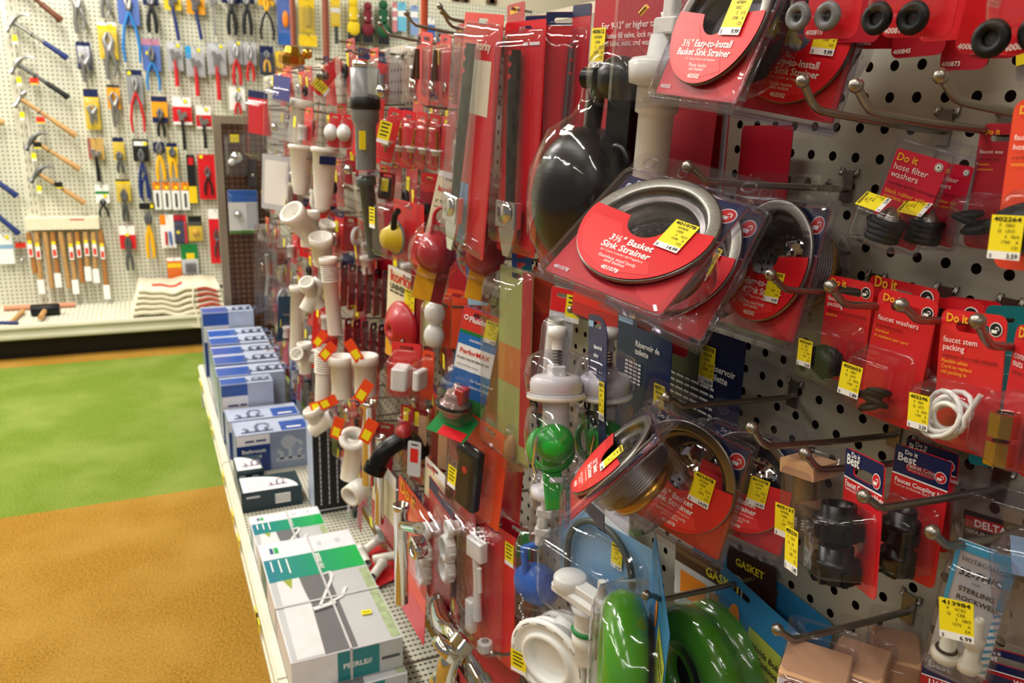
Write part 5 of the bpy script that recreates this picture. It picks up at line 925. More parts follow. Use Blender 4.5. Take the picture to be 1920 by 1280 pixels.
def peer(label, x0, x1, y0, y1, z, h, band=True, strap=True, tg=False, txt=True):
    t = thing('kitchen_faucet_box', label, 'faucet box', ((x0 + x1) / 2, (y0 + y1) / 2, z), group='white and green faucet boxes'); w, d = x1 - x0, y1 - y0
    M().m(bwhite).bbox(-w / 2, w / 2, -d / 2, d / 2, 0, h, .0015).build('carton', t)
    m = M()
    def tp(a, b, c, e, mt, k=1): m.m(mt).add([(a * w, b * d, h + .0003 * k), (c * w, b * d, h + .0003 * k), (c * w, e * d, h + .0003 * k), (a * w, e * d, h + .0003 * k)], [(0, 1, 2, 3)], False)
    tp(-.49, -.495, .49, .14, pgy); tp(-.20, -.495, .09, .14, pdk, 2); tp(.40, -.49, .49, .1, mat('leaf_print', 'b5c79a', .4, var=.2, vscale=60), 2)
    P = [(-.44, -.49), (-.20, -.49), (-.185, -.3), (-.17, -.12), (-.19, .0), (-.2, .13), (-.42, .13)]; m.m(mat('photo_white', 'dedfe2', .4)).add([(a * w, b * d, h + .0008) for a, b in P], [tuple(range(len(P)))], False)
    Q = [(-.36, .12), (-.30, .03), (-.27, .12)]; m.m(mat('leaf_green', '9aa83a', .4)).add([(a * w, b * d, h + .0010) for a, b in Q], [(0, 1, 2)], False)
    n = 12
    for i in range(n):
        a0 = -.49 + .98 * i / n; a1 = a0 + .98 / n; u = i / (n - 1)
        key = 'band_%d' % i; cc = tuple(x * (1 - u) + y * u for x, y in zip((.05, .48, .55), (.10, .68, .32))); mt = mat(key, '%02x%02x%02x' % tuple(int(c * 255) for c in cc), .35, coat=.2, var=0); tp(a0, .12, a1, .33, mt, 3)
    tp(-.49, .33, .49, .49, bwhite, 3); tp(-.40, .38, -.365, .44, mat('logo_blue', '1e4f80'), 4); tp(-.355, .38, -.31, .44, pg, 4); tp(.10, .385, .15, .43, lgrey, 4); tp(.30, .385, .35, .43, lgrey, 4)
    if txt:
        V, F, mx = text_geo('PEERLE//', True); k = d * .15 / mx
        m.m(white).add([(w * (.02) + b * k, d * .31 - a * k, h + .0022) for a, b, _ in V], F, False)
        for q in range(3):
            m.add([(w * (-.27 - .08 * q) + a, d * b, h + .0022) for a, b in ((0, .17 + .02 * q), (.003, .17 + .02 * q), (.003, .31), (0, .31))], [(0, 1, 2, 3)], False)
    def rib(pts, wd, k=7):
        L, R = [], []
        for i, (a, b) in enumerate(pts):
            a0, b0 = pts[max(i - 1, 0)]; a1, b1 = pts[min(i + 1, len(pts) - 1)]; dd = math.hypot((a1 - a0) * w, (b1 - b0) * d); nx, ny = -(b1 - b0) * d / dd * wd, (a1 - a0) * w / dd * wd
            L.append((a * w + nx, b * d + ny, h + .0003 * k)); R.append((a * w - nx, b * d - ny, h + .0003 * k))
        n = len(pts); m.add(R + L, [(i, i + 1, n + i + 1, n + i) for i in range(n - 1)], False)
    sv = mat('print_chrome', 'e6e8ea', .3); dk_ = mat('print_shadow', '4a4e52', .4)
    m.m(dk_); rib([(-.17, -.175), (.05, -.155)], .0085); m.m(sv); rib([(-.17, -.165), (.05, -.145)], .006, 8); rib([(-.10, -.15), (.02, -.03), (.09, .04), (.12, .08), (.11, .115), (.04, .105)], .0035, 8); rib([(.0, -.14), (.13, -.11), (.20, -.04)], .0042, 9)
    # front and side prints
    m.m(ptl).poly([(-w * .10, h * .03), (w * .28, h * .03), (w * .28, h * .97), (-w * .10, h * .97)], -d / 2 - .0004); m.m(pgy).poly([(w * .28, h * .03), (w * .49, h * .03), (w * .49, h * .97), (w * .28, h * .97)], -d / 2 - .0004); m.m(dk_).poly([(w * .30, h * .4), (w * .47, h * .4), (w * .47, h * .5), (w * .30, h * .5)], -d / 2 - .0006)
    m.m(white).text('PEERLE//', w * .08, h * .42, h * .16, -d / 2 - .0006, 'c', 0, True)
    m.m(ptl).add([(-w / 2 - .0004, d * a, h * b) for a, b in ((.40, .05), (.20, .05), (.20, .95), (.40, .95))], [(0, 1, 2, 3)], False)
    m.build('printed_faces', t)
    if strap: M().m(mat('clear_strap', 'dcdcdc', .3, alpha=.8)).box(-w / 2 - .001, w / 2 + .001, -.003 - d * .1, .003 - d * .1, h + .002, h + .003).box(.003, .008, -d / 2 - .001, d / 2 + .001, h + .003, h + .0038).box(-w / 2 - .0016, -w / 2 - .0006, -.003 - d * .1, .003 - d * .1, 0, h + .003).box(.003, .008, -d / 2 - .0016, -d / 2 - .0008, 0, h + .003).build('strapping', t)
    if tg:
        s = M().m(yel).box(-.011, .011, -.008, .008, 0, .0006).m(black).box(-.008, .008, -.001, .001, .0006, .0009).build('price_sticker', t); s.location = (w * .28, -d * .28, h + .0035); s.rotation_euler = (0, 0, -.1)
peer('nearest white and green kitchen faucet box with printed tap, on top of its pair', -.362, -.128, 1.395, 1.885, .278, .075, tg=True)
peer('white and green faucet box underneath the nearest one', -.350, -.124, 1.375, 1.86, .2, .076, strap=False)
peer('farther white and green faucet box, partly under the shadow of the nearest', -.350, -.150, 1.90, 2.20, .2, .072)
t = thing('black_carton', 'black upright carton with vertical white lettering, behind the drain pipes', 'box', (-.075, 2.33, .2)); M().m(black).bbox(-.068, .072, -.05, .05, 0, .30, .002).build('carton', t)
m = M().m(lgrey)
for k, s_ in enumerate(('#14', '#18', '#9')): m.text(s_, -.045 + k * .026, .03, .006, -.0505, 'l', PI / 2, True)
m.m(lgrey).poly([(-.06, .01), (.066, .01), (.066, .014), (-.06, .014)], -.0505); m.m(bpale).add([(-.0685, -.05, .004), (-.0685, -.05, .296), (-.0685, .05, .296), (-.0685, .05, .004)], [(0, 1, 2, 3)], False); m.build('printed_faces', t)
t = thing('fitting_pack', 'red carded pile of white drain elbows lying on the deck by the green boxes', 'pipe fittings', at(705, 1060, z=.21), (0, 0, 20))
M().m(red).box(-.06, .07, -.09, .10, 0, .002).build('backing_card', t)
for i, (a, b, c) in enumerate(((-.03, -.05, 30), (.02, -.02, -40), (-.02, .03, 70), (.03, .06, 10), (-.035, .075, -20))):
    u = Vector((math.cos(math.radians(c)), math.sin(math.radians(c)), 0)) * .035
    c_tube(t, (a - u.x, b - u.y, .02), (a + u.x, b + u.y, .024 + .01 * (i % 2)), .013, pvc, 'white_fitting')
# ---------------------------------------------------------------- heap of packages farther down the aisle
def bit(label, cat, name, x, px, py, parts, R=(0, 0, 0), group=None, s=1):
    """loose hanging part; parts = list of (builder, args) drawn around its own origin"""
    t = thing(name, label, cat, at(px, py, x=x), R, group)
    for f in parts: f(t)
    t.scale = (s, s, s); return t
ot = mat('orange_tag', 'ee4b22', .4)
def otag(t, dx=-.03, dz=.04, r=30):
    o = M().m(ot).box(-.012, .012, -.0005, .0005, -.030, .020).m(yel).box(-.008, .008, -.0012, -.0005, -.024, -.004).build('hang_tag', t); o.location = (dx, -.012, dz); o.rotation_euler = (0, math.radians(r), math.radians(-40))
F_pipe = lambda r, a, b, mt=pvc, nm='pipe', col=True: (lambda t: c_tube(t, b, a, r, mt, nm, col))
F_rib = lambda r, z0, z1, mt=pvc: (lambda t: M().m(mt).lathe([(r, z0), (r, z1)] if 0 else [q for i in range(9) for q in ((r * 1.08, z0 + (z1 - z0) * i / 9), (r * 1.08, z0 + (z1 - z0) * (i + .5) / 9), (r * .95, z0 + (z1 - z0) * (i + .55) / 9), (r * .95, z0 + (z1 - z0) * (i + .95) / 9))], 20, 'z').build('ribbed_sleeve', t))
F_tag = lambda dx=-.02, dz=.05, r=30: (lambda t: otag(t, dx, dz, r))
F_tee = lambda r, mt=pvc: (lambda t: (c_tube(t, (0, 0, -.045), (0, 0, .05), r, mt, 'tee_body'), c_tube(t, (0, 0, 0), (-.045, -.03, .03), r * .9, mt, 'tee_branch')))
WP = 'loose white drain parts'
bit('large white drain cup at the top of the white pipe heap', 'drain pipe', 'drain_part', -.10, 562, 225, [F_pipe(.030, (0, 0, .06), (0, 0, -.07))], (0, 10, 0), WP)
bit('white tapered drain funnel below the tilted red strainer card', 'drain pipe', 'drain_part', -.13, 565, 305, [lambda t: M().m(pvc).lathe([(.036, .05), (.040, .046), (.038, .038), (.034, .036), (.026, -.06), (.020, -.09)], 24, 'z').build('funnel', t)], (0, 4, 0), WP)
bit('second white drain funnel, nearer, with navy sticker', 'drain pipe', 'drain_part', -.14, 608, 315, [lambda t: M().m(pvc).lathe([(.032, .05), (.036, .046), (.034, .038), (.030, .036), (.024, -.06), (.018, -.10)], 24, 'z').m(navy).box(-.02, .02, -.036, -.033, .01, .03).build('funnel', t)], (0, 4, 0), WP)
bit('white drain wye with open round mouths on a red card', 'drain fitting', 'drain_part', -.16, 580, 430, [F_tee(.024), lambda t: c_tube(t, (.0, -.01, -.01), (-.055, -.05, .055), .028, pvc, 'open_mouth'), lambda t: c_tube(t, (.03, 0, -.05), (.045, -.03, .02), .020, pvc, 'side_mouth')], (0, 0, 0), WP)
bit('white stacked couplings under the wye', 'drain fitting', 'drain_part', -.15, 600, 468, [F_pipe(.026, (0, 0, .04), (.01, 0, -.04))], (20, 0, 0), WP)
bit('long white pipe hanging low behind the standing boxes', 'drain pipe', 'drain_part', -.12, 557, 580, [F_pipe(.022, (0, 0, .08), (.0, 0, -.16))], (0, 3, 0), WP)
bit('white pipe with a rubber sleeve in the middle of the heap', 'drain pipe', 'drain_part', -.14, 622, 555, [F_pipe(.019, (0, 0, .10), (0, 0, -.10)), F_rib(.020, .04, .09)], (0, -4, 0), WP)
bit('white elbow cluster beside the small chrome tap packs', 'drain fitting', 'drain_part', -.15, 588, 555, [F_tee(.020), F_pipe(.018, (-.03, 0, .02), (.03, 0, -.02))], (0, 30, 0), WP)
bit('white tee with open end above the ribbed pipe', 'drain fitting', 'drain_part', -.15, 572, 672, [F_tee(.019), F_pipe(.020, (.05, 0, .0), (-.02, 0, 0))], (0, 0, 20), WP)
bit('white ribbed sleeve pipe with orange tag', 'drain pipe', 'drain_part', -.17, 606, 690, [F_rib(.021, -.01, .05), F_pipe(.019, (0, 0, .06), (0, 0, -.09), pvc, 'pipe', False), F_tag(-.01, .085, 35)], (0, 3, 0), WP)
bit('white flanged drain with clear cap and orange tag', 'drain pipe', 'drain_part', -.17, 640, 690, [F_pipe(.024, (0, 0, .03), (0, 0, -.07)), F_tag(-.03, .05, 40)], (0, 0, 0), WP)
bit('second white flanged drain beside it with orange tag', 'drain pipe', 'drain_part', -.15, 685, 690, [F_pipe(.024, (0, 0, .03), (0, 0, -.06)), F_tag(-.03, .05, -35)], (0, 0, 0), WP)
bit('white elbow over the black carton with orange tag', 'drain fitting', 'drain_part', -.20, 600, 785, [F_pipe(.018, (.03, -.02, .01), (-.02, 0, -.03)), F_pipe(.020, (-.02, 0, .03), (.0, 0, -.02)), F_tag(.0, .04, 70)], (0, 0, 0), WP)
bit('clear topped white drain above the black carton', 'drain fitting', 'drain_part', -.19, 625, 775, [lambda t: M().m(clear).sphere((0, 0, 0), .024, 18).build('clear_bulb', t), F_tag(-.01, .035, 60)], (0, 0, 0), WP)
bit('white curved tailpiece with round flange in front of the black carton', 'drain pipe', 'drain_part', -.19, 658, 840, [F_pipe(.020, (.01, -.01, .03), (-.005, 0, -.07)), lambda t: M().m(pvc).t(Matrix.Rotation(math.radians(35), 4, 'X')).lathe([(.022, .03), (.030, .032), (.030, .040), (.016, .042), (.014, .03)], 26, 'z').build('flange', t), F_tag(-.03, .06, 15)], (0, 0, 0), WP)
bit('round white pipe end facing out, low beside the black carton', 'drain pipe', 'drain_part', -.19, 667, 922, [lambda t: M().m(pvc).lathe([(.024, -.02), (.024, .020), (.017, .020), (.016, -.01), (.0003, -.01)], 26, 'y').build('pipe_end', t)], (10, 0, -55), WP)
bit('long chrome pipe with red tag reaching down beside the black carton', 'drain pipe', 'chrome_pipe', -.18, 692, 770, [F_pipe(.0135, (0, 0, .02), (0, 0, -.16), chrome), F_tag(-.012, .05, 30)], (0, 1, 0), 'chrome drain pipes')
bit('second long chrome pipe, thinner, just past the first', 'drain pipe', 'chrome_pipe', -.15, 712, 900, [F_pipe(.010, (0, 0, .10), (0, 0, -.10), chrome)], (0, 1, 0), 'chrome drain pipes')
bit('smooth black plastic trap body with glossy bend', 'drain trap', 'sink_trap', -.15, 748, 838, [lambda t: c_elbow(t, [(-.05, 0, -.045), (-.03, 0, .0), (.02, 0, .02), (.045, 0, -.02)], .018, gloss, 'bent_pipe'), F_tag(-.06, .05, 25)], (0, 0, 0))
bit('grey extension tube with black band on a red card, upper part of the heap', 'drain tube', 'extension_tube', -.15, 685, 205, [lambda t: M().m(greyp).lathe([(.020, -.115), (.021, -.03), (.027, -.02), (.028, .075), (.0003, .076)], 26, 'z').build('tube', t), lambda t: M().m(black).lathe([(.0285, .0), (.0295, .001), (.0295, .022), (.0285, .023)], 26, 'z').build('band', t), lambda t: M().m(chrome).lathe([(.022, .076), (.024, .078), (.024, .088), (.0003, .089)], 24, 'z').build('cap', t), lambda t: M().m(yel).box(-.02, -.008, -.030, -.028, -.075, -.04).build('price_sticker', t)], (0, 0, 0))
bit('green-grey tube inside clear plastic, left of the yellow cone pack', 'drain tube', 'extension_tube', -.14, 694, 405, [lambda t: M().m(mat('smoke_tube', '4e5a55', .2)).lathe([(.014, -.085), (.015, .06), (.020, .062), (.020, .08), (.0003, .081)], 20, 'z').build('tube', t), lambda t: M().m(clear).bbox(-.024, .024, -.02, .02, -.09, .09, .006).build('blister', t)], (0, -6, 0))
bit('polished brass valve above the heap', 'brass valve', 'brass_valve', -.16, 548, 108, [lambda t: M().m(brass).lathe([(.02, -.02), (.036, -.012), (.036, .006), (.022, .014), (.016, .03), (.0003, .03)], 10, 'z', smooth=False).sphere((.04, 0, .012), .014, 14).build('valve_body', t)], (10, 0, 0))
pack('tilted red card holding a metal sink strainer, top of the heap', 'sink strainer', -.17, (572, 150), (640, 118), (590, 168), None, base=red, bl=(-.4, -.95, .4, -.1), content=lambda t, c, w, h, d: M().m(steel).lathe([(min(w, h) * .42, 0), (min(w, h) * .42, .03), (.0003, .03)], 24, 'y', c).build('strainer_body', t), dep=.05, tag_=(-.4, -.1, 1.3), name='strainer_card', slot=False)
HP = [
('red card with navy header behind the grey tube', -.10, (672, 88), (728, 98), (660, 290), red, [(-.5, -.10, .5, 0, navy)], None, 0, 'drain tube'),
('wide clear pocket with small chrome valve, right of the grey tube', -.12, (722, 90), (752, 92), (722, 190), clear2, [], lambda t, c, w, h, d: M().m(chrome).sphere((c[0], c[1], c[2] - h * .3), .014, 12).cyl((c[0], c[1], c[2] - h * .3), (c[0], c[1], c[2] + h * .1), .006).build('valve', t), .04, 'valve'),
('tilted red card with brass bolt set, hanging off the end of its hook', -.17, (730, 200), (756, 206), (708, 300), lred, [], lambda t, c, w, h, d: c_rods(t, c, 1, 1, brass, .045), .03, 'bolt set'),
('red card with brown bolts, first of the upper bolt row', -.13, (790, 58), (812, 62), (782, 192), red, [], lambda t, c, w, h, d: c_bolts(t, c, 1.0), .03, 'bolt set'),
('red card with dark bolts, second of the upper bolt row', -.11, (826, 62), (846, 66), (822, 192), red, [], lambda t, c, w, h, d: c_bolts(t, c, 1.0), .03, 'bolt set'),
('red card with dark bolts, third of the upper bolt row beside the lever pack', -.09, (852, 66), (872, 70), (848, 192), dred, [], lambda t, c, w, h, d: c_bolts(t, c, 1.0), .03, 'bolt set'),
('brass bolt card nearest the tilted one in the lower bolt row', -.13, (755, 205), (780, 210), (748, 312), red, [], lambda t, c, w, h, d: c_rods(t, c, 1.1, 1, brass, .05), .03, 'bolt set'),
('second brass bolt card in the lower bolt row', -.12, (782, 208), (802, 212), (776, 314), red, [], lambda t, c, w, h, d: c_rods(t, c, 1.1, 1, brass, .05, lean=-.2), .03, 'bolt set'),
('third brass bolt card in the lower bolt row', -.11, (806, 212), (826, 216), (800, 316), red, [], lambda t, c, w, h, d: c_rods(t, c, 1.1, 1, brass, .05, lean=-.2), .03, 'bolt set'),
('fourth brass bolt card, next to the foremost lever pack', -.10, (828, 216), (848, 220), (824, 318), red, [], lambda t, c, w, h, d: c_rods(t, c, 1.1, 1, brass, .05), .03, 'bolt set'),
('crimson card under the brass bolt row with clear front', -.09, (790, 322), (822, 326), (786, 440), dred, [(-.5, -.3, .5, 0, lred)], lambda t, c, w, h, d: c_lump(t, c, .8), .02, 'small part'),
('card with black part and big yellow sticker left of the domed flapper', -.12, (712, 322), (742, 326), (708, 372), maroon, [(-.4, -.95, .3, -.2, black), (-.35, -.7, .1, -.2, yel)], None, .02, 'small part'),
('red backed oval washers card left of the grey tube', -.13, (618, 212), (640, 214), (614, 275), red, [], lambda t, c, w, h, d: M().m(wplast).lathe([(.016, 0), (.020, .004), (.0003, .006)], 20, 'y', c).build('oval_washer', t), .02, 'small part'),
('second oval washer card behind the first', -.11, (645, 214), (662, 216), (641, 275), red, [], lambda t, c, w, h, d: M().m(wplast).lathe([(.016, 0), (.020, .004), (.0003, .006)], 20, 'y', c).build('oval_washer', t), .02, 'small part'),
('red card with white knob among the valves', -.12, (650, 280), (675, 282), (646, 345), dred, [(-.2, -.3, .1, 0, yel)], lambda t, c, w, h, d: M().m(chrome).sphere(c, .012, 12).build('knob', t), .03, 'small part'),
('tall crimson card behind the yellow cone pack', -.07, (775, 370), (800, 375), (770, 560), dred, [], None, 0, 'small part'),
('red card with navy header behind the white wye', -.11, (566, 370), (632, 382), (560, 480), red, [(-.5, -.14, .5, 0, navy)], None, 0, 'drain fitting'),
('white roll pack with red stripe, left of the wye', -.17, (540, 342), (568, 344), (540, 408), pvc, [(-.2, -.95, .1, -.1, red)], None, .02, 'small part'),
('card with white round washer and yellow disc', -.14, (645, 405), (672, 408), (640, 470), red, [], lambda t, c, w, h, d: M().m(wplast).lathe([(.022, 0), (.024, .006), (.012, .008), (.011, 0)], 20, 'y', c).m(yel).lathe([(.008, .004), (.0003, .005)], 12, 'y', c).build('washer', t), .03, 'small part'),
('red card with curved white trap high in the heap', -.12, (590, 345), (622, 348), (585, 400), red, [], lambda t, c, w, h, d: c_elbow(t, [(c[0] - .02, c[1], c[2] + .03), (c[0] - .02, c[1], c[2] - .02), (c[0] + .02, c[1], c[2] - .02), (c[0] + .02, c[1], c[2] + .02)], .009, pvc), .03, 'drain trap'),
('large red card behind the long white pipes', -.10, (590, 560), (640, 566), (580, 690), red, [], None, 0, 'drain pipe'),
('white printed card hanging in front of the clear bags', -.19, (492, 290), (545, 292), (490, 392), lgrey, [(-.4, -.9, .4, -.1, white)], None, 0, 'parts bag'),
('long clear bag with red card and navy header', -.20, (465, 168), (502, 168), (466, 300), clearw, [(-.5, -.12, .5, -.02, navy), (-.5, -.62, .5, -.12, red)], None, .03, 'parts bag'),
('clear pack with violet printed header and glass-like parts', -.17, (512, 142), (545, 142), (508, 290), clearw, [(-.5, -.30, .5, 0, mat('violet_print', '5a5f9e'))], lambda t, c, w, h, d: M().m(chrome).sphere((c[0], c[1], c[2] - .02), .012, 10).build('valve', t), .04, 'parts bag'),
('clear bag with coiled white line and a red tag low behind the pipes', -.16, (495, 440), (540, 440), (495, 610), clearw, [(.0, -.35, .5, -.15, red)], lambda t, c, w, h, d: c_cord(t, (c[0], c[1], c[2] - h * .2), 1.6, wplast), .04, 'parts bag'),
('blue card edge standing between clear bag and white pipes', -.13, (522, 555), (545, 556), (520, 640), mat('mid_blue', '3578b0'), [], None, 0, 'parts bag'),
('clear bag with translucent tubing at the bottom of the brown panel', -.21, (476, 420), (505, 420), (478, 590), clearw, [], lambda t, c, w, h, d: M().m(mat('smoky_tubing', 'a8aaa4', .3)).tube([(c[0] - .01, c[1], c[2] + .07), (c[0] + .01, c[1], c[2]), (c[0] - .01, c[1], c[2] - .08)], .008, 8).build('tubing', t), .04, 'parts bag'),
('clear pocket of white caps on a red card, nearer box', -.15, (735, 640), (790, 646), (732, 735), lred, [(.2, -1, .5, -.3, red)], lambda t, c, w, h, d: M().m(wplast).bbox(c[0] - w * .3, c[0] + w * .3, c[1] - d * .35, c[1] + d * .35, c[2] - h * .3, c[2] + h * .25, .006).build('white_caps', t), .06, 'drain cap'),
('clear pocket of white caps on a red card, farther box', -.11, (792, 655), (815, 660), (788, 745), ored, [], lambda t, c, w, h, d: M().m(wplast).bbox(c[0] - w * .3, c[0] + w * .3, c[1] - d * .35, c[1] + d * .35, c[2] - h * .2, c[2] + h * .3, .005).build('white_caps', t), .05, 'drain cap'),
('card with tan insert and yellow sticker below the folded green card', -.12, (775, 765), (802, 770), (772, 870), maroon, [(-.1, -.95, .5, -.1, kraft), (-.4, -.3, -.1, -.05, yel)], None, .02, 'small part'),
('second card with tan insert, nearer the rubber pack', -.10, (812, 768), (842, 774), (808, 880), maroon, [(-.1, -.95, .5, -.1, kraft)], None, .02, 'small part'),
('crimson card with rounded clear pocket of a red rubber plug', -.14, (752, 758), (776, 762), (750, 840), dred, [(-.3, -.35, .1, -.05, yel)], lambda t, c, w, h, d: M().m(redr).sphere(c, .016, 14).build('rubber_plug', t), .03, 'small part'),
('white printed card with red pictures behind the black trap', -.14, (765, 825), (790, 830), (763, 890), lgrey, [(-.3, -.6, .3, -.2, red)], None, 0, 'drain trap'),
('amber edged red card between rubber pack and clear blister', -.08, (880, 660), (915, 665), (876, 790), dred, [(-.5, -.2, .5, 0, orange)], None, .02, 'small part'),
('brown backed pack with wooden plug near the long clear blister', -.09, (958, 770), (985, 775), (955, 880), kraft, [], lambda t, c, w, h, d: M().m(wood).sphere(c, .014, 12, (1, 1, 1.6)).build('wooden_plug', t), .03, 'small part'),
('crimson package deep between the cone card and the folded card', -.05, (845, 480), (900, 490), (840, 570), dred, [], None, 0, 'small part'),
('red backing card behind the small chrome tap row', -.07, (710, 380), (740, 384), (706, 520), dred, [], None, 0, 'small part'),
('red package filling the gap below the second lever', -.05, (900, 600), (940, 606), (895, 770), dred, [], None, 0, 'small part'),
('clear pack of dark fittings under the second row of taps', -.12, (640, 470), (668, 474), (636, 520), clear2, [(-.4, -.5, .4, -.1, navy)], None, .02, 'small part'),
('crimson backed pack behind the orange tagged drains', -.10, (640, 735), (690, 742), (636, 830), dred, [(-.5, -.2, .5, 0, navy)], None, .02, 'drain pipe'),
('dull red pack low between the chrome pipes', -.08, (705, 790), (740, 796), (700, 900), dred, [], None, .02, 'drain pipe'),
]
for lab, x, a, b, c, base, bands, cont, dep, cat in HP:
    pack(lab, cat, x, a, b, c, None, base=base, bands=bands, bl=(-.45, -.95, .45, -.16) if dep else None, content=cont, dep=dep or .01, name=cat.replace(' ', '_') + '_pack', tag_=(-.5, -.25, 1.2, 1) if ('bolt' in cat and 'tilted' in lab) or 'nearest' in lab else None, slot='bag' not in cat)
# rows of small chrome taps on red cards
def tapc(t, c, w, h, d):
    M().m(chrome).lathe([(.006, -.02), (.008, -.012), (.006, .0), (.011, .006), (.011, .014), (.0003, .018)], 12, 'z', c).cyl((c[0], c[1], c[2] - .004), (c[0] - .004, c[1] - .014, c[2] - .012), .005, 8).build('chrome_tap', t)
N6 = ['first', 'second', 'third', 'fourth', 'fifth', 'sixth', 'seventh']
tp0 = None
for row, (px0, py0, dy, ty) in enumerate(((640, 492, 92, 'upper'), (648, 596, 82, 'lower'))):
    for i in range(6):
        px = px0 + i * 15.5; py = py0 + i * 3; x = -.13 + i * .012
        if tp0 is None:
            tp0 = pack(N6[i] + ' small chrome tap pack from the white pipes, ' + ty + ' row', 'valve', x, (px, py), (px + 13, py + 1), (px - 2, py + dy * .9), base=dred, bands=[(-.5, -.14, .5, 0, navy)], bl=(-.45, -.9, .45, -.2), content=tapc, dep=.035, name='tap_pack', group='small chrome tap packs'); a0 = at(px, py, x=x)
        else:
            p = at(px + 6, py, x=x); cpy = copy_tree(tp0, N6[i] + ' small chrome tap pack from the white pipes, ' + ty + ' row'); mw = tp0.matrix_world.copy() if False else None; cpy.location = p
# white chrome faucet on the brown panel and others hanging there
Mp = lambda px, py: at(px, py, y=3.93)
def onpanel(label, TL, TRx, BLy, base, bands, cont=None, dep=.04, mt=None, name='hanging_pack', cat='faucet'):
    a = at(*TL, y=3.94); b = at(TRx, TL[1], y=3.94); c = at(TL[0] + 2, BLy, y=3.94); w = b.x - a.x; h = a.z - c.z
    t = thing(name, label, cat, ((a.x + b.x) / 2, 3.94, a.z), (0, 0, 0)); card(t, w, h, base, bands, [], .005, False)
    if cont: cont(t, (0, -dep / 2, -h * .55), w, h, dep)
    shell(t, -w * .46, -h * .96, w * .46, -h * .08, dep, mt or clear); return t
onpanel('chromed shower head in a crinkled clear pack high on the brown wing panel', (418, 250), 460, 330, clearw, [(-.2, -.2, .2, -.02, yel)], lambda t, c, w, h, d: M().m(chrome).sphere(c, w * .3, 16).m(wplast).sphere((c[0] - w * .25, c[1] - .02, c[2] - h * .1), w * .16, 14).build('shower_head', t), .08, clearw, 'shower_head_pack', 'shower head')
onpanel('blue topped white pack on the brown wing panel', (426, 356), 482, 438, white, [(-.5, -.28, .5, 0, mat('vivid_blue', '1463c4')), (-.5, -1, .5, -.93, mat('leaf', '5aa02e')), (.1, -.9, .5, -.3, lgrey)], lambda t, c, w, h, d: M().m(chrome).sphere((c[0] - w * .2, c[1], c[2]), w * .14, 12).build('hose_nut', t), .05, None, 'hose_pack', 'shower hose')
onpanel('second green edged pack half hidden beside the blue topped one', (482, 420), 515, 452, white, [(-.5, -1, .5, -.9, mat('leaf', '5aa02e')), (-.3, -.6, .3, -.3, navy)], None, .03, None, 'hose_pack', 'shower hose')
onpanel('dark chrome fittings pack under the shower head', (462, 300), 480, 350, dgrey, [], lambda t, c, w, h, d: M().m(chrome).sphere(c, w * .2, 12).build('fitting', t), .04, None, 'fitting_pack', 'fittings')
# ---------------------------------------------------------------- deep rows of small carded fittings against the far board
def c_small(kind):
    def f(t, c, w, h, d):
        if kind == 0: M().m(chrome).lathe([(.008, -.02), (.010, -.01), (.007, 0), (.012, .01), (.0003, .014)], 12, 'z', c).build('chrome_fitting', t)
        elif kind == 1: c_tube(t, (c[0], c[1], c[2] - .022), (c[0], c[1], c[2] + .02), .012, wplast, 'white_fitting')
        elif kind == 2: M().m(brass).tube([(c[0] - .008, c[1], c[2] - .02), (c[0] + .006, c[1], c[2] + .02)], .004, 8).build('brass_bolt', t)
        else: M().m(rubber).torus(c, .012, .005, 'y', 16, 8).build('rubber_ring', t)
    return f
FK = []
FL = ['red card with a chrome fitting, in the deep blurred rows of the far heap', 'red card with a white fitting, in the deep blurred rows of the far heap', 'crimson card with a brass bolt, in the deep blurred rows of the far heap', 'crimson card with a black ring, in the deep blurred rows of the far heap']
def fitting_card(k, L):
    t = thing('fitting_card', FL[k], 'fitting card', L, (0, 0, -90), ['far chrome fitting cards', 'far white fitting cards', 'far brass bolt cards', 'far rubber ring cards'][k]); w, h = .062, .12
    card(t, w, h, (red, red, dred, dred)[k], [(-.5, -.16, .5, 0, navy)] if k % 2 == 0 else [(-.3, -.12, .1, -.04, gold)], [], .004); c_small(k)(t, (0, -.014, -h * .6), w, h, .03)
    shell(t, -w * .42, -h * .92, w * .42, -h * .3, .030, clear); M().m(yel).poly([(-w * .45, -h * .5), (-w * .15, -h * .5), (-w * .15, -h * .25), (-w * .45, -h * .25)], -.0335 if k == 1 else -.0012).build('price_sticker', t); M().m(hookm).tube([(0, -.3, -.008), (0, 1, -.010)], .0025, 6).build('hanging_wire', t); return t
rd = random.Random(11)
for zi, z in enumerate((1.575, 1.455, 1.31, 1.165, 1.02, .875, .73, .60, .47)):
    y = (1.15 if z > .7 else .98) + .08 * (zi % 3)
    while y < 3.5:
        k = rd.randrange(4); x = rd.choice((-.035, -.065, -.095)) if y > 1.7 else -.028
        if len(FK) < 4 and k not in [q for q, _ in FK]: o = fitting_card(k, (x, y, z + rd.uniform(-.02, .02))); FK.append((k, o))
        else:
            s = dict(FK).get(k)
            o = copy_tree(s, FL[k], (x, y, z + rd.uniform(-.02, .02)), (rd.uniform(-6, 6), 0, -90 + rd.uniform(-10, 12)))
        for ch in o.children:
            if ch.name.startswith('hanging_wire'): ch.scale.y = -x - .001
        y += rd.uniform(.085, .12) if y < 2 else rd.uniform(.11, .17)
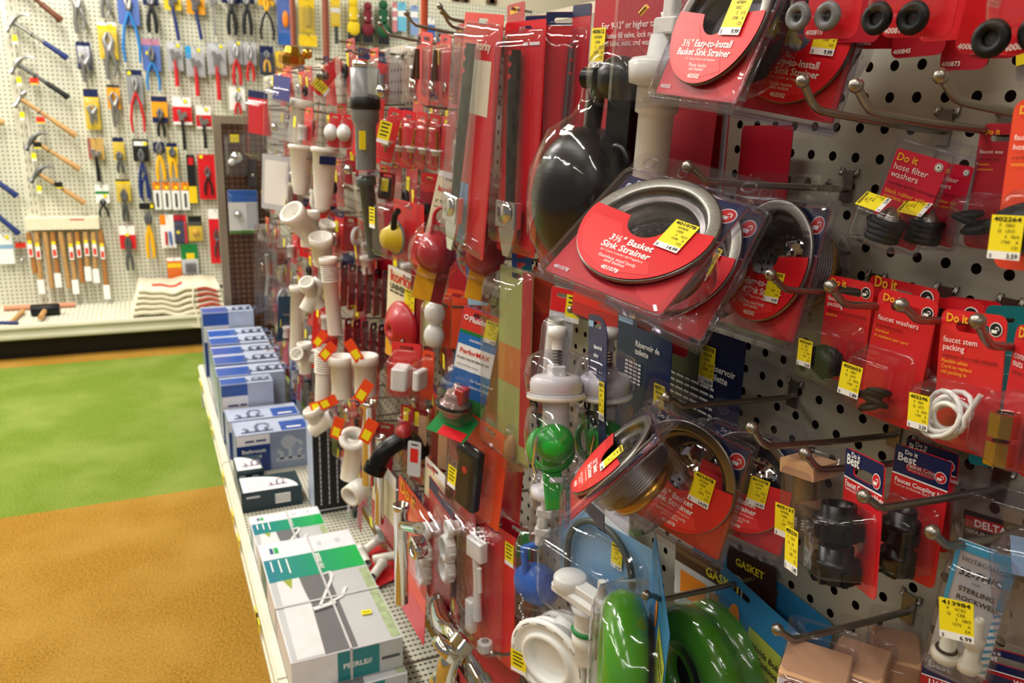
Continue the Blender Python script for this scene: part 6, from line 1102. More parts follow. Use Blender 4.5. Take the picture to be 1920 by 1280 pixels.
# ---------------------------------------------------------------- hand tools on the far wall
YB = 5.585
def bw(px, py, y=YB): return at(px, py, y=y)
chromeb = mat('tool_steel', 'b9b9b6', .3, .9); toolg = mat('forged_grey', '76787a', .4, .8); hblue = mat('blue_grip', '1c2f6e', .45); hlb = mat('sky_grip', '2b7cc4', .4); hred = mat('red_grip', 'c9242a', .4); hblk = mat('black_grip', '17181a', .45); hyel = mat('yellow_grip', 'f0b51c', .4); redt = mat('red_tag', 'e2331f', .45)
yb = mat('yellow_backing', 'f4cf22', .4); ob = mat('amber_backing', 'f0a21e', .4); silv = mat('silver_backing', 'd7d9dc', .3, .3, bump=.3, bscale=80)
def hammer(label, head, end, grip, shaft, hm=toolg, tagc=None, tagp=None, claw=True, grip_f=.45, sticker_=True, k=1.0):
    a = bw(*head); b = bw(*end); d = b - a; L = d.length; ang = math.atan2(d.z, d.x)
    t = thing('hammer', label, 'hammer', (a.x, YB - .05, a.z), (0, -math.degrees(ang), 0), 'hammers slanting on the far wall')
    r = .013 * k
    M().m(shaft).tube([(0, 0, 0), (L * (1 - grip_f), 0, 0)], [r * .9, r * .85], 10).build('shaft', t)
    M().m(grip).tube([(L * (1 - grip_f), 0, 0), (L * (1 - grip_f) + .01, 0, 0), (L * .85, 0, 0), (L * .97, 0, -.002), (L, 0, -.003)], [r, r * 1.15, r * 1.2, r * 1.5, r * 1.3], 10).build('grip', t)
    m = M().m(hm)
    if claw:
        m.tube([(0, 0, -.07), (0, 0, -.055), (0, 0, -.05), (.0, 0, -.03), (0, 0, 0), (-.001, 0, .03)], [.017, .018, .012, .011, .018, .015], 12)
        for s in (-1, 1): m.tube([(0, 0, .02), (.006, s * .004, .045), (.022, s * .009, .068), (.050, s * .012, .082)], [.012, .010, .007, .003], 8)
    else: m.tube([(0, 0, -.06), (0, 0, -.045), (0, 0, -.04), (0, 0, .02), (0, 0, .03), (0, 0, .055)], [.018, .019, .012, .013, .017, .008], 12)
    m.build('head', t)
    M().m(dgrey).tube([(L * .35, .05, -r), (L * .35, -.03, -r), (L * .35, -.032, r)], .003, 6).tube([(.02, .05, -r), (.02, -.03, -r)], .003, 6).build('support_pin', t)
    if tagc:
        p = bw(*tagp, YB - .075); q = t.matrix_world.inverted() if False else None
        o = M().m(tagc).box(-.022, .022, -.002, .002, -.018, .018).m(yel).box(-.02, .02, -.0022, -.002, -.018, -.012).build('paper_tag', t); v = Vector((p.x - a.x, -.022, p.z - a.z)); ca, sa = math.cos(-ang), math.sin(-ang)
        o.location = (v.x * ca - v.z * sa, v.y, v.x * sa + v.z * ca); o.rotation_euler = (0, ang, 0)
    if sticker_:
        o = M().m(yel).box(-.012, .012, -.001, .001, -.022, .012).m(white).box(-.012, .012, -.001, .001, -.034, -.022).build('price_sticker', t); ca, sa = math.cos(-ang), math.sin(-ang); v = Vector((.0, -.012, -.085)); o.location = (v.x * ca - v.z * sa, v.y, v.x * sa + v.z * ca); o.rotation_euler = (0, ang, 0)
    return t
hammer('claw hammer with yellow labelled neck and navy rubber grip, upper left of the far wall', (26, 42), (128, 110), hblue, chromeb, chromeb)
hammer('claw hammer with grey and black fibreglass handle and red tag', (34, 120), (130, 183), hblk, toolg, chromeb, redt, (64, 152))
hammer('ball peen hammer with long pale wooden handle and red tag below', (40, 185), (144, 254), wood, wood, chromeb, redt, (76, 225), False)
hammer('wooden claw hammer below the ball peen one with small black tag', (62, 262), (151, 316), wood, wood, toolg, hblk, (70, 272))
hammer('wooden claw hammer with black and yellow band round its handle', (72, 323), (160, 379), wood, wood, toolg, hblk, (110, 347))
hammer('hammer with stitched brown leather grip, only the handle in view', (28, -32), (117, 40), dwood, dwood, chromeb, sticker_=False, k=1.1)
hammer('hammer with navy grip cut off by the view, higher of the two', (-60, 300), (35, 366), hblue, hblue, chromeb, sticker_=False)
hammer('hammer with navy grip cut off by the view, lower of the two', (-60, 355), (38, 436), hblue, hblue, chromeb, sticker_=False)
hammer('wooden handled hammer whose tip just enters the view beside the ball peen', (-90, 190), (10, 230), wood, wood, chromeb, sticker_=False)
# tools
def ribt(m, pts, rs, n=8): m.tube(pts, rs, n)
def t_pliers(t, zt, zp, zb, sp, jm, hm, r=.010, open_=1.0, nm='handle'):
    m = M().m(jm); ribt(m, [(-.004, -.012, zp), (-.012 * open_, -.012, (zt + zp) / 2), (-.002, -.012, zt)], [r * 1.3, r * 1.2, r * .4]); ribt(m, [(.004, -.012, zp), (.012 * open_, -.012, (zt + zp) / 2), (.002, -.012, zt)], [r * 1.3, r * 1.2, r * .4]); m.lathe([(r * 1.5, 0), (r * 1.5, .006), (.0003, .007)], 14, 'y', (0, -.014, zp)); m.build('jaws', t)
    for s in (-1, 1): M().m(hm).tube([(-s * .004, -.012, zp), (s * sp * .7, -.012, zp + (zb - zp) * .35), (s * sp, -.012, zp + (zb - zp) * .7), (s * sp * .9, -.012, zb)], [r * .8, r, r * 1.05, r * .8], 8).build(nm, t)
def t_lock(t, zt, zp, zb, sp, jm=chromeb, r=.010):
    m = M().m(jm); ribt(m, [(-.004, -.014, zp), (-.022, -.014, (zt + zp) / 2 + .01), (-.004, -.014, zt)], [r * 1.4, r, r * .5]); ribt(m, [(.004, -.014, zp), (.022, -.014, (zt + zp) / 2 + .01), (.004, -.014, zt)], [r * 1.4, r, r * .5]); m.build('jaws', t)
    M().m(jm).tube([(-.006, -.014, zp), (-sp * .5, -.014, (zp + zb) / 2), (-sp * .4, -.014, zb)], [r * 1.3, r, r * .9], 8).build('handle', t); M().m(jm).tube([(.008, -.014, zp), (sp, -.014, (zp + zb) / 2), (sp * .5, -.014, zb + .02)], [r, r * .8, r * .6], 8).build('handle', t)
def t_adj(t, zt, zp, zb, hm, jm=chromeb, r=.012, lean=0):
    m = M().m(jm).bbox(-.024, .010, -.022, -.008, zp, zt - .01, .006); m.bbox(-.030, -.006, -.022, -.008, zt - .014, zt + .012, .004).bbox(.004, .026, -.022, -.008, zt - .03, zt, .004).build('head', t)
    M().m(hm).tube([(-.004, -.014, zp + .01), (lean * .5, -.014, (zp + zb) / 2), (lean, -.014, zb)], [r * .8, r, r * 1.1], 10).build('handle', t)
def bcard(label, cat, x0, y0, w, h, base, bands=(), tool=None, tagp=None, name='tool_card', shellp=None, y=YB - .006, prints=(), hk=True, group='carded hand tools'):
    """carded tool hanging on the far wall: top left corner and size as measured"""
    a = bw(x0, y0, y); b = bw(x0 + w, y0 + w * (351 - y0) / (4200 - x0), y); c = bw(x0 + h * (760 - x0) / (5900 - y0), y0 + h, y); W, H = (b - a).length, (a - c).length
    t = thing(name, label, cat, ((a.x + b.x) / 2, y - .02, a.z), (0, 0, 0), group)
    card(t, W, H, base, bands, [(p[0], p[1], p[2], p[3] * H) + tuple(p[4:]) for p in prints], .005, False, zs=-.01)
    s = H / h
    if tool: tool(t, W, H, s)
    if shellp: shell(t, shellp[0] * W, shellp[1] * H, shellp[2] * W, shellp[3] * H, .03, clearmat('far_clear', 'f4f4f6', .3, 40, .7, .15, .05))
    if tagp: M().m(yel).poly(circ(tagp[0] * W, tagp[1] * H, .012, 10), -.004).build('price_sticker', t)
    if hk: M().m(dgrey).tube([(0, .024, -.008), (0, -.03, -.008), (0, -.034, .0)], .0022, 6).build('hook', t)
    return t
P = lambda zt, zp, zb, sp, jm, hm, r=.010: (lambda t, W, H, s: t_pliers(t, -zt * s, -zp * s, -zb * s, sp, jm, hm, r))
LK = lambda zt, zp, zb, sp, jm=chromeb, r=.010: (lambda t, W, H, s: t_lock(t, -zt * s, -zp * s, -zb * s, sp, jm, r))
AD = lambda zt, zp, zb, hm, r=.012, jm=chromeb, lean=0: (lambda t, W, H, s: t_adj(t, -zt * s, -zp * s, -zb * s, hm, jm, r, lean))
HY = (-.5, -.2, .5, 0, navy)
BT = [
('silver locking C-clamp pliers hanging bare beside the leather grip', 'pliers', 128, -8, 30, 30, clear, [], LK(-10, 22, 72, .035, chromeb, .013), None),
('silver locking pliers cut by the top of the view', 'pliers', 182, -20, 22, 30, clear, [], LK(-10, 20, 55, .03, chromeb, .011), None),
('small locking pliers on a navy card', 'pliers', 141, 78, 28, 52, navy, [(-.4, -.75, .4, -.15, lgrey)], LK(22, 42, 76, .02), (-.2, -.5)),
('large silver locking pliers on a yellow card', 'pliers', 181, 40, 36, 70, yb, [(-.5, -.1, .5, 0, white)], LK(20, 55, 110, .035, chromeb, .013), (.2, -.1)),
('channel pliers with long sky blue handles on a blue card', 'pliers', 218, -12, 40, 58, mat('violet_blue_card', '5570b8'), [], P(0, 28, 130, .045, chromeb, hlb, .009), None),
('smaller channel pliers with sky blue handles, lower right of the long pair', 'pliers', 264, 72, 34, 60, mat('violet_blue_card', '5570b8'), [(-.5, -.2, .5, 0, mat('pink_head', 'b77a94'))], P(14, 40, 98, .035, toolg, hlb, .008), (-.2, -.45)),
('pliers with yellow and black grips over a black card top', 'pliers', 266, -10, 30, 20, navy, [], P(0, 18, 72, .022, toolg, hblk, .012), None),
('adjustable wrench on yellow card with long navy handle', 'wrench', 306, -10, 32, 28, yb, [HY], AD(5, 22, 86, hblue, .010, toolg, .02), None),
('adjustable wrench on orange card with navy and yellow handle', 'wrench', 348, -10, 34, 36, ob, [], AD(8, 30, 84, hblue, .010, toolg, .02), None),
('bare chrome adjustable wrench between yellow cards and navy snips', 'wrench', 388, -8, 20, 16, clear, [], AD(5, 22, 76, chromeb, .008), None),
('yellow and navy gripped pliers, first of the three at the top', 'pliers', 414, -10, 34, 16, navy, [], P(0, 18, 76, .022, toolg, hblk, .012), None),
('yellow and navy gripped pliers, second of the three at the top', 'pliers', 444, -10, 32, 16, navy, [], P(0, 18, 76, .022, toolg, hblk, .012), None),
('long nosed pliers with yellow throat and spread black legs', 'pliers', 482, -8, 30, 18, navy, [(-.5, -1, .5, -.4, hyel)], P(2, 26, 84, .04, hyel, hblk, .008), None),
('orange knife on a tall blue card', 'knife', 517, -6, 30, 90, mat('violet_blue_card', '5570b8'), [(-.5, -1, .5, -.75, blue)], lambda t, W, H, s: M().m(orange).sphere((0, -.014, -H * .46), .026, 14, (.8, .5, 2.0)).build('knife_body', t), None),
('gold wrapped tool pack, upper of two yellow packs', 'tool', 558, -4, 30, 66, yb, [], lambda t, W, H, s: M().m(mat('gold_foil', 'e2c53c', .25, .6)).bbox(-.012, .02, -.03, -.004, -H * .8, -H * .2, .006).build('foil_pack', t), None),
('plain yellow pack under the gold wrapped one', 'tool', 559, 64, 34, 22, yb, [], None, None),
('yellow brush or tool card between the two tall brown handles', 'tool', 618, -4, 18, 54, yb, [(-.5, -.5, .5, -.35, white)], lambda t, W, H, s: M().m(dgrey).tube([(0, -.014, -H), (0, -.014, -H * 1.6)], .012, 8).build('tool_tip', t), None),
('silver carded tin snips with red dipped grip, first of three', 'snips', 311, 78, 30, 54, silv, [(-.4, -.2, .4, -.02, lgrey)], AD(18, 36, 84, hred, .012), (.2, -.12)),
('silver carded adjustable wrench with red grip, second of three', 'wrench', 346, 86, 36, 58, silv, [(-.5, -.4, -.2, 0, sky)], AD(26, 40, 94, hred, .012), (.2, -.12)),
('silver carded adjustable wrench with long red grip, third of three', 'wrench', 386, 80, 36, 60, silv, [(-.4, -.2, .4, -.02, lgrey)], AD(20, 45, 108, hred, .013), (.25, -.1)),
('red handled lineman pliers on foil card, right of the three red grips', 'pliers', 426, 76, 28, 44, silv, [], P(6, 30, 84, .022, chromeb, hred, .010), (.2, -.1)),
('red handled pliers on foil card beside the lineman pliers', 'pliers', 453, 80, 26, 42, silv, [], P(6, 30, 72, .02, chromeb, hred, .009), None),
('navy card with yellow mini pliers near the clear bags', 'pliers', 485, 86, 26, 54, navy, [], P(8, 22, 48, .018, toolg, hyel, .008), None),
('yellow card with yellow tool right of the mini pliers', 'tool', 515, 96, 34, 42, yb, [], P(8, 16, 36, .018, toolg, hyel, .008), None),
('yellow card picturing locking pliers under a navy header', 'pliers', 155, 166, 28, 76, yb, [HY], LK(30, 46, 66, .018), (.2, -.42)),
('orange card with a tangled silver locking clamp', 'clamp', 199, 158, 24, 46, ob, [(-.5, -.12, .5, 0, dgrey)], LK(14, 40, 80, .018), None),
('grey card with pliers whose red handles splay below', 'pliers', 235, 130, 30, 66, grey, [(-.5, -.15, .5, 0, navy)], P(14, 38, 118, .036, chromeb, hred, .008), (-.3, -.1)),
('navy and amber card with navy and yellow legged pliers', 'pliers', 282, 180, 30, 50, ob, [HY, (-.5, -1, .5, -.78, navy)], P(22, 40, 76, .018, toolg, hblk, .009), None),
('white and red card with adjustable wrench and black handle, larger', 'wrench', 321, 181, 36, 52, red, [(-.5, -.35, .5, 0, white), (-.5, -1, .5, -.9, white)], AD(28, 44, 100, hblk, .010), (.2, -.15)),
('white and red card with adjustable wrench and black handle, smaller', 'wrench', 366, 198, 28, 43, red, [(-.5, -.4, .5, 0, white), (-.5, -1, .5, -.9, white)], AD(24, 36, 80, hblk, .010), (.2, -.15)),
('white card with silver and red pliers above the brown wing panel', 'pliers', 428, 162, 30, 44, white, [], P(10, 26, 52, .016, chromeb, hred, .008), (.1, -.12)),
('gold and rose card with a silver tool and black handle', 'tool', 163, 258, 30, 40, mat('gold_rose_card', 'c9a35c', .4), [(-.5, -1, -.3, 0, mat('rose_edge', 'a05a58'))], AD(24, 36, 82, hblk, .011), None),
('yellow card with grey tin snips, left of the black plier card', 'snips', 210, 257, 21, 42, yb, [HY], P(26, 40, 66, .014, toolg, toolg, .009), None),
('black card with pliers and a yellow crescent handle', 'pliers', 247, 260, 30, 42, hblk, [(-.4, -.3, .4, -.1, white)], P(18, 40, 112, .022, toolg, hblue, .010), (.3, -.2)),
('yellow and navy gripped cutters beside the black plier card', 'cutters', 286, 266, 22, 20, navy, [], P(0, 20, 72, .020, toolg, hyel, .011), None),
('yellow cutters card right of the yellow gripped cutters', 'cutters', 311, 267, 20, 40, yb, [HY], P(8, 24, 66, .018, toolg, hyel, .009), None),
('narrow dark pack with yellow base, left of the red plier card', 'tool', 348, 290, 16, 90, hblk, [(-.5, -1, .5, -.65, yb), (-.3, -.2, .3, -.05, red)], None, None),
('tall red card with pliers facing up and down, higher one', 'pliers', 369, 289, 34, 84, red, [(-.5, -.18, .5, 0, red)], P(22, 40, 76, .022, toolg, hblk, .007), (-.3, -.05)),
('long red card with pliers and grey cap, lower one beside the taupe frame', 'pliers', 389, 391, 26, 102, red, [(-.5, -.18, .5, 0, white)], P(36, 58, 90, .015, toolg, dgrey, .006), None),
('green and white card with small black end cutters', 'cutters', 177, 346, 26, 34, white, [(-.5, -.5, .5, -.35, green)], P(26, 36, 60, .024, hblk, hblk, .007), (.2, -.6)),
('yellow card with long grey snips left of the navy legs', 'snips', 216, 335, 27, 42, yb, [(-.5, -.1, .5, 0, dgrey)], P(18, 40, 80, .012, toolg, toolg, .010), None),
('open navy handled pliers hanging head up in the middle of the wall', 'pliers', 260, 320, 20, 6, clear, [], P(-18, 6, 56, .024, toolg, hblue, .007), None),
('big black channel pliers with navy and yellow handles', 'pliers', 260, 380, 30, 12, hblk, [(.2, -.8, .4, -.2, yel)], P(16, 38, 104, .018, toolg, hyel, .012), None),
('white and red card with grey scissors near the bottom', 'scissors', 222, 422, 30, 44, red, [(-.5, -.4, .5, 0, white)], P(20, 44, 84, .016, toolg, toolg, .010), (0, -.4)),
('white card with red and blue screwdrivers under the orange cards', 'screwdriver', 298, 402, 28, 62, white, [(-.5, -.3, -.1, 0, orange)], lambda t, W, H, s: (M().m(hred).tube([(-.012, -.01, -H * .5), (-.014, -.01, -H * .9)], .007, 8).build('handle', t), M().m(blue).tube([(.010, -.01, -H * .5), (.016, -.01, -H * .9)], .007, 8).build('handle', t)), None),
('navy card with red edge right of the screwdriver card', 'tool', 324, 402, 24, 54, navy, [(-.5, -.2, .5, 0, dred), (.3, -1, .5, 0, red)], None, (-.2, -.6)),
('small black and yellow tape card, upper right of the green card', 'tape', 351, 404, 26, 47, yb, [(-.5, -.4, .5, 0, hblk)], lambda t, W, H, s: M().m(hyel).lathe([(.022, 0), (.022, .02), (.0003, .02)], 16, 'y', (0, -.004, -H * .65)).build('tape_case', t), None),
('green and white card with a grey comb-like blade', 'blade', 338, 457, 31, 56, green, [(-.5, -1, .5, -.5, lgrey), (-.2, -.5, .3, -.3, yb)], lambda t, W, H, s: [M().m(dgrey).box(-.03 + .01 * i, -.026 + .01 * i, -.008, -.004, -H * .95, -H * .62).build('tooth', t) for i in range(7)], None),
('orange pack with white top hanging lowest on the far wall', 'tool', 312, 482, 27, 54, mat('orange_pack', 'e8742c'), [(-.5, -.12, .5, 0, white), (-.5, -.35, .5, -.2, yb)], lambda t, W, H, s: M().m(brass).lathe([(.014, 0), (.014, .006), (.0003, .007)], 14, 'y', (.0, -.004, -H * .8)).build('round_blade', t), None),
('small black loop bracket just above the canvas bags', 'bracket', 404, 534, 14, 4, hblk, [], None, None),
('white carded pliers at the left edge of the far wall', 'tool', -8, 438, 30, 56, white, [(-.5, -.5, .5, -.35, lblue)], None, (.2, -.1)),
('red labelled clear pack of small silver parts beside the wooden handles', 'tool', 28, 450, 20, 46, clear, [(-.5, -.3, .5, -.08, redt)], lambda t, W, H, s: M().m(chromeb).sphere((0, -.01, -H * .8), .014, 10).build('small_part', t), None),
]
for e in BT: bcard(e[0], e[1], *e[2:6], e[6], e[7], e[8], e[9], shellp=(-.45, -.95, .45, -.25) if e[6] in (silv, yb, navy) and e[5] > 40 else None)
for i in range(4):
    bcard(['leftmost', 'second', 'third', 'rightmost'][i] + ' of the four orange topped blade cards', 'blade', 285 + 17.5 * i, 340 + .3 * i, 15, 52, white, [(-.5, -.3, .5, 0, orange)], lambda t, W, H, s: M().m(dgrey).box(-.006, .006, -.006, -.002, -H * .9, -H * .4).build('blade', t), (.1, -.2), group='orange topped blade cards')
def glove(label, px, py, col, s=1):
    p = bw(px, py, YB - .03); t = thing('work_glove', label, 'glove', p, (0, 0, 0), 'work gloves'); m = M().m(col)
    m.sphere((0, 0, -.05), .045, 16, (1, .45, 1.2)).tube([(0, 0, 0), (0, 0, .08)], [.03, .032], 14).sphere((0, 0, .11), .032, 14, (1, .5, 1)); m.build('palm', t)
    m = M().m(hblk)
    for i, dx in enumerate((-.03, -.011, .009, .028)): m.tube([(dx, 0, -.08), (dx * 1.05, -.004, -.13), (dx * 1.05, -.008, -.155 + .006 * abs(i - 1.5))], [.011, .0105, .007], 8)
    m.tube([(.04, 0, -.04), (.055, -.006, -.08)], [.011, .008], 8).build('fingers', t)
    M().m(white).box(-.03, .03, -.022, -.018, .02, .035).m(yel).box(-.01, .012, -.023, -.022, .0, .03).build('label_band', t); t.scale = (s,) * 3
glove('yellow and black work glove hanging at the top of the far wall', 663, 38, mat('glove_yellow', 'f0cf20', .7)); glove('maroon and black work glove between the yellow and green ones', 690, 42, mat('glove_maroon', '7a1a2a', .7), .9); glove('dark green work glove at the top of the far wall', 719, 42, mat('glove_green', '155a36', .7))
for a in (('narrow red and white striped pack beside the green glove', 'tool', 734, 4, 9, 56, mat('pink_stripe', 'd78a96'), [(-.5, -.3, .5, -.2, white), (-.5, -.6, .5, -.5, white)]), ('light blue pack between green glove and orange handle', 'tool', 744, 4, 16, 54, mat('light_blue_pack', '6cc0e4'), [(-.5, -.5, .5, -.3, white)]), ('white and blue pack left of the orange handle', 'tool', 768, 10, 14, 56, mat('white_blue_pack', '8aa6d8'), [(-.5, -.4, .5, -.2, white)]), ('blue pack right of the orange handle near the top hooks', 'tool', 800, 34, 14, 40, blue, [(-.5, -.3, .5, 0, white)])):
    bcard(a[0], a[1], *a[2:6], a[6], a[7])
# tall handles standing in front of the far wall
for px, x0, nm in ((551, 0, 'tall reddish brown wooden handle rising behind the brass valve'), (612, 0, 'thicker reddish brown wooden handle rising behind the top of the heap')):
    b = at(px, 95, y=4.6); o = M().m(mat('mahogany_handle', '94503c', .45)).tube([(0, 0, 0), (0, 0, b.z + .5)], .018 if px > 600 else .015, 14).build('wooden_pole'); o.location = (b.x, 4.6, 0); tag(o, nm, 'handle', 'tall handles')
b = at(795, 100, y=2.2); o = M().m(mat('orange_handle', 'd0562c', .45)).tube([(0, 0, 0), (0, 0, .2)], .010, 10).bbox(-.018, .018, -.01, .01, -.05, .05, .006).m(yel).box(-.008, .012, -.014, -.011, .14, .2).build('plunger'); o.location = b; tag(o, 'orange handle with yellow sticker rising over the bolt row', 'handle')
# replacement handles hanging from a white box
a = bw(48, 408, 5.54); b = bw(185, 406, 5.54); c = bw(49, 430, 5.54)
t = thing('display_header', 'long cream cardboard header above a row of hanging wooden handles', 'display box', ((a.x + b.x) / 2, 5.55, c.z)); W = b.x - a.x; H = a.z - c.z
M().m(mat('cream_board', 'ece3c8', .6)).box(-W / 2, W / 2, -.05, .04, 0, H).build('header_box', t); M().m(red).poly([(W * .1, H * .8), (W * .3, H * .8), (W * .3, H * .9), (W * .1, H * .9)], -.051).build('printed_words', t)
HL = [(53, 436, 66, 512), (68, 434, 78, 545), (84, 434, 98, 540), (98, 434, 110, 530), (113, 434, 130, 540), (130, 436, 143, 545), (144, 434, 155, 530), (160, 434, 165, 515), (175, 434, 180, 520), (188, 432, 202, 558)]
for i, (x0, y0, x1, y1) in enumerate(HL):
    a = bw(x0, y0, 5.52); b = bw(x1, y1, 5.52); t = thing('replacement_stick', ['first', 'second', 'third', 'fourth', 'fifth', 'sixth', 'seventh', 'eighth', 'ninth', 'last'][i] + ' wooden replacement handle hanging under the cream header', 'handle', a, group='wooden replacement handles'); d = b - a
    M().m(wood if i % 3 else mat('honey_wood', 'b5793f', .5, var=.1, vscale=60)).tube([(0, 0, 0), tuple(d * .15), tuple(d * .55), tuple(d * .85), tuple(d)], [.014, .016, .012, .015, .013], 10).build('handle', t)
    if i not in (2, 4):
        o = M().m(white).box(-.012, .012, -.018, -.014, -.10, -.02).m(redt).box(-.008, .008, -.019, -.018, -.09, -.05).m(yel).box(-.010, .010, -.019, -.018, -.02, .0).build('label', t); o.location = tuple(d * .18)
    if i % 2 or i > 7: o = M().m(white).box(-.018, .018, -.017, -.015, -.09, 0).build('hang_tag', t); o.location = tuple(d * .8)
# things lying on the far base shelf
p = at(84, 578, y=5.28); p.z = .2
t = thing('rubber_mallet', 'black rubber mallet with short wooden handle lying on the far base shelf', 'mallet', (p.x, 5.30, .235)); M().m(rubber).tube([(-.075, 0, 0), (-.07, 0, 0), (.07, 0, 0), (.075, 0, 0)], [.030, .035, .035, .030], 20).build('head', t); M().m(wood).tube([(0, 0, 0), (-.012, -.16, -.010)], [.014, .016], 12).build('handle', t)
a = at(6, 571, y=5.48); b = at(140, 562, y=5.48); o = M().m(mat('pink_wood', 'c98a68', .5)).tube([(0, 0, 0), (b.x - a.x, 0, 0)], .016, 12).build('wooden_rod'); o.location = (a.x, 5.48, .217); tag(o, 'long reddish wooden rod lying along the back of the far shelf', 'rod')
a = at(42, 584, z=.215); b = at(20, 604, z=.215); o = M().m(wood).tube([(0, 0, 0), tuple(b - a)], [.016, .010], 10).build('wooden_peg'); o.location = a; tag(o, 'short wooden handle lying near the mallet on the far shelf', 'handle')
a = at(-20, 604, z=.212); b = at(34, 605, z=.212); o = M().m(hblue).tube([(0, 0, 0), tuple(b - a)], .009, 8).build('punch_tool'); o.location = a; tag(o, 'navy gripped tool lying at the edge of the far shelf', 'tool')
# canvas bags
cv = mat('canvas', 'e6dcc2', .9, bump=.5, bscale=60, var=.06); rp = mat('faded_red_print', 'd0584a', .8, var=.1)
for i in range(5):
    x0, x1 = -.56 + .015 * i, -.28; n = 24; z0 = .203 + i * .032; m = M().m(cv); R = []
    for j in range(n + 1):
        u = j / n; x = at(250, 590, y=5.25).x + (at(418, 580, y=5.25).x - at(250, 590, y=5.25).x) * (u * (1 - .03 * i) + .02 * i); wv = .014 * math.sin(u * 9 + i * .35) * (1 - abs(2 * u - 1) ** 4) + .006 * math.sin(u * 23 + i * .3)
        R.append([(x, 5.10 + .008 * i, z0 + wv), (x, 5.085 + .008 * i, z0 + .013 + wv), (x, 5.10 + .008 * i, z0 + .030 + wv), (x, 5.50, z0 + .031 + wv * .6), (x, 5.51, z0 + .014 + wv * .6), (x, 5.50, z0 + wv * .6)])
    m.loft(R, True, True, True); t = thing('canvas_bag', ['bottom', 'second from bottom', 'middle', 'second from top', 'top'][i] + ' cream canvas bag of the folded stack on the far shelf', 'bag', group='folded canvas bags'); m.build('folded_cloth', t)
    M().m(rp).t(Matrix.Identity(4)).loft([[(R[k][1][0], R[k][1][1] - .003, R[k][1][2] + dz) for dz in (-.009, .009)] for k in range(17, 24)], False, False, False, False).build('red_print', t) if i else None
    if i == 4:
        M().m(rp).loft([[(R[k][2][0], R[k][2][1] + yy, R[k][2][2] + .004) for yy in (.10, .17)] for k in range(4, 14)], False, False, False, False).build('printed_words', t)
        a = R[16][1]; M().m(cv).tube([(a[0], a[1] + .1, a[2] + .02), (a[0], a[1] - .01, a[2] + .01), (a[0] - .01, a[1] - .02, a[2] - .08), (a[0] + .01, 5.03, .19), (a[0] + .02, 5.025, .13), (a[0] - .03, 5.025, .14)], .005, 6).build('draw_cord', t)
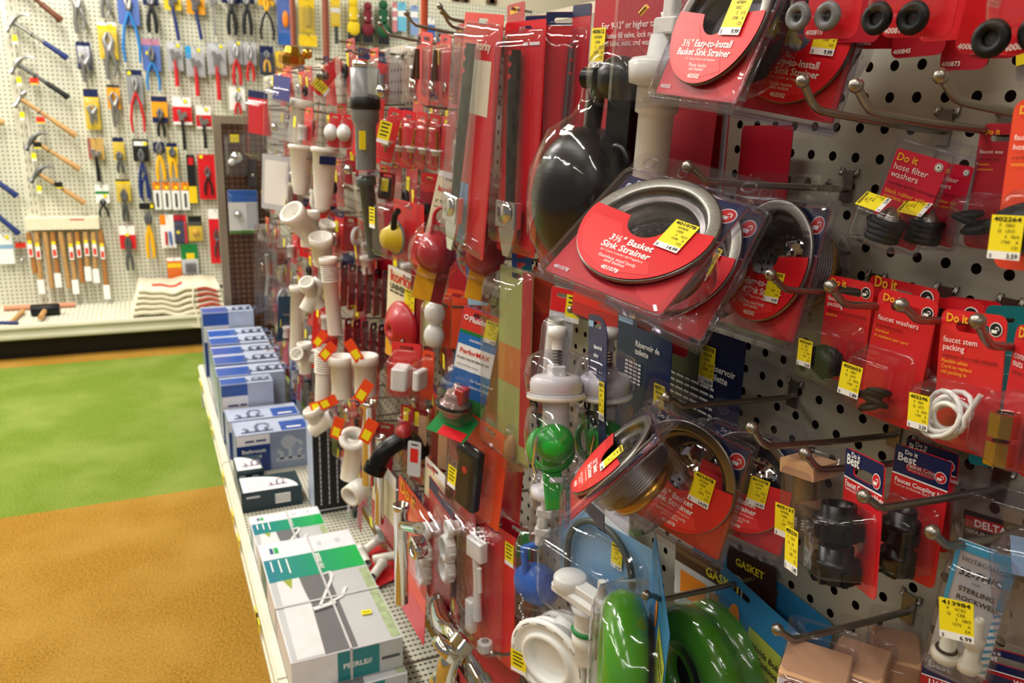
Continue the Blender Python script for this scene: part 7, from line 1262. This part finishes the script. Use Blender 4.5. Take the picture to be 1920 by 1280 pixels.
# ---------------------------------------------------------------- hooks: base and tip measured on the board
HK = [((1290, 312), (1590, 355), 'grey display hook carrying the three middle strainers'), ((1505, 152), (1772, 247), 'bare display hook with bright ball tip just past the top strainers'), ((1605, 160), (1890, 250), 'second bare display hook beside the first, over the hose washer packs'), ((1765, 143), (1990, 225), 'thick bare display hook at the edge holding the blurred red card'), ((1250, 745), (1489, 743), 'display hook carrying the lower strainers'), ((1410, 802), (1680, 815), 'display hook with ball tip between lower strainers and spring package'), ((1510, 850), (1725, 862), 'display hook holding the coupling nut card turned aside'), ((1620, 930), (1875, 915), 'display hook crossing in front of the out-facing coupling nuts'), ((1748, 997), (1980, 985), 'display hook carrying the white faucet stem package'), ((1458, 1180), (1705, 1145), 'display hook carrying the kraft boxed kits'), ((1212, 1115), (1440, 1080), 'display hook carrying the green wax ring packages'), ((1445, 515), (1640, 548), 'display hook tip in front of the 9.99 strainer'), ((1557, 537), (1770, 575), 'display hook over the first red stem packing card'), ((1690, 572), (1890, 600), 'display hook crossing the centre red washers card'), ((1833, 602), (2050, 650), 'display hook crossing the white cord card'), ((903, 914), (1005, 917), 'display hook below the black rubber strip'), ((923, 1225), (1045, 1205), 'display hook carrying the white closet flanges'), ((848, 455), (1010, 487), 'display hook under the red lever packages'), ((820, 565), (930, 575), 'display hook carrying the white bottle pair'), ((1070, 580), (1165, 600), 'display hook holding the navy fill valve cards'), ((955, 487), (1010, 510), 'short hook tip beside the teal strip'), ((822, 985), (940, 985), 'display hook over the white slip nut cards'), ((768, 893), (890, 905), 'long display hook below the wood-coloured packs'), ((755, 640), (850, 648), 'display hook carrying the clear box with white caps'), ((830, 22), (960, 75), 'top display hook carrying the silver lever package'), ((762, 25), (900, 70), 'dark display hook tip over the bolt packs'), ((825, 12), (985, 60), 'upper dark display hook beside the tall red packs'), ((713, 45), (835, 85), 'far display hook holding the clear valve blister'), ((650, 95), (760, 110), 'small dark hook over the grey tube'), ((705, 1260), (840, 1225), 'lowest display hook carrying the chrome trap'), ((780, 185), (900, 210), 'display hook of the brass bolt row'), ((645, 350), (740, 360), 'far display hook below the grey tube'), ((600, 480), (700, 490), 'far display hook of the small chrome tap row'), ((625, 590), (715, 596), 'far display hook of the lower chrome tap row'), ((690, 780), (790, 785), 'far display hook above the wood-coloured packs'), ((610, 670), (720, 672), 'display hook carrying white sink drains')]
for t_, b_, lab in HK:
    b = at(*b_, x=0); tip = at(*t_, y=b.y); ln = max(.07, min(.24, -tip.x)); hook(b.y, b.z, lab, ln, max(.004, min(.035, tip.z - b.z)), grp='display hooks', r=.0028)
# ---------------------------------------------------------------- pieces that belong to a part sit one level below it
NEST = {'ball_tip': 'wire', 'basket': 'flange', 'lock_nut': 'threaded_body', 'printed_icon': 'backing_card', 'printed_emblem': 'backing_card', 'spring': 'cap', 'chain': 'flapper_frame', 'clip': 'flapper_frame', 'spindle': 'handle_plate', 'adjusting_screw': 'float_arm', 'float_neck': 'float_ball', 'brass_screw': 'lever_bracket', 'printed_faces': 'carton', 'printed_label': 'kraft_box', 'printed_words': 'header_box', 'green_gasket': 'valve_shank', 'bolt_slots': 'ring', 'band': 'tube', 'red_dot': 'rubber_slab'}
base_ = lambda o: o.name.split('.')[0]
for r in [o for o in C.objects if o.parent is None and o.children]:
    ks = list(r.children); byn = {base_(c): c for c in ks}
    for c in ks:
        tgt = byn.get(NEST.get(base_(c)))
        if tgt and tgt is not c and tgt.location.length < 1e-6: c.parent = tgt
